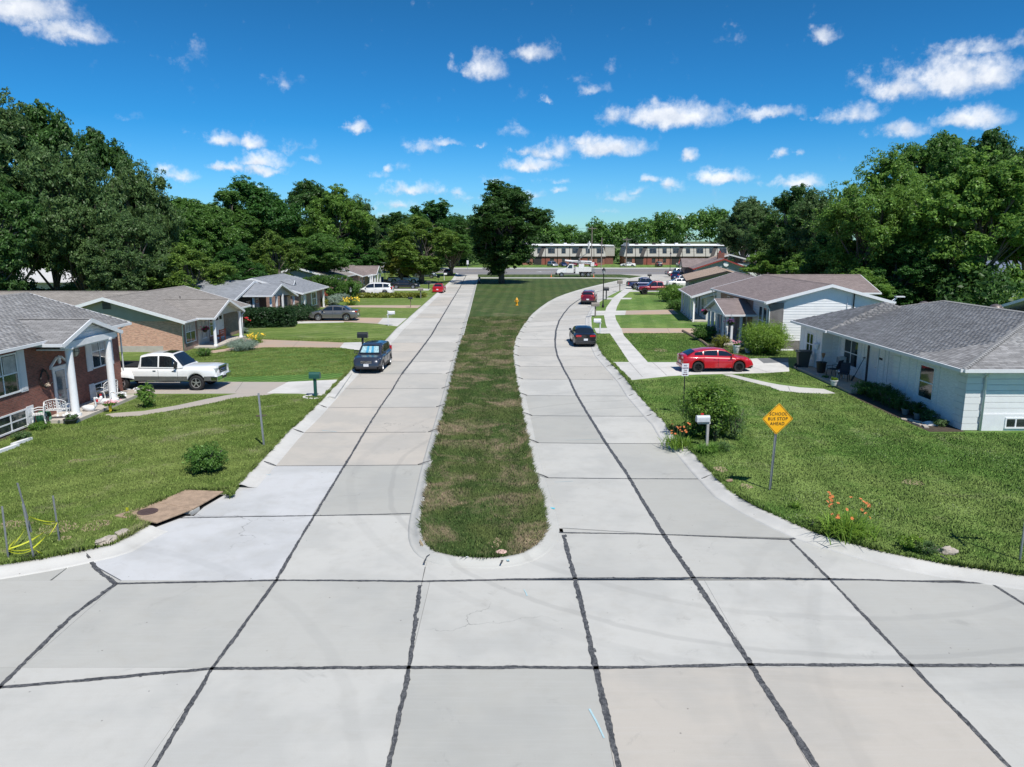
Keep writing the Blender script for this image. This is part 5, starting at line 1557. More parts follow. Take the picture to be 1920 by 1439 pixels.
# ================================================================ HOUSES
m_brick_red = mat_brick('red_brick', (0.17, 0.060, 0.045), (0.24, 0.088, 0.062), (0.20, 0.15, 0.13))
m_brick_tan = mat_brick('tan_brick', (0.47, 0.235, 0.165), (0.62, 0.36, 0.25), (0.50, 0.42, 0.36), var=.25)
m_brick_mix = mat_brick('mixed_brick', (0.22, 0.13, 0.11), (0.36, 0.24, 0.19), (0.30, 0.27, 0.25))
m_brick_dk = mat_brick('dark_brick', (0.05, 0.045, 0.045), (0.11, 0.09, 0.085), (0.42, 0.41, 0.40), ms=.014)
m_brick_wh = mat_brick('white_painted_brick', (0.80, 0.80, 0.79), (0.83, 0.83, 0.82), (0.70, 0.70, 0.69), ms=.006, var=.05)
m_white = M('white_trim', (0.76, 0.77, 0.78), 0.5, 0, 0.05, 3)
m_gutter = M('white_gutter', (0.72, 0.73, 0.74), 0.4, 0, 0.06, 2)
m_fas_dk = M('dark_fascia', (0.035, 0.03, 0.028), 0.6, 0, 0.1, 3)
m_fas_red = M('red_fascia', (0.30, 0.045, 0.04), 0.6, 0, 0.1, 3)
m_sid_wh = M('white_siding', (0.80, 0.80, 0.80), 0.5, 0, 0.05, 2)
m_sid_gr = M('grey_green_siding', (0.36, 0.34, 0.27), 0.6, 0, 0.06, 2)
m_sid_bl = mat_siding('blue_grey_siding', (0.30, 0.34, 0.40), .18)
m_sid_gy = mat_siding('grey_siding', (0.26, 0.26, 0.26), .16)
m_sid_w2 = mat_siding('white_lap_siding', (0.70, 0.71, 0.73), .2)
m_soffit = M('soffit', (0.66, 0.66, 0.66), 0.7, 0, 0.05, 2)
m_door_w = M('white_door', (0.72, 0.73, 0.75), 0.45, 0, 0.05, 2)
m_curtain = M('curtain', (0.45, 0.44, 0.42), 0.9, 0, 0.3, 4)
m_conc_st = M('porch_concrete', (0.46, 0.42, 0.37), 0.9, 0, 0.15, 2)
m_porch_tan = M('porch_tan', (0.56, 0.40, 0.29), 0.9, 0, 0.12, 2)
sh_grey = mat_shingle('grey_shingles', (0.20, 0.196, 0.192), (0.28, 0.275, 0.27))
sh_gr2 = mat_shingle('warm_grey_shingles', (0.225, 0.205, 0.185), (0.30, 0.275, 0.25), .2)
sh_blue = mat_shingle('blue_grey_shingles', (0.215, 0.23, 0.25), (0.295, 0.31, 0.335), .2)
sh_brown = mat_shingle('brown_shingles', (0.20, 0.160, 0.150), (0.265, 0.215, 0.205), .25)
sh_tan = mat_shingle('tan_shingles', (0.36, 0.265, 0.20), (0.44, 0.335, 0.255), .2)
tab_grey = mat_tab('grey_shingle_tab', (0.195, 0.19, 0.187), (0.365, 0.36, 0.355))
m_win = mat_window()
def slab3(b, pts, t, m, m_side=None):
    n = len(pts)
    top = [tuple(p) for p in pts]; bot = [(p[0], p[1], p[2] - t) for p in pts]
    nv = (Vector(pts[1]) - Vector(pts[0])).cross(Vector(pts[2]) - Vector(pts[0]))
    if nv.z < 0: top = top[::-1]; bot = bot[::-1]
    b.add(top, [tuple(range(n))], m)
    b.add(bot, [tuple(range(n))[::-1]], m_side or m)
    b.add(top + bot, [(i, n + i, n + (i + 1) % n, (i + 1) % n) for i in range(n)], m_side or m)
def beam(b, p0, p1, w, h, m):
    """a board from p0 to p1 hanging h below, w thick sideways"""
    p0 = Vector(p0); p1 = Vector(p1); d = (p1 - p0); hd = Vector((d.x, d.y, 0))
    s = Vector((-hd.y, hd.x, 0)).normalized() * w / 2 if hd.length > 1e-4 else Vector((w / 2, 0, 0))
    z = Vector((0, 0, -h))
    b.add([p0 - s, p1 - s, p1 + s, p0 + s, p0 - s + z, p1 - s + z, p1 + s + z, p0 + s + z],
          [(0, 1, 2, 3), (4, 7, 6, 5), (0, 4, 5, 1), (1, 5, 6, 2), (2, 6, 7, 3), (3, 7, 4, 0)], m)
def wallmtx(x, y, ang, z=0):
    """local x runs along the wall, local y points out of it (ang = compass of outward normal in degrees from +X)"""
    n = Vector((math.cos(rad(ang)), math.sin(rad(ang)), 0)); u = Vector((-n.y, n.x, 0))
    return Matrix(((u.x, n.x, 0, x), (u.y, n.y, 0, y), (0, 0, 1, z), (0, 0, 0, 1)))
def fixflip(mb):
    mb.f = [f[::-1] for f in mb.f]
    return mb
def window(house, mt, w, h, panes=2, rails=1, shutters=0, frame=m_white, curtain=False, fw=.07, glass=None, name='window'):
    """mt: matrix at the middle of the sill"""
    b = MB()
    o_ = .03
    b.box((-w / 2, -.04, 0), (w / 2, o_ + .02, fw), mtx=mt); b.box((-w / 2, -.04, h - fw), (w / 2, o_, h), mtx=mt)
    b.box((-w / 2, -.04, fw), (-w / 2 + fw, o_, h - fw), mtx=mt); b.box((w / 2 - fw, -.04, fw), (w / 2, o_, h - fw), mtx=mt)
    for i in range(1, panes):
        xx = -w / 2 + w * i / panes; b.box((xx - fw * .45, -.04, fw), (xx + fw * .45, o_ - .004, h - fw), mtx=mt)
    for i in range(1, rails + 1):
        zz = h * i / (rails + 1); b.box((-w / 2 + fw, -.04, zz - .03), (w / 2 - fw, o_ - .01, zz + .03), mtx=mt)
    fixflip(b)
    wn_ = b.build(name, frame, house, uv=False)
    for i in range(panes):
        g = MB(); x0 = -w / 2 + w * i / panes; x1 = x0 + w / panes
        g.box((x0 + .02, -.06, .02), (x1 - .02, o_ - .022, h - .02), mtx=mt); fixflip(g)
        g.build('pane', glass or m_win, wn_, uv=False)
        if curtain:
            g = MB(); g.box((x0 + .1, -.05, h * .5), (x1 - .1, o_ - .018, h - .1), mtx=mt); fixflip(g)
            g.build('curtain', m_curtain, wn_, uv=False)
    for s in ((-1, 1) if shutters else ()):
        g = MB(); xx = s * (w / 2 + .02 + shutters / 2)
        g.box((xx - shutters / 2, -.01, -.05), (xx + shutters / 2, .035, h + .05), mtx=mt)
        for q in (0, 1): g.box((xx - shutters / 2 + .06, .03, .02 + q * h * .5), (xx + shutters / 2 - .06, .045, h * .5 - .08 + q * h * .5), mtx=mt)
        fixflip(g); g.build('shutter', M('pale_shutter', (.66, .68, .70), .5, 0, .05, 3), house, uv=False)
    return wn_
def door(house, mt, w=.95, h=2.05, m=m_door_w, lights=False, storm=False, name='door'):
    b = MB(); f = .09
    b.box((-w / 2 - f, -.03, 0), (-w / 2, .05, h + f), m_white, mt); b.box((w / 2, -.03, 0), (w / 2 + f, .05, h + f), m_white, mt); b.box((-w / 2, -.03, h), (w / 2, .045, h + f), m_white, mt)
    fixflip(b); fr = b.build('door_frame', None, house, uv=False)
    b = MB(); b.box((-w / 2, -.03, 0), (w / 2, .02, h), m, mt)
    for q in (0, 1):
        for r_ in (0, 1): b.box((-w * .38 + q * w * .42, .018, .2 + r_ * h * .45), (-w * .04 + q * w * .42, .03, .2 + h * .34 + r_ * h * .45), m, mt)
    fixflip(b); d = b.build(name, None, house, uv=False)
    if storm:
        b = MB(); b.box((-w * .36, .02, .35), (w * .36, .04, h - .12), M('storm_glass', (.10, .14, .17), .08, 0, .5, 2, 0, 0, .9), mt); fixflip(b); b.build('pane', None, d, uv=False)
    if lights:
        for s in (-1, 1):
            b = MB(); b.box((s * w * .22 - w * .16, .028, h * .78), (s * w * .22 + w * .16, .035, h * .93), m_win, mt); fixflip(b); b.build('pane', None, d, uv=False)
    b = MB(); b.cyl((w * .4, .02, 1.0), (w * .4, .08, 1.0), .03, n=8, m=m_chrome, mtx=mt); b.build('handle', None, d, uv=False)
    return d
def column(house, x, y, z0, z1, r=.13, square=False, m=m_white, name='column'):
    b = MB()
    if square:
        b.box((x - r, y - r, z0), (x + r, y + r, z1), m)
    else:
        b.lathe([(r * 1.45, 0), (r * 1.45, .1), (r * 1.1, .14), (r, .2), (r * .92, z1 - z0 - .12), (r * 1.25, z1 - z0 - .08), (r * 1.25, z1 - z0)], (x, y, z0), 16, m)
    return b.build(name, parent=house, angle=35)
def pipe(house, pts, r=.045, m=m_gutter, name='downspout'):
    b = MB(); b.tube(pts, r, 6, m); return b.build(name, parent=house, smooth=True, uv=False)
def gable_y(house, x0, x1, y0, y1, ze, xr, zr, m, fascia=m_white, fh=.2, gutter=True, t=.1, ends=(1, 1)):
    """gable roof, ridge along local Y"""
    for (xa, nm) in ((x0, 'roof_slope'), (x1, 'roof_slope')):
        b = MB(); slab3(b, [(xa, y0, ze), (xa, y1, ze), (xr, y1, zr), (xr, y0, zr)], t, m, m_soffit); b.build(nm, parent=house)
    for yy in [q for q, e in zip((y0 - .02, y1 + .02), ends) if e]:
        for xa in (x0, x1):
            b = MB(); beam(b, (xa, yy, ze + .015), (xr, yy, zr + .015), .05, fh, fascia); b.build('fascia', parent=house, uv=False)
    for xa, s in ((x0, -1 if x0 < x1 else 1), (x1, 1 if x0 < x1 else -1)):
        b = MB(); beam(b, (xa + s * .05, y0, ze - .0), (xa + s * .05, y1, ze - .0), .11, .13, m_gutter if gutter else fascia); b.build('gutter', parent=house, uv=False)
    b = MB(); n = Vector((0, 0, 1))
    b.add([(xr - .13, y0, zr - .02 + .0), (xr, y0, zr + .035), (xr + .13, y0, zr - .02), (xr - .13, y1, zr - .02), (xr, y1, zr + .035), (xr + .13, y1, zr - .02)], [(0, 1, 4, 3), (1, 2, 5, 4)], m)
    b.build('ridge_cap', parent=house)
def gable_x(house, y0, y1, x0, x1, ze, yr, zr, m, fascia=m_white, fh=.2, ze1=None, t=.1, gutter=True, ends=(1, 1)):
    ze1 = ze if ze1 is None else ze1
    for ya, z_ in ((y0, ze), (y1, ze1)):
        b = MB(); slab3(b, [(x0, ya, z_), (x1, ya, z_), (x1, yr, zr), (x0, yr, zr)], t, m, m_soffit); b.build('roof_slope', parent=house)
        for xx in [q for q, e in zip((x0 - .02, x1 + .02), ends) if e]:
            b = MB(); beam(b, (xx, ya, z_ + .015), (xx, yr, zr + .015), .05, fh, fascia); b.build('fascia', parent=house, uv=False)
    for ya, z_, s in ((y0, ze, -1), (y1, ze1, 1)):
        b = MB(); beam(b, (x0, ya + s * .05, z_), (x1, ya + s * .05, z_), .11, .13, m_gutter if gutter else fascia); b.build('gutter', parent=house, uv=False)
    b = MB(); b.add([(x0, yr - .13, zr - .02), (x0, yr, zr + .035), (x0, yr + .13, zr - .02), (x1, yr - .13, zr - .02), (x1, yr, zr + .035), (x1, yr + .13, zr - .02)], [(0, 3, 4, 1), (1, 4, 5, 2)], m)
    b.build('ridge_cap', parent=house)
def walls(house, x0, x1, y0, y1, z1, m, z0=0.0, name='wall'):
    for (a, c) in (((x0, y0), (x1, y0 + .2)), ((x0, y1 - .2), (x1, y1)), ((x0, y0 + .2), (x0 + .2, y1 - .2)), ((x1 - .2, y0 + .2), (x1, y1 - .2))):
        b = MB(); b.box((*a, z0), (*c, z1), m); b.build(name, parent=house)
def gable_wall_x(house, x0, x1, y, ze, xr, zr, m, t=.16, z0=None):
    """triangle wall in an XZ plane"""
    b = MB(); z0 = ze if z0 is None else z0
    P3 = [(x0, ze), (x1, ze), (xr, zr)] if z0 == ze else [(x0, z0), (x1, z0), (x1, ze), (xr, zr), (x0, ze)]
    n = len(P3); b.add([(p[0], y, p[1]) for p in P3] + [(p[0], y + t, p[1]) for p in P3], [tuple(range(n)), tuple(range(n, 2 * n))[::-1]] + [(i, n + i, n + (i + 1) % n, (i + 1) % n) for i in range(n)], m)
    return b.build('gable_wall', parent=house)
def gable_wall_y(house, y0, y1, x, ze, yr, zr, m, t=.16, ze1=None):
    b = MB(); ze1 = ze if ze1 is None else ze1
    P3 = [(y0, ze), (y1, ze1), (yr, zr)]
    b.add([(x, p[0], p[1]) for p in P3] + [(x + t, p[0], p[1]) for p in P3], [(0, 2, 1), (3, 4, 5), (0, 1, 4, 3), (1, 2, 5, 4), (2, 0, 3, 5)], m)
    return b.build('gable_wall', parent=house)
def lap_gable(house, x0, x1, y, zlo, ze, xr, zr, pitch, m, name='siding_board', lo_fn=None):
    """lap siding boards on a wall facing -Y, under a gable"""
    z = zlo
    while z < zr - .06:
        def lim(zz):
            if zz <= ze: return x0, x1
            f = (zz - ze) / (zr - ze); return x0 + (xr - x0) * f, x1 + (xr - x1) * f
        a0, a1 = lim(z); c0, c1 = lim(min(z + pitch, zr - .02))
        b = MB(); zt_ = min(z + pitch + .01, zr)
        b.add([(a0, y - .03, z), (a1, y - .03, z), (c1, y - .008, zt_), (c0, y - .008, zt_), (a0, y, z), (a1, y, z), (c1, y, zt_), (c0, y, zt_)], [(0, 1, 2, 3), (4, 5, 1, 0), (7, 6, 5, 4), (1, 5, 6, 2), (0, 3, 7, 4)], m)
        b.build(name, parent=house, uv=False)
        z += pitch
TAB = {}
def shingle_tabs(house, polys, mat, w=.305, e=.145, near=None):
    """overlapping three-tab courses laid as real pieces; the nearest become objects, the rest one mesh"""
    key = mat.name
    if key not in TAB:
        b = MB(); L = e * 1.15
        b.add([(-w / 2 + .004, 0, .016), (w / 2 - .004, 0, .016), (w / 2 - .004, L, .004), (-w / 2 + .004, L, .004), (-w / 2 + .004, 0, .0), (w / 2 - .004, 0, .0), (w / 2 - .004, L, 0), (-w / 2 + .004, L, 0)],
              [(0, 1, 2, 3), (4, 5, 1, 0), (5, 6, 2, 1), (7, 4, 0, 3)], mat)
        TAB[key] = (b.mesh('shingle', False, False), b)
        ul = TAB[key][0].uv_layers.new(name='UVMap'); ul.data.foreach_set('uv', [0.5] * (len(ul.data) * 2))
    me1, b1 = TAB[key]
    items = []
    for poly in polys:
        p = [Vector(q) for q in poly]
        n = (p[1] - p[0]).cross(p[2] - p[0]).normalized()
        if n.z < 0: n = -n
        u = Vector((0, 0, 1)).cross(n).normalized(); v = n.cross(u)
        o = p[0]
        q2 = [((q - o).dot(u), (q - o).dot(v)) for q in p]
        mnu, mxu = min(q[0] for q in q2), max(q[0] for q in q2); mnv, mxv = min(q[1] for q in q2), max(q[1] for q in q2)
        row = 0; vv = mnv
        while vv < mxv - e * .6:
            off = (w / 2 if row % 2 else 0) + (row * .37 % .1); uu = mnu + off % w
            while uu < mxu:
                if inside(q2, uu - w * .3, vv + e * .5) and inside(q2, uu + w * .3, vv + e * .5) and inside(q2, uu, vv + e * .95):
                    pos = o + u * uu + v * vv + n * .002
                    items.append((pos, u, v, n))
                uu += w
            vv += e; row += 1
    camp = Vector((0, 0, CAM_H))
    items.sort(key=lambda it: (it[0] - camp).length)
    def mtx_of(it):
        pos, u, v, n = it
        return Matrix(((u.x, v.x, n.x, pos.x), (u.y, v.y, n.y, pos.y), (u.z, v.z, n.z, pos.z), (0, 0, 0, 1)))
    for it in items[:300]:
        o = bpy.data.objects.new('shingle', me1); COL.objects.link(o); o.parent = house; o.matrix_local = mtx_of(it)
    rest = items[300:]
    base = np.array(b1.v, np.float32); nb = len(base)
    V = np.empty((len(rest), nb, 3), np.float32); rr = np.random.RandomState(2)
    for i, (pos, u, v, n) in enumerate(rest):
        V[i] = base[:, :1] * np.array(u) + base[:, 1:2] * np.array(v) + base[:, 2:] * np.array(n) + np.array(pos) + np.array(n) * rr.uniform(0, .002)
    f1 = np.array(b1.f, np.int32)
    Fq = (f1[None] + (np.arange(len(rest)) * nb)[:, None, None]).reshape(-1, 4)
    me = np_mesh('shingles', V.reshape(-1, 3), Fq, mat)
    uvl = me.uv_layers.new(name='UVMap')
    rv = np.repeat(rr.uniform(0, 50, (len(rest), 2)), len(f1) * 4, axis=0).astype(np.float32)
    uvl.data.foreach_set('uv', rv.ravel())
    tag(link('shingles', me, house), kind='stuff')
# ------------------------------------------------------------------ red brick house, nearest left
h = thing('brick_house', 'red brick house with white porch columns and a grey shingled roof, nearest on the left', 'house', (0, 0, LZ))
X1 = -21.65
b = MB(); b.box((X1 - 9.9, 24.5, -.1), (X1, 40.1, 3.75), m_brick_red); b.build('wall', parent=h)
gable_y(h, X1 + .5, X1 - 10.4, 24.0, 40.55, 3.78, X1 - 4.95, 5.4, sh_grey)
gable_wall_x(h, X1, X1 - 9.9, 39.9, 3.72, X1 - 4.95, 5.25, M('tan_siding', (.35, .33, .28), .6))
py0, py1, pyr, pxf = 32.75, 37.8, 35.2, -20.15
gable_x(h, py0, py1, pxf, X1 - 2.3, 3.66, pyr, 4.55, sh_grey, gutter=True, ends=(1, 0))
gable_wall_y(h, py0 + .25, py1 - .25, pxf - .42, 3.6, pyr, 4.42, m_white, t=.05)
b = MB(); beam(b, (pxf - .25, py0 + .3, 3.66), (pxf - .25, py1 - .3, 3.66), .25, .28, m_white); b.build('porch_beam', parent=h, uv=False)
b = MB(); b.box((X1, py0 + .35, 3.3), (pxf - .2, py1 - .35, 3.36), m_soffit); b.build('porch_ceiling', parent=h)
for q in range(5):
    b = MB(); zq = 3.72 + q * .16; w_ = 2.0 - q * .42; b.box((pxf - .36, pyr - w_, zq), (pxf - .34, pyr + w_, zq + .03), m_gutter); b.build('siding_board', parent=h, uv=False)
column(h, pxf - .3, 33.55, .16, 3.4, .175); column(h, pxf - .3, 36.85, .16, 3.4, .175)
b = MB(); b.box((X1, 32.7, -.1), (-20.0, 38.4, .16), m_conc_st); b.build('porch', parent=h, bevel=.02)
for (yc, z0_, w_, h_, pn, rl, shu, cu) in ((30.2, 1.7, 3.0, 1.75, 3, 1, .48, True), (38.15, 1.7, 1.55, 1.75, 2, 1, .46, True), (30.3, .08, 3.2, .82, 3, 1, .46, False), (38.0, .08, 1.35, .85, 2, 1, .42, False), (26.2, 1.7, 1.8, 1.7, 2, 1, .45, True)):
    window(h, wallmtx(X1, yc, 0, z0_), w_, h_, pn, rl, shu, curtain=cu)
dm_ = wallmtx(X1, 34.6, 0, .16)
door(h, dm_, .95, 2.1, m_door_w, storm=True)
b = MB()
for s in (-1, 1):
    b.add([(s * .7, .0, 2.2), (s * .7, .1, 2.2), (s * .18, .1, 2.55), (s * .18, 0, 2.55), (s * .7, 0, 2.28), (s * .7, .1, 2.28), (s * .16, .1, 2.66), (s * .16, 0, 2.66)], [(0, 1, 2, 3), (4, 7, 6, 5), (1, 5, 6, 2), (0, 3, 7, 4), (0, 4, 5, 1), (3, 2, 6, 7)], m_white, dm_)
b.box((-.72, 0, 2.12), (.72, .12, 2.22), m_white, dm_); b.lathe([(.05, 2.3), (.09, 2.4), (.07, 2.5), (.1, 2.58), (.02, 2.7)], (0, .06, 0), 8, m_white, dm_)
b.build('door_pediment', parent=h, uv=False)
pipe(h, [(X1 + .45, 40.35, 3.7), (X1 + .1, 40.2, 3.45), (X1 + .06, 40.2, .1), (X1 + .3, 40.3, .02)])
pipe(h, [(X1 + .45, 40.6, 3.72), (X1 - .1, 40.75, 3.5)], .03, M('old_gutter', (.16, .1, .07), .6))
pipe(h, [(-25.2, 31.0, 4.95), (-25.2, 31.0, 5.3)], .05, m_fas_dk, 'roof_vent')
tp = [[(X1 + .5, 24.0, 3.785), (X1 + .5, 40.55, 3.785), (X1 - 4.95, 40.55, 5.405), (X1 - 4.95, 24.0, 5.405)]]
shingle_tabs(h, tp, tab_grey)
shingle_tabs_porch = [[(pxf, py0, 3.665), (X1 - 1.0, py0, 3.665), (X1 - 1.0, pyr, 4.555), (pxf, pyr, 4.555)]]
# ------------------------------------------------------------------ tan brick ranch
h = thing('brick_house', 'tan brick ranch house with a wide white-edged gable facing the white pickup', 'house', (0, 0, LZ))
X2 = -24.6; yA, yB = 54.5, 67.3; xb = -35.4; xr2 = -30.0
b = MB(); b.box((xb, yA, -.1), (X2, yA + .2, 2.3), m_brick_tan); b.build('wall', parent=h)
b = MB(); b.box((xb, yA + .2, -.1), (X2, yB, 2.3), m_brick_mix); b.build('wall', parent=h)
gable_y(h, X2 + .5, xb - .5, yA - .5, yB + .5, 2.35, xr2, 4.1, sh_gr2, fh=.24)
gable_wall_x(h, X2 - .0, xb, yA, 2.3, xr2, 4.0, m_sid_gr)
lap_gable(h, X2 - .05, xb + .05, yA - .002, 2.3, 2.35, xr2, 3.95, .2, m_sid_gr)
b = MB(); b.box((xr2 - .3, yA - .07, 3.2), (xr2 + .3, yA - .03, 3.75), M('louvre_brown', (.16, .14, .12), .7))
for q in range(5): b.box((xr2 - .27, yA - .09, 3.24 + q * .1), (xr2 + .27, yA - .065, 3.29 + q * .1), m_fas_dk)
b.build('gable_vent', parent=h, uv=False)
gable_x(h, 57.5, 63.6, -30.0, -46, 2.9, 60.5, 4.1, sh_gr2, ends=(0, 1))
b = MB(); b.box((-45.5, 58.0, -.1), (-36, 63.2, 2.9), m_brick_mix); b.build('wall', parent=h)
gable_x(h, 56.2, 62.6, -22.75, -28.2, 2.38, 59.4, 3.55, sh_gr2, ends=(1, 0))
gable_wall_y(h, 56.7, 62.1, -23.25, 2.38, 59.4, 3.4, M('cream_panel', (.52, .5, .44), .6), t=.05)
column(h, -23.05, 56.7, .1, 2.35, .12); column(h, -23.05, 62.1, .1, 2.35, .12)
b = MB(); b.box((X2, 56.3, -.1), (-22.9, 62.9, .12), m_conc_st); b.build('porch', parent=h)
window(h, wallmtx(X2, 55.9, 0, .55), 1.75, 1.65, 2, 1, 0, curtain=True)
window(h, wallmtx(X2, 58.4, 0, .5), .9, 1.7, 1, 1, .0)
window(h, wallmtx(X2, 60.0, 0, .5), 1.0, 1.7, 1, 1, .0)
dd_ = wallmtx(X2 + .03, 61.4, 0, .12)
door(h, dd_, 1.7, 2.0, m_door_w, lights=True)
b = MB(); b.box((X2 - .0, 57.2, .1), (X2 + .03, 59.3, 2.3), M('cream_panel', (.52, .5, .44), .6)); b.build('wall_panel', parent=h)
pipe(h, [(X2 + .42, 54.3, 2.25), (X2 + .1, 54.4, 2.0), (X2 + .06, 54.42, .05)])
pipe(h, [(-22.8, 62.7, 2.25), (-22.95, 62.4, 2.0), (-22.95, 62.35, .1)])
b = MB(); b.box((xb + 2, yA - .05, -.05), (X2 - 1.5, yA, .45), m_conc_st); b.build('plinth', parent=h)
pipe(h, [(-27, 60, 3.0), (-27, 60, 3.75)], .04, m_fas_dk, 'roof_vent')
# ------------------------------------------------------------------ hedge house
h = thing('ranch_house', 'blue-grey roofed house with dark walls and white posts behind the clipped hedge', 'house', (0, 0, LZ))
m_dkwall = M('dark_slate_wall', (.045, .055, .07), .7, 0, .1, 2)
b = MB(); b.box((-38.5, 70.2, -.1), (-27.0, 81.0, 2.5), m_dkwall); b.build('wall', parent=h)
gable_x(h, 69.6, 81.2, -26.2, -39.0, 2.62, 75.5, 4.15, sh_blue, fh=.22)
gable_wall_y(h, 70.2, 80.9, -27.1, 2.5, 75.5, 3.95, m_dkwall)
gable_x(h, 72.0, 80.8, -23.4, -29, 2.9, 75.4, 3.85, sh_blue, ze1=2.3, fh=.2, ends=(1, 0))
gable_wall_y(h, 72.5, 80.2, -23.9, 2.85, 75.4, 3.65, M('pale_grey_panel', (.42, .42, .42), .6), ze1=2.35, t=.05)
for q in (72.4, 74.2, 76.2, 80.0): column(h, -23.7, q, .1, 2.75 if q < 79 else 2.3, .09, square=True)
column(h, -25.4, 72.4, .1, 2.7, .08, square=True); column(h, -27.0, 70.0, .1, 2.6, .08, square=True)
b = MB(); b.box((-27, 71.0, -.1), (-23.5, 80.9, .14), m_conc_st); b.build('porch', parent=h)
dd_ = wallmtx(-26.95, 77.8, 0, .14); door(h, dd_, 1.0, 2.0, m_door_w, lights=True)
window(h, wallmtx(-27.0, 73.0, 0, .6), 1.6, 1.5, 2, 1); window(h, wallmtx(-27.0, 75.4, 0, .6), 1.2, 1.5, 2, 1)
b = MB(); b.box((-34.2, 82.3, -.1), (-23.8, 93.0, 2.35), m_brick_mix); b.build('wall', parent=h)
gable_y(h, -23.2, -34.6, 81.9, 93.5, 2.42, -28.8, 4.05, sh_blue, fh=.2)
gable_wall_x(h, -23.8, -34.2, 82.3, 2.35, -28.8, 3.92, m_dkwall)
window(h, wallmtx(-23.8, 84.2, 0, .7), 1.3, 1.3, 2, 1, .35); window(h, wallmtx(-23.8, 88.6, 0, .5), 1.8, 1.6, 2, 1, .4)
for q in (83.0, 91.6): column(h, -23.4, q, .0, 2.35, .1, square=True)
b = MB(); sx, sy = -25.3, 86.0
b.add([(sx + .05, sy - .8, 3.06), (sx + .05, sy + .8, 3.06), (sx + .05, sy, 3.75), (sx - 1.8, sy, 3.62)], [(0, 1, 2), (0, 2, 3), (1, 3, 2)], sh_blue)
b.build('roof_dormer', parent=h)
b = MB(); b.add([(sx + .07, sy - .75, 3.06), (sx + .07, sy + .75, 3.06), (sx + .07, sy, 3.7), (sx + .12, sy - .42, 3.14), (sx + .12, sy + .42, 3.14), (sx + .12, sy, 3.52)], [(0, 1, 4, 3), (1, 2, 5, 4), (2, 0, 3, 5)], m_white); b.build('dormer_trim', parent=h)
b = MB(); b.box((-25.0, 79.4, .1), (-24.2, 80.6, 2.25), M('terracotta_panel', (.62, .40, .30), .7)); b.build('wall_panel', parent=h)
# ------------------------------------------------------------------ grey gable ranch with flag
h = thing('ranch_house', 'grey roofed ranch with a long white fascia, behind the vine covered arbour', 'house', (0, 0, LZ))
b = MB(); b.box((-36.8, 108.5, -.1), (-26.2, 120.5, 2.6), m_brick_mix); b.build('wall', parent=h)
gable_y(h, -25.6, -37.3, 108.0, 121.5, 2.68, -31.4, 4.32, sh_gr2, fh=.26)
gable_wall_x(h, -26.2, -36.8, 108.5, 2.6, -31.4, 4.18, m_sid_bl)
for q in (110.2, 113.0, 116.5): window(h, wallmtx(-26.2, q, 0, .7), 1.2, 1.4, 2, 1, .3)
door(h, wallmtx(-26.2, 118.6, 0, .1), 1.0, 2.0, m_fas_dk)
# ------------------------------------------------------------------ brown roof ranch
h = thing('ranch_house', 'brown roofed ranch with a white gabled porch end beside the basketball hoop', 'house', (0, 0, LZ))
b = MB(); b.box((-34, 122.5, -.1), (-25.4, 132.5, 2.3), m_brick_mix); b.build('wall', parent=h)
gable_y(h, -24.5, -34.5, 122, 133, 2.35, -29.2, 4.05, sh_brown, fh=.22)
gable_wall_x(h, -25.4, -34, 122.5, 2.3, -29.2, 3.9, m_sid_gy)
gable_x(h, 128.5, 134.2, -23.4, -29.5, 2.35, 131.2, 3.7, sh_brown, ends=(1, 0))
gable_wall_y(h, 129, 133.8, -23.9, 2.3, 131.2, 3.5, m_sid_w2, t=.05)
for q in (124.6, 126.3, 128.8, 131.2, 133.8): column(h, -23.8, q, .0, 2.3, .13, square=True)
b = MB(); beam(b, (-23.8, 123, 2.36), (-23.8, 134, 2.36), .2, .2, m_white); b.build('porch_beam', parent=h)
for q in (124.5, 127.0, 131.5): window(h, wallmtx(-25.4, q, 0, .6), 1.1, 1.5, 1, 1)
# ------------------------------------------------------------------ far grey hip roof with chimney
h = thing('ranch_house', 'far house with a grey roof and brick chimney showing above the brown roof', 'house', (0, 0, LZ))
b = MB(); b.box((-40, 143, -.1), (-29, 155, 2.6), m_brick_mix); b.build('wall', parent=h)
gable_y(h, -28.4, -40.6, 142.5, 155.5, 2.65, -33.8, 4.6, sh_gr2, fascia=m_fas_dk)
gable_wall_x(h, -29, -40, 143, 2.6, -33.8, 4.45, m_brick_mix)
b = MB(); b.box((-37.2, 148, 3), (-36.2, 149, 5.5), m_brick_red); b.box((-37.3, 147.9, 5.5), (-36.1, 149.1, 5.62), m_conc_st); b.build('chimney', parent=h)
window(h, wallmtx(-29, 150, 0, .8), 1.4, 1.3, 2, 1)
# pale house seen through the trees at far left
h = thing('garden_house', 'pale house glimpsed through the trees above the red brick roof', 'house', (0, 0, LZ))
b = MB(); b.box((-66, 94, -.1), (-56, 100, 3.0), m_sid_w2); b.build('wall', parent=h)
gable_x(h, 93.4, 100.6, -55.4, -66.6, 3.05, 97, 4.6, M('pale_roof', (.5, .5, .5), .8))
window(h, wallmtx(-60, 94, -90, 1), 1.4, 1.2)
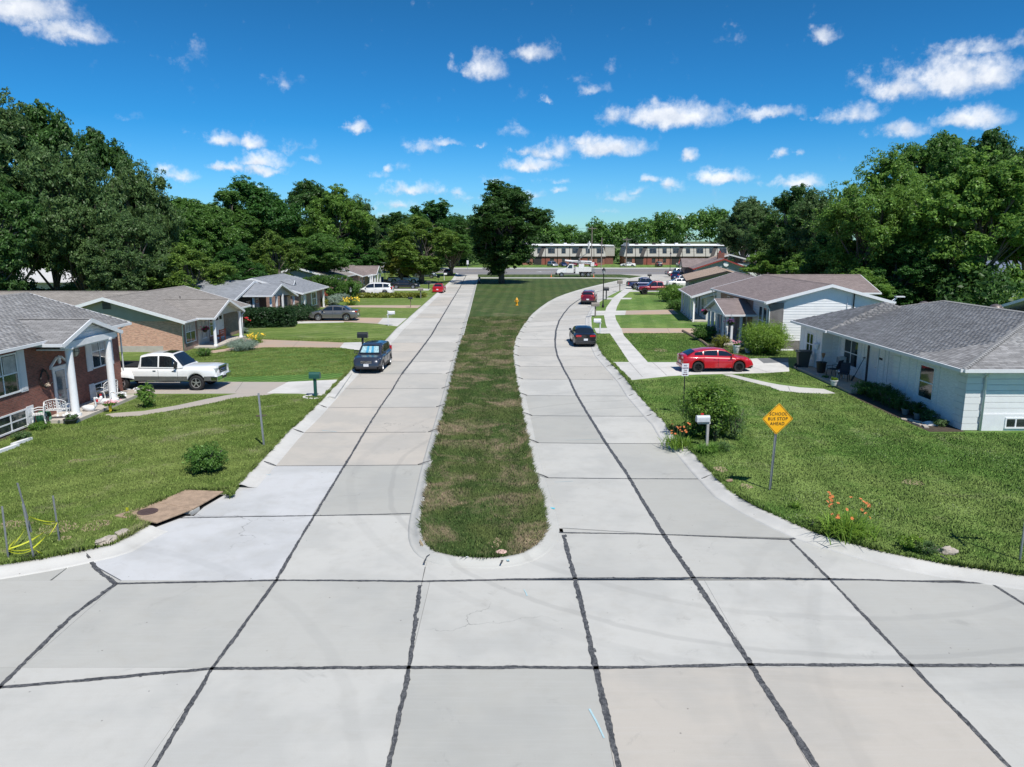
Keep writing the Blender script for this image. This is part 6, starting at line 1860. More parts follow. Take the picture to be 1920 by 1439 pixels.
# ------------------------------------------------------------------ white ranch, nearest right
h = thing('ranch_house', 'white painted brick ranch house with a grey hip roof, nearest on the right', 'house', (0, 0, LZ))
XF = 19.85
def hip(house, x0, x1, y0, y1, ze, xr, ya, yb, zr, m, cap=True):
    polys = [[(x0, y0, ze), (x0, y1, ze), (xr, yb, zr), (xr, ya, zr)], [(x1, y0, ze), (x1, y1, ze), (xr, yb, zr), (xr, ya, zr)],
             [(x0, y0, ze), (x1, y0, ze), (xr, ya, zr)], [(x0, y1, ze), (x1, y1, ze), (xr, yb, zr)]]
    for p in polys:
        b = MB(); slab3(b, p, .1, m, m_soffit); b.build('roof_slope', parent=house)
    if cap:
        for a, c in (((x0, y0, ze), (xr, ya, zr)), ((x1, y0, ze), (xr, ya, zr)), ((x0, y1, ze), (xr, yb, zr)), ((x1, y1, ze), (xr, yb, zr)), ((xr, ya, zr), (xr, yb, zr))):
            a = Vector(a); c = Vector(c); d = (c - a).normalized(); s = Vector((-d.y, d.x, 0)).normalized() * .16
            n = int((c - a).length / .2); lo = Vector((0, 0, -.045 if abs(d.z) > .01 else -.045))
            b = MB()
            for i in range(n):
                p0 = a + (c - a) * (i / n) + Vector((0, 0, .045)); p1 = a + (c - a) * ((i + 1.15) / n) + Vector((0, 0, .03))
                b.add([p0 - s + lo, p0, p0 + s + lo, p1 - s + lo, p1, p1 + s + lo], [(0, 1, 4, 3), (1, 2, 5, 4), (0, 3, 4), (2, 1, 0)], M('hip_cap', (.27, .268, .262), .9, 0, .15, 5))
            b.build('ridge_cap', parent=house)
    for (a, c) in (((x0 - .06, y0, ze), (x0 - .06, y1, ze)), ((x0, y0 - .06, ze), (x1, y0 - .06, ze)), ((x1 + .06, y0, ze), (x1 + .06, y1, ze)), ((x0, y1 + .06, ze), (x1, y1 + .06, ze))):
        b = MB(); beam(b, a, c, .12, .14, m_gutter); b.build('gutter', parent=house)
    return polys
ZE = 2.82
b = MB(); b.box((XF, 31.5, -.1), (XF + 11.4, 37.6, 2.7), m_brick_wh); b.build('wall', parent=h)
b = MB(); b.box((XF + .9, 37.6, -.1), (XF + 11.4, 46.3, 2.7), m_brick_wh); b.build('wall', parent=h)
b = MB(); b.box((XF - .15, 46.3, -.1), (XF + 8, 49.9, 2.7), m_brick_wh); b.build('wall', parent=h)
pA = hip(h, XF - .5, XF + 11.9, 31.0, 50.4, ZE, 25.9, 36.3, 44.2, 4.66, sh_grey)
pB = hip(h, XF - .62, XF + 8.4, 44.6, 50.35, ZE - .01, 23.3, 45.7, 46.1, 4.45, sh_grey, cap=False)
shingle_tabs(h, [[(p[0], p[1], p[2] + .004) for p in q] for q in (pA[0], pA[2], pB[0], pB[2])], tab_grey)
# wide wall boards and painted quoins on the near end
for q in range(8):
    z0_ = .75 + q * .262
    b = MB(); b.box((XF + .72, 31.44, z0_), (XF + 11.3, 31.5, z0_ + .245), m_sid_wh); b.build('siding_board', parent=h, bevel=.006, uv=False)
b = MB(); b.box((XF + .75, 31.40, -.1), (XF + 11.4, 31.5, .745), m_white); b.build('plinth', parent=h)
for q in range(9):
    z0_ = .02 + q * .298
    b = MB(); b.box((XF - .035, 31.42, z0_), (XF + .7 if q % 2 == 0 else XF + .62, 31.52, z0_ + .285), m_brick_wh); b.build('quoin', parent=h, uv=False)
    b = MB(); b.box((XF - .04, 31.53, z0_), (XF + .0, 31.53 + (.7 if q % 2 else .5), z0_ + .285), m_brick_wh); b.build('quoin', parent=h, uv=False)
    b = MB(); b.box((XF - .04, 37.05, z0_), (XF + .0, 37.62, z0_ + .285), m_brick_wh); b.build('quoin', parent=h, uv=False)
    b = MB(); b.box((XF - .18, 46.26, z0_), (XF + .5, 46.3, z0_ + .285), m_brick_wh); b.build('quoin', parent=h, uv=False)
window(h, wallmtx(XF + 2.3, 31.40, -90, .1), .95, .5, 2, 0); 
b = MB(); b.box((XF + 2.9, 31.1, -.1), (XF + 3.0, 31.5, .6), m_white); b.build('window_well', parent=h)
window(h, wallmtx(XF, 34.55, 180, .75), 1.25, 1.62, 1, 1, fw=.06)
for yy in (33.55, 35.55, 36.2):
    b = MB(); b.box((XF - .03, yy - .03, .05), (XF, yy + .03, 2.65), m_white); b.build('wall_batten', parent=h, uv=False)
window(h, wallmtx(XF + .9, 38.6, 180, .75), 1.0, 1.62, 1, 1, fw=.06, name='window')
b = MB(); b.box((XF + .855, 38.28, 1.62), (XF + .868, 38.95, 2.22), M('red_banner', (.5, .02, .04), .6)); 
b.build('banner', parent=h, uv=False)
door(h, wallmtx(XF + .9, 41.6, 180, .12), .95, 2.1, m_door_w)
b = MB(); b.box((XF + .84, 42.1, .12), (XF + .88, 42.35, 2.25), m_fas_dk); b.build('door_side_light', parent=h, uv=False)
window(h, wallmtx(XF + .9, 44.5, 180, .62), 1.9, 1.65, 2, 1)
for yy in (40.4, 40.0, 42.8, 43.2, 46.0):
    b = MB(); b.box((XF + .87, yy - .03, .05), (XF + .9, yy + .03, 2.65), m_white); b.build('wall_batten', parent=h, uv=False)
window(h, wallmtx(XF - .15, 48.2, 180, .75), 1.15, 1.5, 2, 1, fw=.09)
b = MB()
for (a, c) in ((47.2, .0), (49.2, .0)): b.box((XF - .18, a - .05, .1), (XF - .15, a + .05, 2.5), m_white)
b.box((XF - .18, 47.2, 2.45), (XF - .15, 49.2, 2.55), m_white); b.build('bay_frame', parent=h, uv=False)
pipe(h, [(XF + .75, 30.9, 2.7), (XF + .75, 31.2, 2.62), (XF + .75, 31.36, 2.4), (XF + .75, 31.36, .0)], .05)
pipe(h, [(XF + .86, 37.75, 2.6), (XF + .84, 37.7, .1)], .04)
b = MB(); b.box((XF - 1.35, 39.3, -.1), (XF + .9, 47.6, .12), m_porch_tan); b.build('porch', parent=h, bevel=.015)
b = MB(); b.box((XF - .05, 45.35, 1.25), (XF + .55, 45.85, 1.65), M('off_white', (.66, .66, .64), .4))
b.mats = []; b = MB(); b.box((XF + .45, 44.95, .72), (XF + .86, 45.4, 1.12), M('ac_white', (.6, .61, .6), .5))
for q in range(5): b.box((XF + .435, 44.98, .76 + q * .07), (XF + .45, 45.37, .79 + q * .07), m_fas_dk)
b.build('air_conditioner', parent=h, uv=False)
b = MB(); b.lathe([(.03, 0), (.12, .02), (.13, .3), (.19, .32), (.03, .48)], (XF - .3, 46.75, 1.35), 8, m_white); b.tube([(XF - .3, 46.75, 1.35), (XF - .3, 46.75, 1.1), (XF - .16, 46.75, 1.05)], .03, 6, m_white); b.build('wall_lantern', parent=h)
b = MB()
for i, (dx_, dz_) in enumerate(((-.12, 0), (-.02, .0), (.08, 0), (.18, 0))): b.box((XF + .875, 40.75 + dx_, 1.62), (XF + .89, 40.81 + dx_, 1.74), m_fas_dk)
b.build('house_number', parent=h, uv=False)
m_turb = M('vent_brown', (.14, .115, .11), .45, .3, .15, 4)
def turbine(x, y, z):
    b = MB(); b.lathe([(.13, -.3), (.13, .05), (.2, .08), (.32, .17), (.33, .22), (.26, .33), (.1, .4), (.01, .41)], (x, y, z), 18, m_turb)
    for i in range(18):
        t = i / 18 * 6.283; b.tube([(x + .21 * math.cos(t), y + .21 * math.sin(t), z + .08), (x + .345 * math.cos(t + .2), y + .345 * math.sin(t + .2), z + .2), (x + .2 * math.cos(t + .4), y + .2 * math.sin(t + .4), z + .36)], .012, 4, m_turb)
    return b.build('turbine_vent', parent=h, angle=40, uv=False)
turbine(26.3, 47.0, 4.0); turbine(26.9, 40.9, 4.35); turbine(27.0, 37.4, 4.3)
# ------------------------------------------------------------------ white sided house, brown roof
h = thing('sided_house', 'white sided house with a brown roof and a small gabled porch on white posts', 'house', (0, 0, LZ))
X0, X3, YG, xr_, ze_, zr_ = 19.4, 28.0, 55.3, 23.75, 3.72, 5.0
YE = 70.0
b = MB(); b.box((X0, YG, -.1), (X3, YE, 3.7), m_sid_w2); b.build('wall', parent=h)
gable_y(h, X0 - .5, X3 + .5, YG - .45, YE + .2, ze_, xr_, zr_, sh_brown, fh=.22)
gable_wall_x(h, X0, X3, YG, ze_ - .05, xr_, zr_ - .12, m_sid_wh)
lap_gable(h, X0 + 1.02, X3, YG - .004, .75, ze_ - .08, xr_, zr_ - .14, .2, m_sid_wh)
b = MB(); b.box((X0 - .03, YG - .09, .6), (X0 + 1.0, YG + .3, 3.62), m_brick_dk); b.build('brick_pier', parent=h)
b = MB(); b.box((X0 + 1.0, YG - .07, -.1), (X3, YG + .1, .75), m_brick_dk); b.build('brick_base', parent=h)
b = MB(); b.box((X0 - .05, YG - .25, -.1), (X0 + 1.9, YG + .0, .1), m_white); b.build('plinth', parent=h)
gable_x(h, 66.0, 75.0, X3 + 5, xr_, 3.6, 70.3, 5.0, sh_brown, gutter=False, ends=(1, 0))
b = MB(); b.box((X3 - .3, 66.6, -.1), (X3 + 4.5, 74.2, 3.5), m_sid_w2); b.build('wall', parent=h)
for q in (56.3, 57.3): window(h, wallmtx(X0, q, 180, 1.0), .85, 2.2, 1, 1)
for q in (62.4, 64.2, 66.0): window(h, wallmtx(X0, q, 180, .7), .8, 2.6, 1, 1)
b = MB(); b.box((X0 - .03, 59.2, .15), (X0, 68.5, 3.6), m_brick_mix); b.build('brick_facing', parent=h)
door(h, wallmtx(X0 - .03, 61.0, 180, .14), .95, 2.1, m_fas_dk)
gable_x(h, 57.9, 64.1, 16.75, X0 - .1, 2.45, 61.0, 3.45, sh_brown, fh=.17, ends=(1, 0))
gable_wall_y(h, 58.4, 63.6, 17.1, 2.4, 61.0, 3.3, m_white, t=.05)
b = MB()
for yy in (58.3, 63.7): beam(b, (17.0, yy, 2.42), (X0, yy, 2.42), .14, .18, m_white)
beam(b, (17.1, 58.3, 2.42), (17.1, 63.7, 2.42), .14, .18, m_white); b.build('porch_beam', parent=h)
for (xx, yy) in ((17.1, 58.3), (17.1, 59.3), (17.1, 62.7), (17.1, 63.7), (18.2, 58.3), (18.2, 63.7), (17.9, 63.7), (17.5, 58.3)): column(h, xx, yy, .1, 2.3, .085, square=True)
b = MB(); b.box((16.8, 57.9, -.1), (X0, 64.2, .12), m_conc_st); b.build('porch', parent=h)
pipe(h, [(X0 - .55, 55.1, 3.6), (X0 - .2, 55.25, 3.3), (X0 - .06, 55.22, 3.1), (X0 - .06, 55.22, .1)])
pipe(h, [(X0 - .5, 69.8, 3.55), (X0 - .2, 70.0, 3.1), (X0 - .1, 70.1, .1)])
pipe(h, [(X0 + 6.2, YG - .12, .9), (X0 + 6.2, YG - .12, 4.25), (X0 + 6.12, YG - .18, 4.45)], .045, m_fas_dk, 'vent_pipe')
pipe(h, [(X0 + 5.75, YG - .07, 1.2), (X0 + 5.75, YG - .07, 4.05), (X0 + 5.85, YG - .05, 4.1)], .025, m_gutter, 'conduit')
b = MB(); b.tube([(X3 + .5, YG - .3, 3.75), (X3 + .8, YG - .3, 4.1)], .03, 5, m_gutter); b.box((X3 + .55, YG - .5, 4.05), (X3 + 1.2, YG - .2, 4.13), m_gutter); b.tube([(X3 + .3, YG - .4, 3.8), (X3 + .75, YG - .35, 4.1)], .03, 5, m_gutter); b.build('antenna_mount', parent=h, uv=False)
# ------------------------------------------------------------------ next house with porch posts
h = thing('sided_house', 'brown roofed house with a row of white porch posts beyond the white sided one', 'house', (18.3, 75.0, LZ), rad(-6.5))
b = MB(); b.box((1.6, .8, -.1), (11, 11.0, 2.5), m_sid_w2); b.build('wall', parent=h)
gable_y(h, -.1, 12.2, -.3, 11.3, 2.62, 6.2, 4.62, sh_brown, fh=.22)
gable_wall_x(h, .2, 12.0, .35, 2.6, 6.2, 4.48, m_sid_w2)
b = MB(); b.add([(.2, -.28, 2.3), (2.6, -.28, 3.1), (2.6, -.28, 3.25), (.2, -.28, 2.47)], [(0, 1, 2, 3)], m_white); 
b = MB(); beam(b, (.25, .0, 2.55), (.25, 11, 2.55), .18, .2, m_white); beam(b, (.9, .1, 2.5), (4.6, .1, 3.6), .1, .16, m_white); b.build('porch_beam', parent=h)
for yy in (.15, 2.2, 4.3, 6.2): column(h, .25, yy, .0, 2.38, .1, square=True)
for yy in (8.2, 10.6): column(h, .25, yy, .0, 2.38, .1, square=True)
b = MB(); b.box((.1, -.1, -.1), (1.6, 11, .12), m_conc_st); b.build('porch', parent=h)
window(h, wallmtx(1.6, 3.4, 180, .5), 1.4, 1.7, 2, 1); door(h, wallmtx(1.6, 6.0, 180, .12), .95, 2.0, m_fas_dk); window(h, wallmtx(1.6, 8.6, 180, .6), 1.4, 1.5, 2, 1)
window(h, wallmtx(3.0, .8, -90, .5), .9, 1.7, 1, 1, frame=M('rust_frame', (.25, .16, .11), .8)); b = MB(); b.box((3.7, .74, .1), (4.9, .8, 2.4), m_brick_mix); b.build('brick_facing', parent=h)
pipe(h, [(-.1, -.2, 2.5), (.15, -.05, 2.25), (.2, -.02, .02), (.2, -.2, .0)], .07)
# ------------------------------------------------------------------ tan roof
h = thing('sided_house', 'tan roofed house with a dark fascia gable behind the brown roofs', 'house', (24.6, 104.6, LZ), rad(-11))
b = MB(); b.box((.6, .5, -.1), (9.6, 18, 2.5), m_sid_gy); b.build('wall', parent=h)
gable_y(h, 0, 10.2, 0, 18.5, 2.55, 5.5, 3.95, sh_tan, fascia=m_fas_dk, fh=.26, gutter=False)
gable_wall_x(h, .6, 9.6, .5, 2.5, 5.5, 3.82, m_sid_gy)
window(h, wallmtx(1.6, .5, -90, 1.3), 1.3, .9, 2, 0, frame=m_fas_dk)
window(h, wallmtx(.6, 6, 180, .8), 1.6, 1.2, 2, 1)
# ------------------------------------------------------------------ red trimmed gable
h = thing('sided_house', 'grey walled house with a red trimmed gable near the avenue', 'house', (35.9, 146.5, LZ), rad(-8))
b = MB(); b.box((.6, .5, -.1), (10.4, 14, 2.5), m_sid_bl); b.build('wall', parent=h)
gable_y(h, -.2, 11.0, 0, 14.5, 2.6, 5.7, 4.55, sh_brown, fascia=m_fas_red, fh=.28, gutter=False)
gable_wall_x(h, .4, 10.6, .5, 2.55, 5.7, 4.4, m_sid_bl)
b = MB(); b.lathe([(.01, 0), (.42, .02), (.5, .1), (.01, .14)], (0, 0, 0), 12, m_gutter, Matrix.Translation((6.1, .3, 3.5)) @ Matrix.Rotation(rad(80), 4, 'X')); b.build('satellite_dish', parent=h)
gable_x(h, 8, 17, -1.6, 5, 2.6, 12.5, 4.3, sh_brown, fascia=m_fas_dk, gutter=False)
b = MB(); b.box((-1.1, 8.6, -.1), (2, 16.4, 2.5), m_brick_mix); b.build('wall', parent=h)
b = MB(); b.box((5.2, 6.0, 4), (6.5, 7.2, 5.6), m_brick_red); b.box((5.4, 6.2, 5.6), (5.8, 6.6, 5.95), m_fas_red); b.build('chimney', parent=h)
h = thing('sided_house', 'pale tan roofed house with a white gutter behind the red trimmed gable', 'house', (46, 172, LZ), rad(-8))
b = MB(); b.box((.6, .5, -.1), (10.4, 12, 2.8), m_sid_w2); b.build('wall', parent=h)
gable_y(h, -2, 13.0, 0, 12.5, 2.6, 4.0, 4.95, sh_tan, fascia=m_gutter, fh=.3)
window(h, wallmtx(3.0, .5, -90, 1.0), 1.3, .9)
h = thing('brick_house', 'small far brick house with a white window under a little gable', 'house', (0, 0, LZ))
b = MB(); b.box((72, 232, -.1), (90, 240, 3.2), m_brick_red); b.build('wall', parent=h)
gable_x(h, 231.4, 240.6, 71, 91, 3.2, 236, 5.6, sh_blue)
b = MB(); b.box((74, 229.5, -.1), (79, 232, 3.0), m_brick_red); b.build('wall', parent=h)
gable_y(h, 73.4, 79.6, 229, 236, 3.1, 76.5, 5.0, sh_blue); gable_wall_x(h, 74, 79, 229.5, 3.0, 76.5, 4.8, m_sid_bl)
window(h, wallmtx(76.5, 229.5, -90, 1.0), 2.4, 2.6, 2, 1, fw=.4)
h = thing('sided_house', 'pale grey house peeping between the right apartments and the small brick house', 'house', (0, 0, LZ))
b = MB(); b.box((72, 262, -.1), (84, 268, 3), m_sid_gy); b.build('wall', parent=h)
gable_x(h, 261.5, 269, 71, 85, 3.1, 265, 5.6, sh_gr2)
h = thing('shed', 'shaded blue-grey shed with a small dark window behind the large maple', 'shed', (0, 0, LZ))
b = MB(); b.box((56.5, 98, -.1), (71.5, 106, 2.7), m_sid_bl); b.build('wall', parent=h)
gable_x(h, 97.4, 106.6, 56, 72, 2.75, 102, 5.4, M('blue_metal_roof', (.13, .16, .23), .5, 0, .2, .6))  # roof blue darkened to stand in for the shade of the trees
window(h, wallmtx(63.5, 98, -90, 1.1), 1.0, .8, 1, 0, frame=m_fas_dk)
h = thing('shed', 'small pale green shed at the right edge behind the trees', 'shed', (0, 0, LZ))
b = MB(); b.box((72.5, 106, -.1), (76.5, 111, 2.3), M('pale_green', (.45, .5, .32), .6)); b.build('wall', parent=h)
gable_x(h, 105.6, 111.4, 72, 77, 2.35, 108.5, 3.2, m_white)
h = thing('ranch_house', 'brown roof edge just behind the white ranch at the right edge', 'house', (0, 0, LZ))
b = MB(); b.box((36.5, 46.5, -.1), (46, 56, 2.8), m_sid_w2); b.build('wall', parent=h)
gable_x(h, 46, 56.5, 36, 47, 2.85, 51.2, 4.4, sh_brown)
# ------------------------------------------------------------------ apartments
m_mans = M('mansard_siding', (.42, .40, .36), .8, 0, .06, .8)
m_mroof = M('white_flat_roof', (.78, .78, .77), .6, 0, .08, .5)
m_redwood = M('red_door_panel', (.28, .085, .06), .8, 0, .15, 1)
m_brick_apt = mat_brick('apartment_brick', (0.27, 0.10, 0.07), (0.36, 0.14, 0.10), (0.3, 0.22, 0.18), .25, .09)
def apartments(label, x0, x1, y0, bays, seed):
    h = thing('apartment_building', label, 'apartment building', (0, 0, LZ))
    rn = random.Random(seed); y1 = y0 + 12
    b = MB(); b.box((x0 + .4, y0 + .3, -.1), (x1 - .4, y1, 2.75), m_brick_apt); b.build('lower_wall', parent=h)
    b = MB(); b.add([(x0, y0, 2.75), (x1, y0, 2.75), (x1 - .9, y0 + 1.0, 5.9), (x0 + .9, y0 + 1.0, 5.9), (x0, y1, 2.75), (x1, y1, 2.75), (x1 - .9, y1, 5.9), (x0 + .9, y1, 5.9)],
                    [(0, 1, 2, 3), (1, 5, 6, 2), (4, 0, 3, 7), (0, 4, 5, 1), (3, 2, 6, 7), (5, 4, 7, 6)], m_mans); b.build('upper_wall', parent=h)
    b = MB(); b.box((x0 + .6, y0 + .75, 5.9), (x1 - .6, y1 + .1, 6.15), m_fas_dk); b.build('cornice', parent=h)
    b = MB(); b.box((x0 + .7, y0 + .35, 6.15), (x1 - .7, y1, 6.3), m_mroof); b.add([(x0 + .7, y0 + .35, 6.3), (x1 - .7, y0 + .35, 6.3), (x1 - 1, y0 + 7, 6.75), (x0 + 1, y0 + 7, 6.75), (x1 - .7, y1, 6.3), (x0 + .7, y1, 6.3)], [(0, 1, 2, 3), (3, 2, 4, 5), (0, 3, 5), (1, 4, 2)], m_mroof); b.build('roof', parent=h)
    wd = (x1 - x0) / bays
    b = MB(); b.box((x0 + .1, y0 - .04, 2.55), (x1 - .1, y0 + .3, 2.75), m_fas_dk); b.build('band', parent=h)
    for i in range(bays):
        xc = x0 + (i + .5) * wd
        wide = i % 2 == 0
        rec = i % 3 == 1
        w_ = 2.0 if wide else 1.2
        mt = Matrix.Translation((xc, y0 + .28, 3.75)) @ Matrix.Rotation(rad(-17), 4, 'X') @ Matrix(((-1, 0, 0, 0), (0, -1, 0, 0), (0, 0, 1, 0), (0, 0, 0, 1)))
        window(h, mt, w_ * 1.15, 1.6, 2 if wide else 1, 1, frame=M('bronze_frame', (.07, .06, .05), .6))
        window(h, wallmtx(xc, y0 + .3, -90, .75), w_ * .9, 1.4, 2 if wide else 1, 1, frame=M('bronze_frame', (.07, .06, .05), .6))
        if i < bays - 1:
            xs_ = x0 + (i + 1) * wd
            pipe(h, [(xs_, y0 + .95, 5.9), (xs_, y0 - .04, 2.6), (xs_, y0 + .2, 2.5), (xs_, y0 + .2, .0)], .09, m_fas_dk, 'downspout')
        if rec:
            # flat dark panels, the shade of an entry recess put into their colour
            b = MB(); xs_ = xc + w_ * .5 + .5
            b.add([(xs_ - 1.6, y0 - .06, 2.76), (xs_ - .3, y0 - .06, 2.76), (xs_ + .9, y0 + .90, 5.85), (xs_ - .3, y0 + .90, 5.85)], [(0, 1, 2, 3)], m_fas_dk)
            b.box((xs_ - 3.0, y0 + .26, 0), (xs_ - .4, y0 + .29, 2.5), m_fas_dk); b.build('entry_recess_shade', parent=h, uv=False)
            b = MB(); b.box((xs_ - .2, y0 + .22, .05), (xs_ + 2.4, y0 + .285, 2.4), m_redwood); b.build('entry_screen', parent=h, uv=False)
    for i in range(bays):
        if rn.random() < .8:
            b = MB(); xx = x0 + wd * (i + rn.uniform(.2, .8)); z_ = 6.45 + .0
            b.box((xx - .5, y0 + 4, 6.3), (xx + .5, y0 + 5, 7.1), rn.choice([m_fas_dk, m_gutter, M('grey_metal', (.3, .31, .32), .5, .3)])); b.build('rooftop_unit', parent=h, uv=False)
    return h
apartments('left two-storey apartment building of red brick and grey mansard siding behind the utility truck', 3.0, 31.0, 245.5, 7, 3)
apartments('right two-storey apartment building, the longer one with the white roof edge', 36.8, 71.5, 245.5, 9, 4)
h = thing('apartment_building', 'set-back end block at the right of the left apartment building', 'apartment building', (0, 0, LZ))
b = MB(); b.box((31.5, 252, -.1), (34.2, 268, 2.75), m_brick_red); b.build('lower_wall', parent=h)
b = MB(); b.box((31.4, 251.6, 2.75), (34.6, 268, 6.0), m_mans); b.build('upper_wall', parent=h)
b = MB(); b.box((31.2, 251.4, 6.0), (34.3, 268, 6.4), m_mroof); b.build('roof', parent=h)
# ================================================================ STREET FURNITURE
m_galv = M('galvanised_steel', (.34, .36, .38), .45, .6, .12, 6)
m_blk = M('black_metal', (.018, .018, .02), .45, .2, .1, 6)
m_sign_y = M('sign_yellow', (.90, .44, .01), .4, 0, .04, 3)
m_sign_w = M('sign_white', (.72, .72, .76), .45, 0, .05, 4)
m_sign_g = M('sign_green', (.0, .22, .12), .45, 0, .05, 4)
m_red = M('sign_red', (.5, .02, .02), .45)
m_letter = M('letter_black', (.015, .015, .015), .6, 0, .05, 4)
m_mgreen = M('dark_green_plastic', (.018, .085, .065), .45, 0, .08, 4)
m_mbx_blk = M('black_plastic', (.018, .02, .024), .4, 0, .1, 4)
m_wood = M('weathered_wood', (.20, .155, .11), .9, 0, .3, 6, .3)
m_stone = M('pale_stone', (.42, .37, .31), .95, 0, .25, 5, .6)
m_pot_w = M('white_ceramic', (.70, .71, .72), .4, 0, .06, 4)
m_cast = M('white_cast_iron', (.74, .74, .73), .5, 0, .05, 6)
def text_mesh(body, size, mat, depth=.001, bold=.0):
    c = bpy.data.curves.new('t', 'FONT'); c.body = body; c.size = size; c.align_x = 'CENTER'; c.align_y = 'CENTER'
    c.extrude = depth; c.offset = bold; c.resolution_u = 3; c.space_character = 1.12
    o = bpy.data.objects.new('t', c); COL.objects.link(o)
    bpy.context.view_layer.update()
    me = bpy.data.meshes.new_from_object(o.evaluated_get(bpy.context.evaluated_depsgraph_get()))
    bpy.data.objects.remove(o); bpy.data.curves.remove(c)
    me.materials.clear(); me.materials.append(mat)
    return me
def lettering(parent, body, size, loc, rot, mat=m_letter, bold=.0, sx=1.0):
    o = link('lettering', text_mesh(body, size, mat, bold=bold), parent); o.location = loc; o.rotation_euler = rot; o.scale = (sx, 1, 1)
    return o
# --- school bus stop sign
px_, py_ = on(1443, 919, LZ)
s = thing('road_sign', 'yellow diamond sign reading SCHOOL BUS STOP AHEAD on a steel post', 'sign', (px_, py_, LZ), 0)
b = MB(); 
b.box((-.03, -.004, -.1), (.03, .004, 2.95), m_galv); b.box((-.038, -.03, -.1), (-.028, .004, 2.95), m_galv); b.box((.028, -.03, -.1), (.038, .004, 2.95), m_galv)
b.build('post', parent=s, uv=False)
HS = 2.48
def diamond(r, y, cr):
    pts = []
    for k_ in range(4):
        a = k_ * math.pi / 2
        for d_ in (-.6, -.2, .2, .6):
            aa = a + d_ * .0
            c = (r - cr * 1.414)
            pts.append((c * math.cos(a) + cr * math.cos(a + d_ * 1.3), c * math.sin(a) + cr * math.sin(a + d_ * 1.3)))
    return pts
def plate(b, pts, y0, y1, z, m):
    n = len(pts)
    b.add([(p[0], y0, z + p[1]) for p in pts] + [(p[0], y1, z + p[1]) for p in pts], [tuple(range(n)), tuple(range(n, 2 * n))[::-1]] + [(i, n + i, n + (i + 1) % n, (i + 1) % n) for i in range(n)], m)
b = MB(); plate(b, diamond(.54, 0, .05), -.042, -.038, HS, m_sign_y); sp = b.build('sign_panel', parent=s, uv=False)
b = MB()
o1 = diamond(.515, 0, .045); o2 = diamond(.495, 0, .04); n = len(o1)
b.add([(p[0], -.045, HS + p[1]) for p in o1] + [(p[0], -.045, HS + p[1]) for p in o2], [(i, (i + 1) % n, n + (i + 1) % n, n + i) for i in range(n)], m_letter); b.build('border', parent=sp, uv=False)
for i, (t, w_) in enumerate((('SCHOOL', 1), ('BUS STOP', 1), ('AHEAD', 1))):
    lettering(sp, t, .15, (0, -.047, HS + .165 - i * .165), (rad(90), 0, 0), bold=.0015, sx=.95)
s.rotation_euler = (rad(1.0), rad(1.5), rad(7))
# --- parking sign
px_, py_ = on(1296, 796, LZ)
s = thing('road_sign', 'small white parking sign on a thin dark post behind the mailbox bush', 'sign', (px_ + .05, 34.4, LZ), rad(8))
b = MB(); b.box((-.02, -.02, -.1), (.02, .02, 2.35), m_blk); b.build('post', parent=s, uv=False)
b = MB(); b.box((-.17, -.032, 1.9), (.17, -.024, 2.5), m_sign_w); sp = b.build('sign_panel', parent=s, uv=False)
m_pk = M('letter_plum', (.10, .02, .06), .6)
lettering(sp, 'NO', .1, (0, -.036, 2.4), (rad(90), 0, 0), m_pk, .003); lettering(sp, 'PARKING', .085, (0, -.036, 2.28), (rad(90), 0, 0), m_pk, .003, .75); lettering(sp, 'THIS', .07, (0, -.036, 2.17), (rad(90), 0, 0), m_pk, .002); lettering(sp, 'SIDE', .07, (0, -.036, 2.08), (rad(90), 0, 0), m_pk, .002)
b = MB(); b.add([(-.13, -.036, 1.975), (-.05, -.036, 1.935), (-.05, -.036, 1.96), (.05, -.036, 1.96), (.05, -.036, 1.935), (.13, -.036, 1.975), (.05, -.036, 2.015), (.05, -.036, 1.99), (-.05, -.036, 1.99), (-.05, -.036, 2.015)], [(0, 1, 9), (2, 3, 7, 8), (4, 5, 6)], m_pk); b.build('arrow', parent=sp, uv=False)
# --- street name sign, right edge
px_, py_ = on(1912, 1051, LZ)
s = thing('street_sign', 'green street name sign on a steel post at the right edge of the photo', 'sign', (px_, py_, LZ), rad(-8))
b = MB(); b.cyl((0, 0, -.1), (0, 0, 2.75), .03, n=8, m=m_galv); b.build('post', parent=s, uv=False)
b = MB(); b.box((-.09, -.012, 2.78), (.8, .012, 3.0), m_sign_g); sp = b.build('sign_panel', parent=s, uv=False)
b = MB(); b.lathe([(.07, 0), (.07, .003), (.05, .003)], (0, 0, 0), 16, m_sign_w, Matrix.Translation((.03, -.013, 2.89)) @ Matrix.Rotation(rad(90), 4, 'X')); b.build('emblem', parent=sp, uv=False)
b = MB(); b.box((-.012, -.5, 2.54), (.012, .4, 2.74), m_sign_g); b.build('sign_panel', parent=s, uv=False)
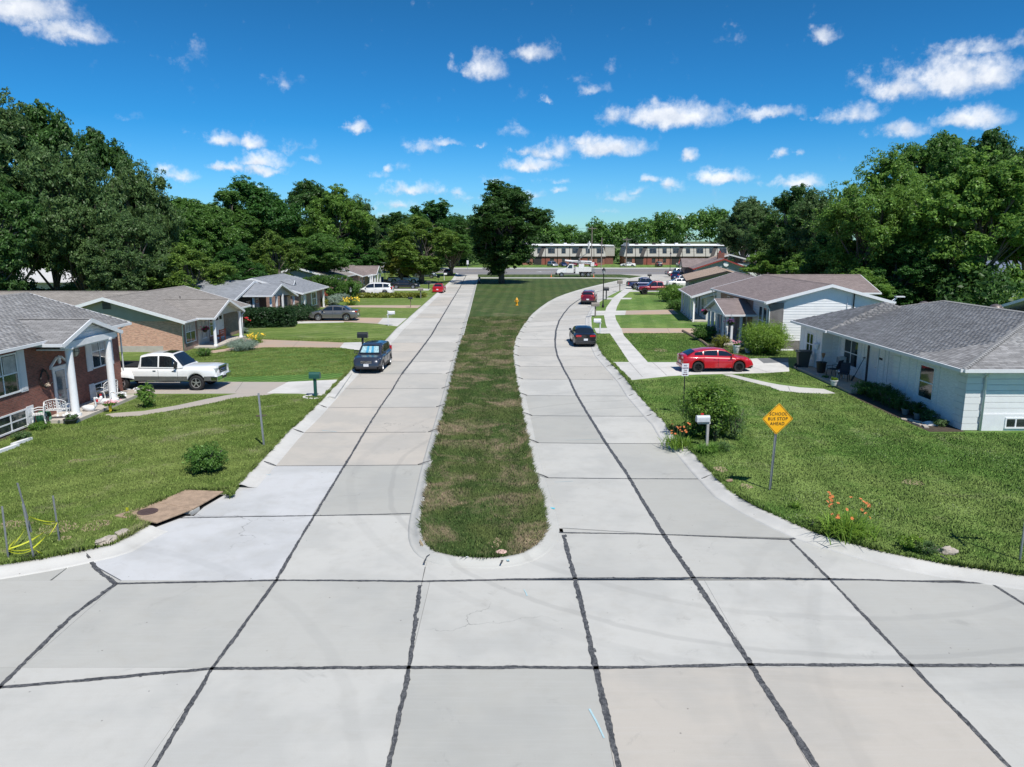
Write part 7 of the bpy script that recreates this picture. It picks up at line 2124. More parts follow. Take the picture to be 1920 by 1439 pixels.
# --- bare posts
px_, py_ = on(495, 836, LZ)
s = thing('post', 'bare steel channel post standing in the left lawn by the kerb', 'post', (px_, py_, LZ), rad(20))
b = MB(); b.box((-.03, -.004, -.1), (.03, .004, 2.2), m_galv); b.box((-.038, -.03, -.1), (-.028, .004, 2.2), m_galv); b.box((.028, -.03, -.1), (.038, .004, 2.2), m_galv); b.build('channel', parent=s, uv=False)
s.rotation_euler = (0, rad(-2.0), rad(20))
for (u, v, hgt, tx, ty, lb) in ((16, 1047, 1.45, 1, 0, 'leftmost thin steel stake of the taped-off hole'), (64, 1048, 1.55, -3, 1, 'front steel stake with the yellow tape knotted round it'), (60, 1000, 1.55, -6, 3, 'leaning steel stake behind the knotted one'), (112, 1016, 1.35, -1, 0, 'rightmost steel stake of the taped-off hole')):
    px_, py_ = on(u, v, LZ)
    s = thing('stake', lb, 'stake', (px_, py_, LZ), 0, 'steel stakes round the hole')
    b = MB(); b.box((-.018, -.003, -.1), (.018, .003, hgt), m_galv); b.box((-.022, -.016, -.1), (-.016, .003, hgt), m_galv); b.box((.016, -.016, -.1), (.022, .003, hgt), m_galv); b.build('channel', parent=s, uv=False)
    s.rotation_euler = (rad(ty), rad(tx), 0)
m_tape = M('yellow_tape', (.52, .55, .03), .5)
A = [Vector((*on(16, 1047, LZ), .38)), Vector((*on(64, 1048, LZ), .42)), Vector((*on(112, 1016, LZ), .72)), Vector((*on(60, 1000, LZ), .62))]
def ribbon(b, p, q, w, sag, tw=.3):
    N = 8; vs = []
    for i in range(N + 1):
        t = i / N; c = p.lerp(q, t); c.z -= sag * 4 * t * (1 - t); a = math.sin(t * 5 + tw) * .8
        vs += [(c.x + math.sin(a) * w * .5, c.y, c.z - math.cos(a) * w * .5), (c.x - math.sin(a) * w * .5, c.y, c.z + math.cos(a) * w * .5)]
    b.add(vs, [(2 * i, 2 * i + 1, 2 * i + 3, 2 * i + 2) for i in range(N)], m_tape)
b = MB()
for i in range(4): ribbon(b, A[i], A[(i + 1) % 4], .035, .06, i); ribbon(b, A[i] - Vector((0, 0, .05)), A[(i + 1) % 4] - Vector((0, 0, .03)), .025, .1, i + 2)
ribbon(b, A[1], Vector((*on(80, 1040, LZ), LZ + .02)), .05, .02); ribbon(b, A[0], A[2], .04, .12)
tag(b.build('caution_tape', uv=False), 'yellow caution tape slung between the steel stakes', 'tape')
px_, py_ = on(60, 1041, LZ)
b = MB(); b.lathe([(.001, 0), (.22, .0), (.25, .006)], (px_, py_, LZ + .004), 14, M('hole_shade', (.006, .005, .004), 1)); tag(b.build('hole', uv=False), kind='structure')  # flat near-black disc, the shade inside the hole is its colour
# --- bare soil patches (thin uneven sheets)
def patch(name, u, v, ru, rv, mat, z=LZ + .006, seed=0, n=22):
    c = G(u, v, LZ); e = G(u + ru, v, LZ); f_ = G(u, v - rv, LZ)
    rx, ry = (e - c).length, (f_ - c).length
    q = [(c.x + rx * math.cos(t) * (1 + .5 * noise.noise((math.cos(t) * 1.7, math.sin(t) * 1.7, seed))), c.y + ry * math.sin(t) * (1 + .5 * noise.noise((math.cos(t) * 1.7, math.sin(t) * 1.7, seed + 5)))) for t in [i * 6.283 / n for i in range(n)]]
    return sheet(name, q, mat, LZ - .03, z)
SOIL = [(929, 1018, 13, 9, 1), (1000, 1016, 16, 9, 2), (180, 985, 24, 9, 3), (105, 990, 34, 11, 4), (120, 1010, 12, 4, 5), (1350, 880, 12, 5, 7), (142, 864, 14, 3, 9), (1400, 912, 12, 4, 10), (30, 982, 30, 6, 11), (1238, 657, 12, 3, 12), (795, 1010, 7, 12, 13), (1712, 905, 22, 4, 14), (1262, 800, 8, 3, 15)]
for (u, v, a_, c_, sd) in SOIL: patch('soil_patch', u, v, a_, c_, m_sand, seed=sd)
# --- storm drain
P0_ = [G2(*q, LZ) for q in [(268, 978), (368, 925), (428, 928), (398, 958), (345, 990), (335, 988)]]
s = thing('storm_drain', 'tan concrete storm drain slab with an iron lid beside the kerb opening', 'drain', (0, 0, 0))
m_tanc = M('old_tan_concrete', (.34, .245, .17), .95, 0, .25, 4, .5)
mid1 = G2(312, 951, LZ); mid2 = G2(375, 962, LZ)
cA = [(-9.62, 23.35), (-10.95, 23.5), (-11.35, 22.3), (-9.95, 21.75)]
cB = [(-11.36, 22.28), (-9.97, 21.73), (-10.55, 20.62), (-12.1, 21.15)]
for q in (cA, cB):
    b = MB(); b.prism(q, .105, .168, m_tanc); b.build('cover_slab', parent=s, bevel=.02)
b = MB(); b.prism([(-9.62, 23.45), (-9.97, 21.73), (-10.6, 20.6), (-11.9, 21.2), (-10.95, 23.45)], -.05, .012, m_under)  # black sheet standing in for the shade inside the drain opening
b.build('pit_shade_sheet', parent=s)
b = MB(); b.prism([(-9.88, 22.05), (-9.97, 21.65), (-10.25, 21.7), (-10.15, 22.1)], -.05, .104, m_curb); b.build('support_block', parent=s)
c = G(317, 968, .2); b = MB(); b.lathe([(.3, 0), (.3, .015), (.26, .02), (.001, .02)], (-11.22, 21.45, .167), 24, M('rusty_iron', (.10, .065, .06), .8, .3, .2, 8))
for i in range(9):
    for j in range(9):
        x_, y_ = -11.22 + (i - 4) * .055, 21.45 + (j - 4) * .055
        if (i - 4) ** 2 + (j - 4) ** 2 < 18: b.box((x_ - .015, y_ - .015, .178), (x_ + .015, y_ + .015, .193), MATS['rusty_iron'])
b.build('manhole_lid', parent=s, uv=False)
b = MB(); c1 = G(330, 775, LZ); c = G(348 + 140, 780, LZ); 
px_, py_ = on(490, 780, LZ); b.lathe([(.25, 0), (.25, .012), (.001, .012)], (px_, py_, LZ + .004), 18, M('rusty_iron', (.10, .065, .06), .8, .3, .2, 8)); tag(b.build('valve_cover', uv=False), 'round iron valve cover in the grass behind the bare post', 'cover')
# --- rocks
def rock(u, v, r, lb, seed, flat=.5, mat=None):
    px_, py_ = on(u, v, LZ); bm = bmesh.new(); bmesh.ops.create_icosphere(bm, subdivisions=3, radius=1)
    for q in bm.verts:
        n_ = noise.noise(q.co * 1.3 + Vector((seed, 0, 0))) * .5 + noise.noise(q.co * 3.5 + Vector((seed, 3, 0))) * .18
        q.co = q.co * (1 + n_); q.co.z *= flat
    me = bpy.data.meshes.new('rock'); bm.to_mesh(me); bm.free(); me.materials.append(mat or m_stone)
    o = link('rock', me, None, (px_, py_, LZ + r * flat * .25), seed); o.scale = (r * 1.25, r * .8, r)
    return tag(o, lb, 'rock')
rock(199, 1017, .24, 'rough pale rock in the grass, nearer of the two by the drain', 1); rock(230, 1000, .21, 'flat pale rock in the grass, right of its rougher neighbour', 2, .3)
rock(1775, 1037, .2, 'pale triangular stone beside the low bush on the right', 3, .7); rock(1368, 802 + 100, .13, 'small brownish stone near the road sign post', 4, .35, M('brown_stone', (.3, .2, .14), .9)); 
rock(1747, 797, .3, 'white rock at the corner bed of the white ranch house', 6, .4, M('white_stone', (.6, .58, .55), .9))
px_, py_ = on(940, 1036.5, LZ); b = MB(); b.lathe([(.001, 0), (.14, .0), (.15, .02), (.12, .035), (.001, .035)], (px_, py_, LZ + .01), 16, M('pink_disc', (.62, .42, .36), .6)); tag(b.build('survey_disc', uv=False), 'pinkish round marker in the soil at the tip of the median', 'marker')
px_, py_ = on(238, 961, LZ); b = MB(); b.add([(px_ - .04, py_, LZ), (px_ + .04, py_ + .02, LZ), (px_ + .06, py_, LZ + .16), (px_ - .01, py_ - .02, LZ + .17)], [(0, 1, 2, 3)], m_tape); b.cyl((px_, py_, LZ), (px_ + .01, py_ + .02, LZ + .2), .004, n=5, m=m_galv); tag(b.build('marker_flag', uv=False), 'little yellow marker flag in the left lawn near the drain', 'flag')
px_, py_ = on(876, 1046, LZ); b = MB(); b.box((px_ - .03, py_ - .02, LZ), (px_ + .03, py_ + .02, LZ + .03), m_sign_w); tag(b.build('litter', uv=False), 'scrap of white litter on the kerb of the median', 'litter')
# --- mailboxes
def box_tunnel(b, x0, x1, w, h, z, m, mt=None):
    """a domed mailbox body running along x"""
    pr = [(-w / 2, 0), (w / 2, 0), (w / 2, h * .55)] + [(w / 2 * math.cos(t), h * .55 + h * .45 * math.sin(t)) for t in [i * math.pi / 8 for i in range(1, 8)]] + [(-w / 2, h * .55)]
    n = len(pr); b.add([(x0, p[0], z + p[1]) for p in pr] + [(x1, p[0], z + p[1]) for p in pr], [tuple(range(n))[::-1], tuple(range(n, 2 * n))] + [(i, (i + 1) % n, n + (i + 1) % n, n + i) for i in range(n)], m, mt)
def mailbox(u, v, lb, mb, mp, hd=0, post='wood', z=LZ, hgt=1.05, s_=1.0, box=(.5, .2, .24), flag=True):
    px_, py_ = on(u, v, LZ)
    o = thing('mailbox', lb, 'mailbox', (px_, py_, LZ), rad(hd)); o.scale = (s_,) * 3
    b = MB(); r_ = .05 if post == 'wood' else .035
    if post == 'thick': r_ = .075
    b.box((-r_, -r_, -.1), (r_, r_, hgt - .02), mp)
    if post in ('wood', 'tall'): b.box((-.1, -.045, hgt - .12), (.42, .045, hgt - .03), mp)
    if post == 'tall': b.box((-r_, -r_, hgt - .02), (r_, r_, hgt + .32), mp)
    b.build('post', parent=o, bevel=.008, uv=False)
    b = MB(); L_, w_, h_ = box; x0 = -.05 if post == 'wood' else (-.0 if post == 'tall' else -L_ / 2)
    if post == 'tall': x0 = .06
    box_tunnel(b, x0, x0 + L_, w_, h_, hgt - .02, mb); bo = b.build('box', parent=o, angle=40, uv=False)
    b = MB(); box_tunnel(b, x0 + L_, x0 + L_ + .015, w_ * 1.05, h_ * 1.04, hgt - .025, mb); b.build('door', parent=o, angle=40, uv=False)
    if flag: b = MB(); b.box((x0 + .2, -w_ / 2 - .02, hgt + .08), (x0 + .22, -w_ / 2 - .008, hgt + .3), m_red); b.box((x0 + .22, -w_ / 2 - .02, hgt + .22), (x0 + .32, -w_ / 2 - .008, hgt + .3), m_red); b.build('flag', parent=o, uv=False)
    return o
mailbox(592, 744, 'dark green plastic mailbox on a thick post at the edge of the left lane', m_mgreen, m_mgreen, 0, 'thick', box=(.56, .3, .34), hgt=1.02, flag=False)
px_, py_ = on(592, 745, LZ)
for i in range(14):
    a = i * 6.283 / 14; 
    if i == 0: ring = thing('stone_ring', 'ring of small white stones round the dark green mailbox post', 'edging', (px_, py_, LZ))
    b = MB(); b.box((-.11, -.06, -.02), (.11, .06, .05), M('white_stone', (.6, .58, .55), .9)); q = b.build('stone', parent=ring, bevel=.02, uv=False); q.location = (.62 * math.cos(a), .45 * math.sin(a), 0); q.rotation_euler = (0, 0, a + 1.57)
mailbox(681, 661, 'large black mailbox standing behind the dark blue-grey crossover', m_mbx_blk, m_mbx_blk, 0, 'thick', hgt=1.12, box=(.75, .36, .42), flag=False)
mailbox(728, 611, 'white mailbox on a tall white post by the brown drive', m_sign_w, m_sign_w, 0, 'tall', hgt=1.15, box=(.6, .24, .3), flag=False)
mailbox(770, 577, 'small black double mailbox on two thin legs', m_mbx_blk, m_wood, 0, 'thin', hgt=1.05, box=(.5, .4, .25), flag=False)
mailbox(789, 559.5, 'grey-brown mailbox on a squat post at the end of the daylily row', M('taupe_plastic', (.20, .18, .155), .6), M('taupe_plastic', (.20, .18, .155), .6), 0, 'thick', hgt=1.1, box=(.7, .45, .4), flag=False)
mailbox(804, 543, 'black mailbox beside the lane, left of the red sedan', m_mbx_blk, m_mbx_blk, 0, 'thick', hgt=1.1, box=(.7, .4, .4), flag=False)
mailbox(822, 532, 'black mailbox behind the red sedan', m_mbx_blk, m_wood, 0, 'thin', hgt=1.1, box=(.6, .3, .35), flag=False)
mailbox(833, 526, 'small white mailbox farthest up the left lane', m_sign_w, m_sign_w, 0, 'wood', hgt=1.15, box=(.6, .3, .35), flag=False)
mailbox(1325, 838, 'white mailbox half swallowed by the leafy bush on the right kerb', M('dull_white_metal', (.5, .52, .55), .5), M('grey_plastic_post', (.42, .40, .38), .8), 184, 'wood', hgt=1.08, box=(.52, .22, .26))
mailbox(1125, 626, 'white mailbox on a thin white post by the sidewalk', m_sign_w, m_sign_w, 180, 'wood', hgt=1.05, box=(.62, .34, .32), flag=False)
mailbox(1116, 594, 'taupe mailbox on a post at the right kerb', M('taupe_plastic', (.20, .18, .155), .6), M('taupe_plastic', (.20, .18, .155), .6), 180, 'thick', hgt=1.15, box=(.85, .5, .42), flag=False)
mailbox(1136.5, 562, 'black mailbox just right of the tall street lamp', m_mbx_blk, m_mbx_blk, 180, 'thick', hgt=1.25, box=(.7, .4, .5), flag=False)
mailbox(1162, 546, 'grey-brown mailbox at the tail of the navy pickup', M('taupe_plastic', (.20, .18, .155), .6), M('taupe_plastic', (.20, .18, .155), .6), 180, 'thick', hgt=1.2, box=(.8, .5, .6), flag=False)
mailbox(1217.5, 531, 'dark mailbox on a post across the curve from the avenue', m_mbx_blk, m_wood, 180, 'thick', hgt=1.35, box=(.7, .5, .4), flag=False)
# --- street lamps
def lamp(u, v, lb, H_, s_=1):
    px_, py_ = on(u, v, LZ); o = thing('street_lamp', lb, 'street lamp', (px_, py_, LZ))
    b = MB(); b.lathe([(.16, -.1), (.16, .25), (.1, .35), (.075, .6), (.055, H_ - .95), (.09, H_ - .92), (.05, H_ - .86), (.11, H_ - .8)], n=12, m=m_blk); b.build('pole', parent=o, smooth=True)
    b = MB(); b.lathe([(.12, H_ - .8), (.2, H_ - .42), (.17, H_ - .41), (.001, H_ - .4)], n=8, m=M('lamp_glass', (.55, .56, .55), .2, 0, .1, 4)); b.build('globe', parent=o)
    b = MB(); b.lathe([(.25, H_ - .42), (.14, H_ - .2), (.04, H_ - .12), (.025, H_ - .02), (.001, H_)], n=8, m=m_blk)
    for i in range(4):
        a = i * 1.5708; b.tube([(.125 * math.cos(a), .125 * math.sin(a), H_ - .8), (.205 * math.cos(a), .205 * math.sin(a), H_ - .42)], .014, 4, m_blk)
    b.build('lantern_cap', parent=o); return o
lamp(1130.5, 577, 'tall black lantern street lamp beside the sidewalk', 4.95)
lamp(1256, 512, 'distant black lantern street lamp beside the avenue', 5.2)
lamp(899, 531, 'short dark marker post at the corner of the median by the avenue', 1.3)
lamp(658, 566, 'black garden lamp post above the yellow daylilies', 2.1)
# --- hydrant
px_, py_ = on(969, 573, LZ)
o = thing('fire_hydrant', 'yellow-orange fire hydrant standing on the grass median', 'hydrant', (px_, py_, LZ)); o.scale = (1.25,) * 3
m_hyd = M('hydrant_yellow', (.72, .36, .02), .45)
b = MB(); b.lathe([(.17, -.05), (.17, .04), (.11, .06), (.11, .5), (.15, .52), (.15, .56), (.12, .6), (.1, .7), (.05, .76), (.03, .8), (.001, .8)], n=14, m=m_hyd); b.build('body', parent=o, angle=40)
for s_ in (-1, 1):
    b = MB(); b.cyl((s_ * .09, 0, .42), (s_ * .2, 0, .42), .055, n=10, m=m_hyd); b.cyl((s_ * .2, 0, .42), (s_ * .22, 0, .42), .06, n=6, m=m_hyd); b.build('side_outlet', parent=o, uv=False)
b = MB(); b.cyl((0, -.09, .4), (0, -.22, .4), .07, n=10, m=m_hyd); b.build('front_outlet', parent=o, uv=False)
# --- stop sign and small signs by the avenue
def small_sign(u, v, lb, z0, w, h, m, H_, oct_=False, pm=m_galv, name='road_sign'):
    px_, py_ = on(u, v, LZ); o = thing(name, lb, 'sign', (px_, py_, LZ)); b = MB(); b.box((-.05, -.03, -.1), (.05, .03, H_), pm); b.build('post', parent=o, uv=False)
    b = MB()
    if oct_: plate(b, [(w / 2 * math.cos(rad(22.5 + 45 * i)), w / 2 * math.sin(rad(22.5 + 45 * i))) for i in range(8)], -.06, -.04, z0, m)
    else: b.box((-w / 2, -.06, z0 - h / 2), (w / 2, -.04, z0 + h / 2), m)
    p = b.build('sign_panel', parent=o, uv=False); return o, p
o, p = small_sign(1275, 513, 'red octagonal STOP sign facing the street at the avenue', 2.6, 1.05, 1.05, m_red, 2.9, True)
lettering(p, 'STOP', .3, (0, -.065, 2.6), (rad(90), 0, 0), m_sign_w, .006)
small_sign(877, 506, 'small white sign across the avenue beyond the left lane', 2.0, .55, 1.1, m_sign_w, 2.5)
small_sign(845, 506, 'dark notice board under the trees at the end of the left lane', 1.8, .8, 1.4, m_fas_dk, 2.6)
# --- basketball hoop
px_, py_ = on(722, 530, LZ); o = thing('basketball_hoop', 'basketball hoop with a pale backboard beside the brown roofed house', 'basketball hoop', (px_, py_, LZ))
b = MB(); b.box((-.4, -.35, 0), (.4, .35, .25), m_blk); b.build('base', parent=o, bevel=.05, uv=False)
b = MB(); b.tube([(0, 0, .2), (0, .1, 2.9), (0, -.5, 3.25)], .07, 8, m_blk); b.build('pole', parent=o, uv=False)
b = MB(); plate(b, [(-.65, -.4), (.65, -.4), (.7, .15), (.45, .5), (-.45, .5), (-.7, .15)], -.62, -.58, 3.35, M('backboard', (.5, .53, .56), .3)); b.build('backboard', parent=o, uv=False)
b = MB(); b.tube([(.23 * math.cos(i * .524), -.85 + .23 * math.sin(i * .524), 3.05) for i in range(13)], .015, 5, M('orange_rim', (.6, .12, .02), .5)); 
for i in range(8): a = i * .785; b.tube([(.22 * math.cos(a), -.85 + .22 * math.sin(a), 3.05), (.12 * math.cos(a + .3), -.85 + .12 * math.sin(a + .3), 2.6)], .008, 3, m_sign_w)
b.build('rim_and_net', parent=o, uv=False)
# --- bins
def wheelie(x, y, s_, m, lb, rz=0):
    o = thing('wheeled_bin', lb, 'bin', (x, y, LZ + .012), rad(rz)); o.scale = (s_,) * 3
    b = MB(); b.add([(-.24, -.28, .08), (.24, -.28, .08), (.24, .26, .08), (-.24, .26, .08), (-.32, -.38, .98), (.32, -.38, .98), (.32, .34, .98), (-.32, .34, .98)], [(0, 3, 2, 1), (4, 5, 6, 7), (0, 1, 5, 4), (1, 2, 6, 5), (2, 3, 7, 6), (3, 0, 4, 7)], m); b.build('body', parent=o, bevel=.03, uv=False)
    b = MB(); b.box((-.35, -.42, .98), (.35, .36, 1.05), m); b.box((-.3, .34, .95), (.3, .42, 1.0), m); b.build('lid', parent=o, bevel=.02, uv=False)
    for s2 in (-1, 1): b = MB(); b.cyl((s2 * .2, .27, .13), (s2 * .28, .27, .13), .13, n=12, m=m_tyre); b.build('wheel', parent=o, uv=False)
m_bin = M('dark_grey_plastic', (.035, .04, .038), .5, 0, .1, 4)
wheelie(18.95, 47.3, 1.12, m_bin, 'large dark wheeled bin in front of the white ranch garage bay', 80)
m_bbin = M('blue_plastic', (.01, .09, .32), .5)
wheelie(*on(668, 553, LZ), 1.15, m_bbin, 'blue wheeled bin left of the white minivan'); wheelie(*on(662, 552, LZ), 1.1, m_bin, 'dark wheeled bin beside the blue one at the flag house')
wheelie(*on(716, 531, LZ), 1.1, m_bbin, 'blue wheeled bin under the brown roofed porch'); 
wheelie(68.5, 96.0, 1.2, m_bbin, 'blue bin at the foot of the forked maple'); wheelie(75.5, 104.6, 1.2, m_bbin, 'blue bin beside the pale green shed')
# --- porch things of the white ranch
PZ = LZ + .12
o = thing('fire_pit_bin', 'dark metal bin with cut-out holes on the white ranch porch', 'bin', (19.25, 45.1, PZ)); b = MB(); b.lathe([(.2, 0), (.24, .1), (.3, .62), (.34, .66), (.3, .68), (.26, .6), (.001, .5)], n=14, m=M('dark_bronze', (.04, .032, .028), .6)); b.build('body', parent=o, angle=40)
b = MB(); b.cyl((.05, 0, .5), (.1, .05, 1.05), .02, n=6, m=m_wood); b.lathe([(.06, 0), (.12, .25), (.1, .27), (.001, .2)], (.1, .05, .95), 10, M('straw', (.3, .17, .1), .9)); tag(b.build('broom', uv=False), 'old brown broom standing in the dark metal bin', 'broom').location = (19.25, 45.1, PZ)
def patio_chair(x, y, rz, lb):
    o = thing('patio_chair', lb, 'chair', (x, y, PZ), rad(rz)); m = M('black_mesh', (.02, .022, .035), .7)
    b = MB(); b.box((-.27, -.27, .42), (.27, .25, .45), m); b.build('seat', parent=o, uv=False)
    b = MB(); b.add([(-.27, .25, .45), (.27, .25, .45), (.25, .45, 1.02), (-.25, .45, 1.02), (-.27, .28, .45), (.27, .28, .45), (.25, .48, 1.02), (-.25, .48, 1.02)], [(0, 1, 2, 3), (4, 7, 6, 5), (0, 4, 5, 1), (1, 5, 6, 2), (2, 6, 7, 3), (3, 7, 4, 0)], m); b.build('backrest', parent=o, uv=False)
    for s_ in (-1, 1):
        for (p, q) in ((-.24, -.3), (.22, .38)): b = MB(); b.tube([(s_ * .26, p, .45), (s_ * .28, q, 0)], .016, 6, m_blk); b.build('leg', parent=o, uv=False)
        b = MB(); b.tube([(s_ * .28, -.26, .45), (s_ * .3, -.28, .62), (s_ * .3, .05, .68), (s_ * .28, .35, .66)], .016, 6, m_blk); b.build('armrest', parent=o, uv=False)
patio_chair(19.55, 44.0, 215, 'black mesh patio chair with its back to the street, beside the metal bin'); patio_chair(19.45, 42.4, -35, 'black mesh patio chair nearest the front door of the white ranch')
o = thing('side_table', 'small white table between the two black patio chairs', 'table', (19.7, 43.2, PZ)); b = MB(); b.box((-.25, -.2, .42), (.25, .2, .46), m_white); b.build('table_top', parent=o, uv=False)
for sx in (-1, 1):
    for sy in (-1, 1): b = MB(); b.cyl((sx * .2, sy * .15, 0), (sx * .2, sy * .15, .42), .02, n=6, m=m_white); b.build('leg', parent=o, uv=False)
b = MB(); b.box((-.12, -.1, .46), (.12, .1, .6), M('purple_box', (.05, .03, .1), .6)); q = tag(b.build('box', uv=False), 'small purple box on the white side table', 'box'); q.location = (19.7, 43.2, PZ)
o = thing('shovel', 'black shovel leaning on the wall between window and front door', 'shovel', (20.45, 42.45, PZ)); b = MB(); b.tube([(-.35, 0, .25), (.2, .1, 1.35)], .018, 6, m_blk); b.box((.14, .04, 1.33), (.24, .14, 1.38), m_blk); b.build('handle', parent=o, uv=False); b = MB(); b.add([(-.5, -.12, .0), (-.5, .12, 0), (-.34, .13, .3), (-.34, -.11, .3)], [(0, 1, 2, 3)], m_blk); b.build('blade', parent=o, uv=False)
def pot(x, y, z, lb, r, h_, mp, mf, fl=None, seed=1, fr=.2, fh=.2, cat='planter', n=16):
    o = thing('flower_pot', lb, cat, (x, y, z)); b = MB(); b.lathe([(r * .65, 0), (r * .7, .02), (r * .95, h_ * .85), (r * 1.08, h_ * .86), (r * 1.08, h_), (r * .9, h_), (r * .85, h_ * .9), (.001, h_ * .88)], n=16, m=mp); b.build('pot', parent=o, angle=40)
    me = bush_mesh('plant', seed, fr, fh, n, 18, .07, mf); q = link('plant', me, o, (0, 0, h_ * .9))
    if fl:
        b = MB(); rs = random.Random(seed); flowers(b, [(rs.gauss(0, fr * .55), rs.gauss(0, fr * .55), h_ + fh * rs.uniform(.4, 1.05)) for _ in range(26)], .07, fl, seed); b.build('flowers', parent=o, uv=False)['kind'] = 'stuff'
    return o
m_pinkf = M('pink_petal', (.75, .35, .42), .6); m_orf = M('orange_petal', (.62, .20, .06), .6); m_salm = M('salmon_petal', (.85, .5, .32), .6); m_yelf = M('yellow_petal', (.85, .6, .04), .6); m_redf = M('red_petal', (.5, .02, .03), .6); m_whf = M('white_petal', (.75, .75, .75), .6); m_maug = M('magenta_petal', (.5, .04, .18), .6)
pot(18.3, 41.0, PZ, 'small white pot of green leaves on the tan porch edge', .2, .32, m_pot_w, LF['bright'], fr=.22, fh=.18)
pot(*on(1380, 663, LZ), LZ, 'pale urn with pink flowers before the clipped round bush', .27, .62, m_pot_w, LF['light'], m_pinkf, 2, .3, .3)
pot(*on(1402, 662, LZ), LZ, 'pale pot with orange flowers, right of the pink ones', .25, .35, m_pot_w, LF['light'], m_salm, 3, .32, .28)
# hanging baskets
def basket(x, y, z, lb, fl, seed, fo=None):
    o = thing('hanging_basket', lb, 'hanging basket', (x, y, z)); b = MB(); b.lathe([(.05, -.2), (.15, -.14), (.2, 0), (.001, 0)], n=10, m=m_fas_dk); b.build('basket', parent=o)
    link('plant', bush_mesh('plant', seed, .32, .4, 22, 16, .08, fo or LF['dark']), o, (0, 0, -.15))
    b = MB(); rs = random.Random(seed); flowers(b, [(rs.gauss(0, .2), rs.gauss(0, .2), rs.uniform(0, .28)) for _ in range(30)], .08, fl, seed); b.build('flowers', parent=o, uv=False)['kind'] = 'stuff'
    b = MB()
    for i in range(3): b.tube([(.18 * math.cos(i * 2.1), .18 * math.sin(i * 2.1), 0), (0, 0, .75)], .006, 3, m_blk)
    b.build('hanger', parent=o, uv=False)
basket(-24.0, 57.2, 1.45, 'hanging basket of pink and dark flowers on the tan brick porch', m_maug, 4); basket(-23.0, 62.9, 1.55, 'hanging basket of red flowers at the far porch post of the tan brick house', m_redf, 5)
basket(17.2, 57.6, 1.95, 'dark purple hanging basket at the near porch post of the white sided house', M('purple_petal', (.1, .03, .12), .6), 6); basket(16.9, 64.4, 2.1, 'dark hanging basket at the far porch post of the white sided house', m_maug, 7)
# --- left porch: white cast garden furniture and swans
PX = LZ + .16
def garden_bench(x, y, rz, w, lb, name='garden_bench', cat='bench'):
    o = thing(name, lb, cat, (x, y, PX), rad(rz)); b = MB()
    N = max(3, int(w / .16))
    for i in range(N):   # pierced back of scrolled rings
        for j in range(3):
            cx_, cz_ = -w / 2 + w * (i + .5) / N, .52 + j * .13 + (.06 * math.sin(math.pi * (i + .5) / N))
            b.tube([(cx_ + .058 * math.cos(t), .2 + .02 * j, cz_ + .058 * math.sin(t)) for t in [q * .785 for q in range(9)]], .013, 4, m_cast)
    b.tube([(-w / 2, .22, .45), (-w / 2, .25, .82)] + [(-w / 2 + w * i / 8, .27, .86 + .1 * math.sin(math.pi * i / 8)) for i in range(1, 8)] + [(w / 2, .25, .82), (w / 2, .22, .45)], .02, 6, m_cast)
    b.build('backrest', parent=o, uv=False)
    b = MB(); 
    for i in range(7): b.box((-w / 2, -.22 + i * .062, .42), (w / 2, -.22 + i * .062 + .045, .44), m_cast)
    b.build('seat', parent=o, uv=False)
    for s_ in (-1, 1):
        for yy in (-.2, .2): b = MB(); b.tube([(s_ * w / 2, yy, .43), (s_ * (w / 2 - .05), yy * 1.1, .22), (s_ * (w / 2 + .02), yy * 1.3, 0)], [.035, .022, .03], 6, m_cast); b.build('leg', parent=o, uv=False)
        b = MB(); b.tube([(s_ * w / 2, -.22, .43), (s_ * (w / 2 + .02), -.24, .62), (s_ * (w / 2 + .02), 0, .68), (s_ * w / 2, .22, .66)], .02, 6, m_cast); b.build('armrest', parent=o, uv=False)
    return o
garden_bench(-21.1, 37.5, -95, 1.15, 'white cast iron bench against the brick wall between the porch columns')
garden_bench(-20.95, 33.0, 195, .9, 'white cast iron bench nearest the camera, beside the front porch column')
garden_bench(-21.25, 32.1, -60, .55, 'white cast iron armchair at the left end of the porch', 'garden_chair', 'chair')
def swan(x, y, z, rz, s_, lb):
    o = thing('swan_planter', lb, 'planter', (x, y, z), rad(rz)); o.scale = (s_,) * 3
    b = MB(); b.tube([(-.34, 0, .2), (-.22, 0, .15), (0, 0, .13), (.18, 0, .14), (.27, 0, .2)], [.03, .13, .16, .13, .04], 12, m_pot_w); b.build('body', parent=o, smooth=True, uv=False)
    b = MB(); b.tube([(.2, 0, .16), (.33, 0, .26), (.3, 0, .42), (.3, 0, .55), (.38, 0, .62), (.46, 0, .57)], [.06, .05, .035, .035, .05, .03], 10, m_pot_w); b.build('neck', parent=o, smooth=True, uv=False)
    b = MB(); b.tube([(.46, 0, .57), (.55, 0, .52)], [.02, .006], 6, M('beak_orange', (.5, .2, .03), .5)); b.build('beak', parent=o, uv=False)
swan(-20.35, 34.5, PX, 0, 1.05, 'white swan planter, nearer one, beside the front porch column'); swan(-20.5, 36.1, PX, 20, .95, 'white swan planter farther along the porch')
o = thing('chicken_figure', 'white chicken ornament with red marks on the porch', 'ornament', (-20.75, 36.0, PX)); b = MB(); b.tube([(-.2, 0, .35), (-.1, 0, .2), (.05, 0, .17), (.15, 0, .28), (.17, 0, .42)], [.03, .15, .16, .09, .05], 10, m_pot_w); b.build('body', parent=o, smooth=True, uv=False)
b = MB(); b.box((.1, -.02, .44), (.2, .02, .52), m_redf); b.box((-.02, -.17, .15), (.08, -.13, .28), m_redf); b.build('comb', parent=o, uv=False)
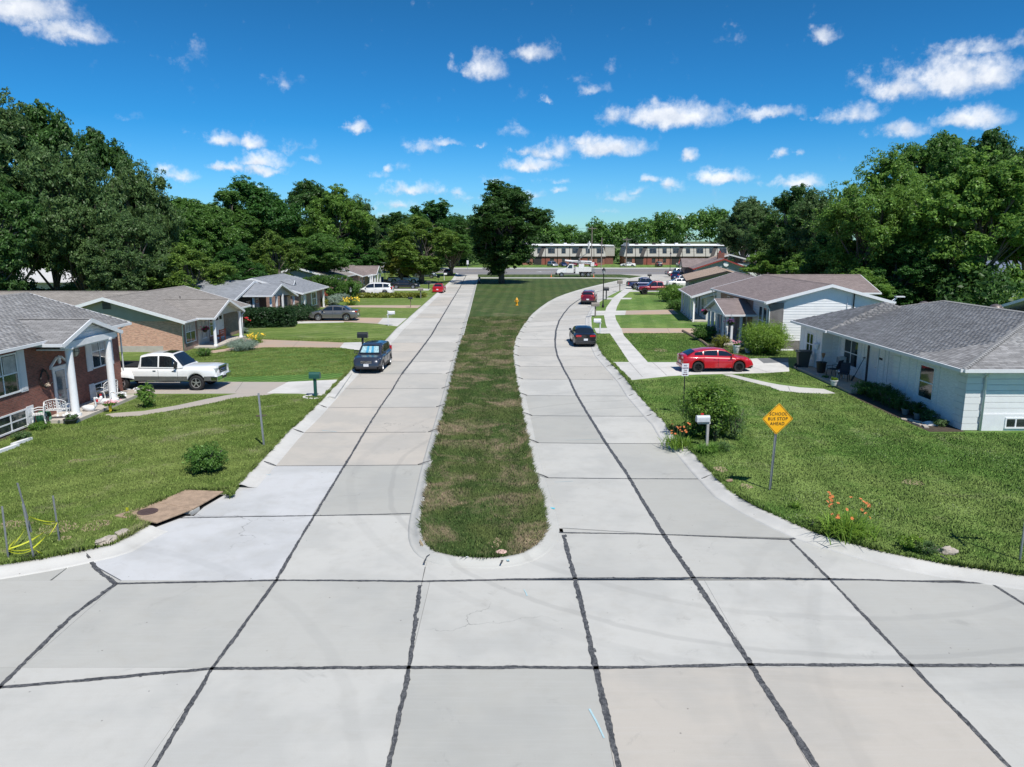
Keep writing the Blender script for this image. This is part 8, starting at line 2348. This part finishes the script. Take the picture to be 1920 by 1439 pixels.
for (x, y, lb, r_) in ((-20.2, 32.7, 'low dark bowl planter with pale flowers in front of the porch', .3), (-20.3, 37.4, 'dark pot beside the far porch column', .18), (-19.9, 38.6, 'pot of purple-grey leaves at the far end of the porch', .2)):
    pot(x, y, LZ, lb, r_, .22, m_bin, LF['grey'], m_whf, int(abs(x * 7 + y)), r_ * 1.1, .25)
# hose, wreath, lantern
o = thing('garden_hose', 'coiled green garden hose beside the lower shutters of the brick house', 'hose', (-21.35, 32.55, LZ)); b = MB(); m_h = M('hose_green', (.06, .22, .12), .5)
for i in range(8): b.tube([(.05 * i - .15 + .02 * math.sin(t * 2), .26 * math.cos(t), .32 + .27 * math.sin(t)) for t in [q * .449 for q in range(15)]], .022, 6, m_h)
b.build('coil', parent=o, smooth=True, uv=False)
b = MB(); b.box((-.2, -.1, 0), (.2, .1, .35), m_bin); b.build('holder', parent=o, uv=False)
o = thing('wreath', 'dark oval twig wreath with pale flowers on the brick wall', 'wreath', (-21.58, 33.3, 2.1)); rs_ = random.Random(3); b = MB()
for i in range(60):
    t = rs_.uniform(0, 6.28); b.tube([(rs_.uniform(-.02, .07), (.27 + rs_.gauss(0, .04)) * math.cos(t + q * .5), (.4 + rs_.gauss(0, .05)) * math.sin(t + q * .5)) for q in range(3)], .012, 3, m_fas_dk)
b.build('twigs', parent=o, uv=False); b = MB(); flowers(b, [(.09, rs_.gauss(.05, .14), -.32 + rs_.gauss(0, .07)) for _ in range(16)], .07, M('cream_petal', (.6, .5, .4), .6)); b.build('flowers', parent=o, uv=False)['kind'] = 'stuff'
o = thing('wall_lantern', 'large round lantern on the brick wall between the columns', 'lantern', (-21.5, 35.75, 3.0)); b = MB(); b.lathe([(.02, -.28), (.16, -.18), (.22, 0), (.18, .16), (.03, .22)], n=12, m=M('frosted_glass', (.42, .42, .38), .3)); b.build('globe', parent=o, smooth=True)
b = MB()
for i in range(6): a = i * 1.047; b.tube([(.02 * math.cos(a), .02 * math.sin(a), -.28), (.165 * math.cos(a), .165 * math.sin(a), -.18), (.225 * math.cos(a), .225 * math.sin(a), 0), (.185 * math.cos(a), .185 * math.sin(a), .16), (0, 0, .26)], .012, 4, m_blk)
b.tube([(.22 * math.cos(t), .22 * math.sin(t), 0) for t in [q * .524 for q in range(13)]], .012, 4, m_blk); b.tube([(0, 0, .24), (0, 0, .34), (-.12, 0, .34)], .02, 5, m_blk); b.build('cage', parent=o, uv=False)
# red bench on tan brick porch
o = thing('porch_bench', 'red-orange wooden bench on the porch of the tan brick house', 'bench', (-23.9, 59.8, LZ + .12), rad(-90)); mb_ = M('orange_red_wood', (.36, .07, .03), .6)
b = MB(); b.box((-.6, -.25, .4), (.6, .25, .46), mb_); b.build('seat', parent=o, uv=False)
b = MB(); [b.box((-.6, .22, .55 + q * .15), (.6, .26, .65 + q * .15), mb_) for q in range(3)]; b.build('backrest', parent=o, uv=False)
for sx in (-1, 1):
    for sy in (-1, 1): b = MB(); b.box((sx * .55 - .035, sy * .2 - .035, 0), (sx * .55 + .035, sy * .2 + .035, .66 if sy < 0 else .98), mb_); b.build('leg', parent=o, uv=False)
# flag
px_, py_ = on(655, 543, LZ)
o = thing('house_flag', 'faded stars and stripes flag hanging by the grey ranch wall', 'flag', (-25.7, 112.5, LZ)); b = MB(); b.tube([(0, 0, 1.2), (.9, -.2, 2.9)], .03, 5, m_white); b.build('pole', parent=o, uv=False)
for i in range(9):
    b = MB(); y0_ = .0; q0, q1 = i / 9, (i + 1) / 9; w_ = .95
    b.add([(.75 - w_ * q0 * .3, -.2 - .02, 2.65 - q0 * 1.2), (.75 - w_ * q1 * .3, -.2, 2.65 - q1 * 1.2), (.1 - w_ * q1 * .1, -.25, 1.5 - q1 * .9 + .4), (.1 - w_ * q0 * .1, -.25, 1.5 - q0 * .9 + .4)], [(0, 1, 2, 3)], m_redf if i % 2 == 0 else m_whf); b.build('stripe', parent=o, uv=False)
# --- utility poles and wires
m_pole = M('utility_pole_wood', (.22, .19, .16), .9, 0, .2, 3)
POLES = []
def upole(u, Y, vtop, lb, arms=True, trans=False):
    X = (u - CX) / F_PX * Y * 1.0 / .98
    bb_ = (CY - vtop) / F_PX; H_ = CAM_H + (-math.sin(PITCH) + math.cos(PITCH) * bb_) / (math.cos(PITCH) + math.sin(PITCH) * bb_) * Y
    o = thing('utility_pole', lb, 'utility pole', (X, Y, 0)); b = MB(); b.cyl((0, 0, -.2), (0, 0, H_), .17, .12, 8, m_pole); b.build('pole', parent=o, uv=False)
    if arms:
        b = MB(); b.box((-1.2, -.06, H_ - .7), (1.2, .06, H_ - .55), m_pole)
        for q in (-1.1, -.6, .6, 1.1): b.cyl((q, 0, H_ - .55), (q, 0, H_ - .35), .06, n=6, m=m_galv)
        b.build('crossarm', parent=o, uv=False)
    if trans: b = MB(); b.cyl((.45, 0, H_ - 2.6), (.45, 0, H_ - 1.5), .32, n=12, m=m_galv); b.cyl((-.45, 0, H_ - 2.6), (-.45, 0, H_ - 1.5), .32, n=12, m=m_galv); b.build('transformer', parent=o, uv=False)
    POLES.append((X, Y, H_)); return o
upole(1104, 222, 425, 'tallest wooden utility pole with crossarm rising above the utility truck', True)
upole(1122, 221, 446, 'slimmer wooden pole just right of the tallest one', False)
upole(1167, 226, 446, 'utility pole with grey transformers between the apartment buildings', True, True)
upole(1274, 262, 442, 'wooden pole behind the roof of the right apartments', False); upole(1316, 262, 450, 'short wooden pole behind the right end of the right apartments', False)
upole(1404, 232, 444, 'wooden pole by the small far brick house', True); upole(1417, 236, 463, 'short pole right of the small far brick house', False)
def wire(p, q, sag, lb, r=.025):
    pts = []
    for i in range(13): t = i / 12; c = Vector(p).lerp(Vector(q), t); c.z -= sag * 4 * t * (1 - t); pts.append(c)
    b = MB(); b.tube(pts, r, 4, m_blk); tag(b.build('power_line', uv=False), lb, 'power line', 'power lines along the avenue')
a, c, d = POLES[0], POLES[2], POLES[5]
wire((a[0], a[1], a[2] - .4), (c[0], c[1], c[2] - .4), .8, 'upper power line between the tallest pole and the transformer pole')
wire((a[0], a[1], a[2] - 3.6), (c[0], c[1], c[2] - 3.2), 1.0, 'lower power line between the tallest pole and the transformer pole')
wire((c[0], c[1], c[2] - .4), (d[0], d[1], d[2] - .4), 1.2, 'upper power line running past the right apartments'); wire((c[0], c[1], c[2] - 3.2), (d[0], d[1], d[2] - 2.6), 1.5, 'lower power line running past the right apartments')
wire((a[0], a[1], a[2] - .4), (-60, 222, a[2] - .6), 1.6, 'upper power line running left from the tallest pole'); wire((a[0], a[1], a[2] - 3.6), (-60, 222, a[2] - 3.8), 1.8, 'lower power line running left from the tallest pole')
wire((c[0], c[1], c[2] - 2.2), (31, 247, 5.4), .5, 'service drop from the transformer pole to the left apartments')
# ================================================================ GARDENS
px_, py_ = on(388, 885, LZ); bush(px_, py_, .82, 1.05, LF['mid'], 'round dark green shrub alone on the left lawn', 3, 120, 30, .075, 'shrub')
o = bush(-23.0, 72.6, 2.0, 1.75, LF['yew'], 'long clipped dark green hedge below the blue-grey roof', 5, 900, 34, .2, 'hedge', 'hedge', box=(3.3, 1.5), rz=rad(12)); 
o.location = (*on(488, 612, LZ), LZ)
bush(*on(556, 600, LZ), 2.6, 1.5, LF['yew'], 'spreading dark juniper hiding the nose of the grey sedan', 6, 420, 30, .13, 'juniper')
bush(*on(277, 764, LZ), .5, 1.25, LF['light'], 'slim leafy bush by the front walk of the red brick house', 7, 70, 24, .09)
bush(*on(655, 556, LZ), 2.2, 2.4, LF['mid'], 'rounded green bush left of the blue bins', 8, 200, 26, .2)
bush(-25.5, 102.5, 2.4, 3.6, LF['mid'], 'vine covered arbour in front of the grey ranch', 9, 300, 30, .2, 'vine_arbour', 'vine', box=(3.4, 1.6), rz=rad(20))
bush(*on(1432, 664, LZ), 1.95, 2.45, LF['bright'], 'large clipped round bright green bush before the white siding', 10, 420, 32, .1)
bush(*on(1262, 566, LZ), 2.2, 2.3, LF['light'], 'round green bush behind the dark red pickup', 12, 240, 26, .17)
bush(*on(1272, 580, LZ), 1.6, 1.2, LF['mid'], 'low green bush at the corner of the far porch', 13, 140, 26, .14)
bush(*on(1320, 638, LZ), 1.1, 1.3, LF['mid'], 'dark leafy shrub in the bed by the gabled porch', 14, 110, 24, .12)
bush(*on(1352, 652, LZ), .8, 1.0, LF['yellow'], 'reddish green small shrub at the porch corner of the white sided house', 15, 60, 20, .1)
bush(*on(1710, 1030, LZ), .42, .38, LF['bright'], 'low bright green weed clump near the right kerb', 16, 50, 22, .06)
bush(*on(1736, 1038, LZ), .35, .32, LF['grey'], 'feathery low weed left of the pale triangular stone', 17, 50, 22, .04)
bush(*on(1548, 572 + 140, LZ), .3, .3, LF['light'], 'little tuft at the end of the white ranch porch', 18, 20, 14, .05)
bush(47, 79, 3.2, 2.4, LF['light'], 'pale green shrub below the blue-grey shed, left one', 19, 160, 26, .2); bush(52.5, 78, 3.6, 3.2, LF['bright'], 'arching pale shrub below the blue-grey shed, right one', 20, 160, 26, .2)
bush(-24.0, 66.5 - 1.0, .5, .6, LF['blue'], 'small silver shrub at the far porch end of the tan brick house', 21, 40, 20, .07)
bush(*on(455, 657, LZ), 1.25, .85, LF['blue'], 'mound of silver lavender at the porch of the tan brick house', 22, 200, 26, .07)
bush(*on(383, 668, LZ), .6, .6, LF['mid'], 'small dark shrub under the window of the tan brick house', 23, 60, 22, .07)
for (u, v, r_, m_, lb, sd) in ((598, 575, 1.3, 'yellow', 'yellow flowering shrub at the corner of the blue-grey roofed house', 31), (575, 570, 1.2, 'mid', 'dark green shrub beneath the windows of the blue-grey roofed house', 32), (620, 572, 1.4, 'blue', 'pale flowering mound right of the coral shrub', 33), (640, 565, 1.2, 'blue', 'second pale mound near the garden lamp post', 34)):
    bush(*on(u, v, LZ), r_, r_ * .9, LF[m_], lb, sd, 120, 24, .13)
bush(*on(601, 566, LZ), 1.0, 1.7, mat_leaf('leaf_coral', (.30, .08, .05), (.45, .16, .1)), 'coral coloured shrub by the corner post', 35, 120, 24, .13)
# daylily clumps and rows
def lilies(x, y, lb, seed, L_, n, mf, nf, hgt, spread=.35, rs_=.35, fr=.075):
    o = thing('daylily', lb, 'flowers', (x, y, LZ)); link('leaves', spiky('daylily_leaves', seed, n, L_, .035, 1.0, LF['bright'], .5, .28), o)
    b = MB(); rr = random.Random(seed); pts = []
    for _ in range(nf):
        a, d = rr.uniform(0, 6.28), rr.uniform(.2, 1) ** .5 * rs_; p = (math.cos(a) * d, math.sin(a) * d, hgt * rr.uniform(.5, 1.05)); pts.append(p); b.tube([(p[0] * .15, p[1] * .15, 0), (p[0] * .6, p[1] * .6, p[2] * .6), p], .006, 3, MATS.get('stem_green') or M('stem_green', (.12, .18, .04), .8))
    b.build('stems', parent=o, uv=False); b = MB(); flowers(b, pts, fr * .75, mf, seed); b.build('flowers', parent=o, uv=False)['kind'] = 'stuff'; return o
lilies(*on(1585, 1002, LZ), 'clump of orange daylilies on the right bank near the kerb', 2, .95, 620, m_orf, 26, 1.05, rs_=.6)
lilies(*on(1270, 838, LZ), 'fading orange daylilies at the left foot of the mailbox bush', 4, .8, 260, m_orf, 16, 1.05, rs_=.5)
lilies(*on(658, 573, LZ), 'mound of yellow daylilies round the garden lamp post', 5, 1.0, 300, m_yelf, 70, 1.0, rs_=1.1, fr=.14)
lilies(*on(481, 643, LZ), 'yellow daylilies beside the tan walk', 6, .7, 300, m_yelf, 55, .7, rs_=.8, fr=.1)
lilies(*on(1490, 1000 - 48, LZ), 'low tuft of arching weed leaves above the right kerb', 7, .3, 90, m_whf, 0, .3)
# mailbox bush
x_, y_ = on(1340, 822, LZ)
bush(x_ - .2, y_ + .25, 1.25, 2.35, mat_leaf('leaf_spring', (.09, .18, .03), (.18, .30, .05)), 'tall leafy bush growing round the white mailbox', 41, 260, 26, .12)
bush(x_ - .12, y_ - .5, .3, 1.25, LF['grey'], 'bare twigs hanging over the lid of the white mailbox', 44, 50, 18, .05)
bush(x_ + .75, y_ - .1, .6, 1.4, LF['grey'], 'twiggy brownish side of growth right of the mailbox bush', 42, 70, 20, .06)
bush(x_ - .75, y_ + .1, .6, .85, LF['deep'], 'dark low growth under the white mailbox', 43, 80, 24, .08)
for (du, dv, sd, lb) in ((20, 22, 51, 'striped strap leaves at the right foot of the mailbox bush'), (-18, 30, 52, 'bright grassy tuft in front of the mailbox post'), (2, 26, 53, 'dark strap leaves below the white mailbox')):
    xx, yy = on(1335 + du, 832 + dv * .6, LZ); o = thing('strap_leaf_plant', lb, 'plant', (xx, yy, LZ)); link('leaves', spiky('strap_leaves', sd, 130, .8, .035, 1.0, LF['grey' if sd == 51 else 'light'], .7), o)
# beds of the white ranch
for i, (y0_, r_, hh_, mt_) in enumerate(((39.2, .6, .8, 'light'), (38.4, .6, .9, 'dark'), (37.6, .65, 1.0, 'deep'), (36.8, .65, 1.1, 'dark'), (36.0, .6, .9, 'deep'), (35.1, .5, .75, 'dark'), (34.2, .45, .7, 'dark'), (33.2, .45, .55, 'grey'), (32.2, .35, .35, 'grey'))):
    bush(19.1 if y0_ > 35 else 19.35, y0_, r_, hh_, LF[mt_], ['light feathery clump next to the porch end', 'dark clump second from the porch end', 'dark clump under the red banner window', 'tallest dark clump of the white ranch bed', 'dark clump left of the last window', 'dark clump below the last window', 'small dark clump right of the last window', 'greyish low clump near the house corner', 'tiny greyish weeds at the corner of the white ranch'][i], 60 + i, 70, 24, .06, 'bed_plant', 'plant')
b = MB(); b.prism([(18.3, 31.2), (19.85, 31.2), (19.85, 37.6), (20.7, 37.7), (20.7, 39.3), (18.3, 39.3), (18.15, 35)], LZ - .03, LZ + .012, M('dark_mulch', (.06, .045, .03), 1, 0, .4, 6)); tag(b.build('planting_bed'), kind='structure')
for q, (x, y) in enumerate(((18.55, 32.0), (18.45, 32.45), (18.6, 32.9), (18.4, 33.3))):
    b = MB(); b.box((-.24, -.1, 0), (.24, .1, .08), m_stone); o = b.build('flat_stone', bevel=.02, uv=False); o.location = (x, y, LZ); o.rotation_euler = (0, 0, 1.3 + q * .5); tag(o, 'flat edging stone in the corner bed, %s from the house corner' % ('nearest', 'second', 'third', 'farthest')[q], 'stone', 'flat edging stones')
for (x, y, lb) in ((18.9, 34.4, 'grey pot in the dark bed below the last window'), (19.0, 33.5, 'second grey pot nearer the house corner')): pot(x, y, LZ, lb, .17, .3, M('grey_pot', (.2, .2, .2), .7), LF['dark'], None, 9, .2, .25)
# edging logs at the lawn by the porch of the white sided house
b = MB()
for i, (u, v, u2, v2) in enumerate(((1280, 622, 1302, 634), (1302, 634, 1318, 643), (1318, 643, 1328, 651))):
    a = G(u, v, LZ); c = G(u2, v2, LZ); b = MB(); b.tube([(a.x, a.y, LZ + .08), (c.x, c.y, LZ + .08)], .11, 7, m_wood); tag(b.build('edging_log', uv=False), ['weathered log edging the lawn, farthest piece', 'weathered log edging the lawn, middle piece', 'weathered log edging the lawn, nearest piece'][i], 'log')
b = MB(); b.prism([G2(*q, LZ) for q in [(1283, 622), (1330, 652), (1380, 660), (1420, 660), (1400, 610), (1330, 612)]], LZ - .03, LZ + .01, MATS['dark_mulch']); tag(b.build('planting_bed'), kind='structure')
b = MB(); b.prism([G2(*q, LZ) for q in [(0, 828), (40, 812), (90, 800), (90, 790), (0, 815)]], LZ - .03, LZ + .008, MATS['dark_mulch']); tag(b.build('planting_bed'), kind='structure')
bush(-20.6, 29.9, .45, .4, LF['grey'], 'purple-leaved clump under the lower left window', 71, 50, 20, .06); bush(-21.0, 31.6, .5, .35, LF['light'], 'pale green weeds below the hose', 72, 50, 20, .05)
for i, y in enumerate((29.0, 30.0)): b = MB(); b.box((-.5, -.08, 0), (.5, .08, .12), m_white); o = b.build('garden_edging', uv=False); o.location = (-20.2 - i * .1, y - .6, LZ); o.rotation_euler = (0, 0, 1.45); tag(o, ['white garden edging piece at the left edge, nearer one', 'white garden edging piece at the left edge, farther one'][i], 'edging')
pot(-19.6, 34.95, LZ, 'yellow and pink ornament on a stick with weeds before the porch', .08, .35, m_yelf, LF['light'], m_pinkf, 12, .3, .2)
# lily row beside the minivan drive
rs = np.random.RandomState(4); V, Fq, o_ = [], [], 0
row = [G(675, 558, LZ), G(797, 557.5, LZ)]
for i in range(150):
    t = rs.uniform(); p = row[0].lerp(row[1], t); me_pts = p + Vector((rs.uniform(-.3, .3), rs.uniform(-1.4, 1.4), 0)); k_ = 26
    c = np.array([[me_pts.x, me_pts.y, LZ + .3]]); v, f = leaf_cloud(rs, c, np.array([.42]), k_, .42, .8, None, .2); V.append(v); Fq.append(f + o_); o_ += len(v)
tag(link('lily_row', np_mesh('lily_row', np.concatenate(V), np.concatenate(Fq), LF['yellow'])), 'row of daylily foliage edging the minivan drive', 'flower bed', kind='stuff')
# ================================================================ GRASS BLADES
def grass(name, poly, holes, label, n, mat, ymin, ymax, xlim, h0=.045, h1=.1, seed=1, wid=.014, lean=.5):
    rs = np.random.RandomState(seed)
    N = n * 3
    # denser near the camera
    t = rs.uniform(0, 1, N); Y = ymin * (ymax / ymin) ** t
    X = rs.uniform(xlim[0], xlim[1], N)
    ok = inside_np(poly, X, Y)
    for h_ in holes: ok &= ~inside_np(h_, X, Y)
    ok &= np.abs(X) < Y * .72 + 3
    X, Y = X[ok][:n], Y[ok][:n]; N = len(X)
    cl = np.array([noise.noise((x * .9, y * .9, 3.0)) for x, y in zip(X, Y)])
    grow = 1 + Y / 55
    h = rs.uniform(h0, h1, N) * (1 + .7 * cl); w = wid * rs.uniform(.6, 1.3, N) * grow
    a = rs.uniform(0, 6.283, N); l = rs.uniform(.1, lean, N) * h; la = rs.uniform(0, 6.283, N)
    v = np.empty((N, 3, 3), np.float32)
    dx_, dy_ = np.cos(a) * w, np.sin(a) * w
    v[:, 0] = np.stack([X - dx_, Y - dy_, np.full(N, LZ)], 1); v[:, 1] = np.stack([X + dx_, Y + dy_, np.full(N, LZ)], 1)
    v[:, 2] = np.stack([X + np.cos(la) * l, Y + np.sin(la) * l, LZ + h], 1)
    f = np.arange(N * 3, dtype=np.int32).reshape(N, 3)
    return tag(link(name, np_mesh(name, v.reshape(-1, 3), f, mat)), label, 'grass', kind='stuff')
mg1, mg2, mg3 = [mat_lawn('grass_blades_' + q, *LAWN[q], blade=True) for q in ('left', 'median', 'right')]
def soil_hole(i): 
    u, v, a_, c_, sd = SOIL[i]; c = G(u, v, LZ); e = G(u + a_, v, LZ); f_ = G(u, v - c_, LZ); rx, ry = (e - c).length * .85, (f_ - c).length * .85
    return [(c.x + rx * math.cos(t * .785), c.y + ry * math.sin(t * .785)) for t in range(8)]
sh_ = [soil_hole(i) for i in range(len(SOIL))]
hl = FLATS + [[G2(*q, LZ) for q in [(455, 737), (330, 761), (215, 775), (195, 778), (213, 783), (330, 769), (440, 747), (515, 738)]], [G2(*q, LZ) for q in [(230, 715), (656, 700), (606, 743), (230, 741)]], cA, cB, [(-38, 24), (-21.5, 24), (-21.5, 41), (-24.5, 54), (-24.5, 68), (-38, 68)], [(-22, 32.5), (-19.9, 32.5), (-19.9, 38.6), (-22, 38.6)], [(-25, 56), (-22.8, 56), (-22.8, 63), (-25, 63)], [(-9.9, 20.5), (-9.4, 23.5), (-9.9, 23.5), (-12, 20.9)]] 
hr = FLATS + [[G2(*q, LZ) for q in [(1142, 679), (1480, 671), (1480, 698), (1177, 715)]], [G2(*q, LZ) for q in [(1355, 702), (1545, 729), (1568, 739), (1500, 738), (1400, 716)]], [(18.2, 31), (40, 31), (40, 52), (18.3, 52)], [G2(*q, LZ) for q in [(1256, 706), (1215, 680), (1170, 630), (1143, 625), (1180, 680), (1200, 712)]]] 
grass('grass', left_poly, hl, 'short mown grass of the lawn in front of the red brick house', 250000, mg1, 15, 62, (-38, -9), .03, .07, seed=1)
grass('grass', med_poly, [], 'short dry grass of the median between the lanes', 130000, mg2, 17.5, 80, (-5, 3), .035, .085, seed=2)
grass('grass', right_poly, hr, 'short mown grass of the lawn in front of the white ranch house', 250000, mg3, 13, 66, (6.5, 34), .03, .07, seed=3)
# shaggy fringe that leans over the kerbs
def fringe(pl, side, n, mat, label, seed, ymax=60):
    rs = np.random.RandomState(seed); pl = [p for p in pl if p[1] < ymax and abs(p[0]) < 30]; pl = densify(pl, .25); L_ = len(pl) - 1
    i = rs.randint(0, L_, n); t = rs.uniform(0, 1, n); A_ = np.array(pl); p = A_[i] + (A_[i + 1] - A_[i]) * t[:, None]; d = A_[i + 1] - A_[i]; d /= np.maximum(1e-6, np.linalg.norm(d, axis=1))[:, None]
    nn = np.stack([-d[:, 1], d[:, 0]], 1) * side
    cl = np.array([max(0, noise.noise((x * 1.4, y * 1.4, 8.0)) + .25) for x, y in p])
    keep = rs.uniform(0, 1, n) < .25 + cl * 1.6; p = p[keep]; nn = nn[keep]; cl = cl[keep]; N = len(p)
    p = p - nn * rs.uniform(-.02, .18, N)[:, None]
    h = rs.uniform(.05, .13, N) * (1 + cl); w = .013 * (1 + p[:, 1] / 45); a = rs.uniform(0, 6.28, N); ln = rs.uniform(0, .12, N) * (1 + cl * 1.5)
    v = np.empty((N, 3, 3), np.float32); v[:, 0] = np.stack([p[:, 0] - np.cos(a) * w, p[:, 1] - np.sin(a) * w, np.full(N, LZ)], 1); v[:, 1] = np.stack([p[:, 0] + np.cos(a) * w, p[:, 1] + np.sin(a) * w, np.full(N, LZ)], 1)
    v[:, 2] = np.stack([p[:, 0] + nn[:, 0] * ln, p[:, 1] + nn[:, 1] * ln, LZ + h], 1)
    tag(link('grass_fringe', np_mesh('grass_fringe', v.reshape(-1, 3), np.arange(N * 3, dtype=np.int32).reshape(N, 3), mat)), label, 'grass', kind='stuff')
fringe(kerb_left, 1, 16000, mg1, 'untrimmed grass fringe along the left kerb', 1); fringe(med, -1, 18000, mg2, 'untrimmed grass fringe round the median', 2, 80); fringe(kerb_right, 1, 22000, mg3, 'untrimmed grass fringe along the right kerb', 3)
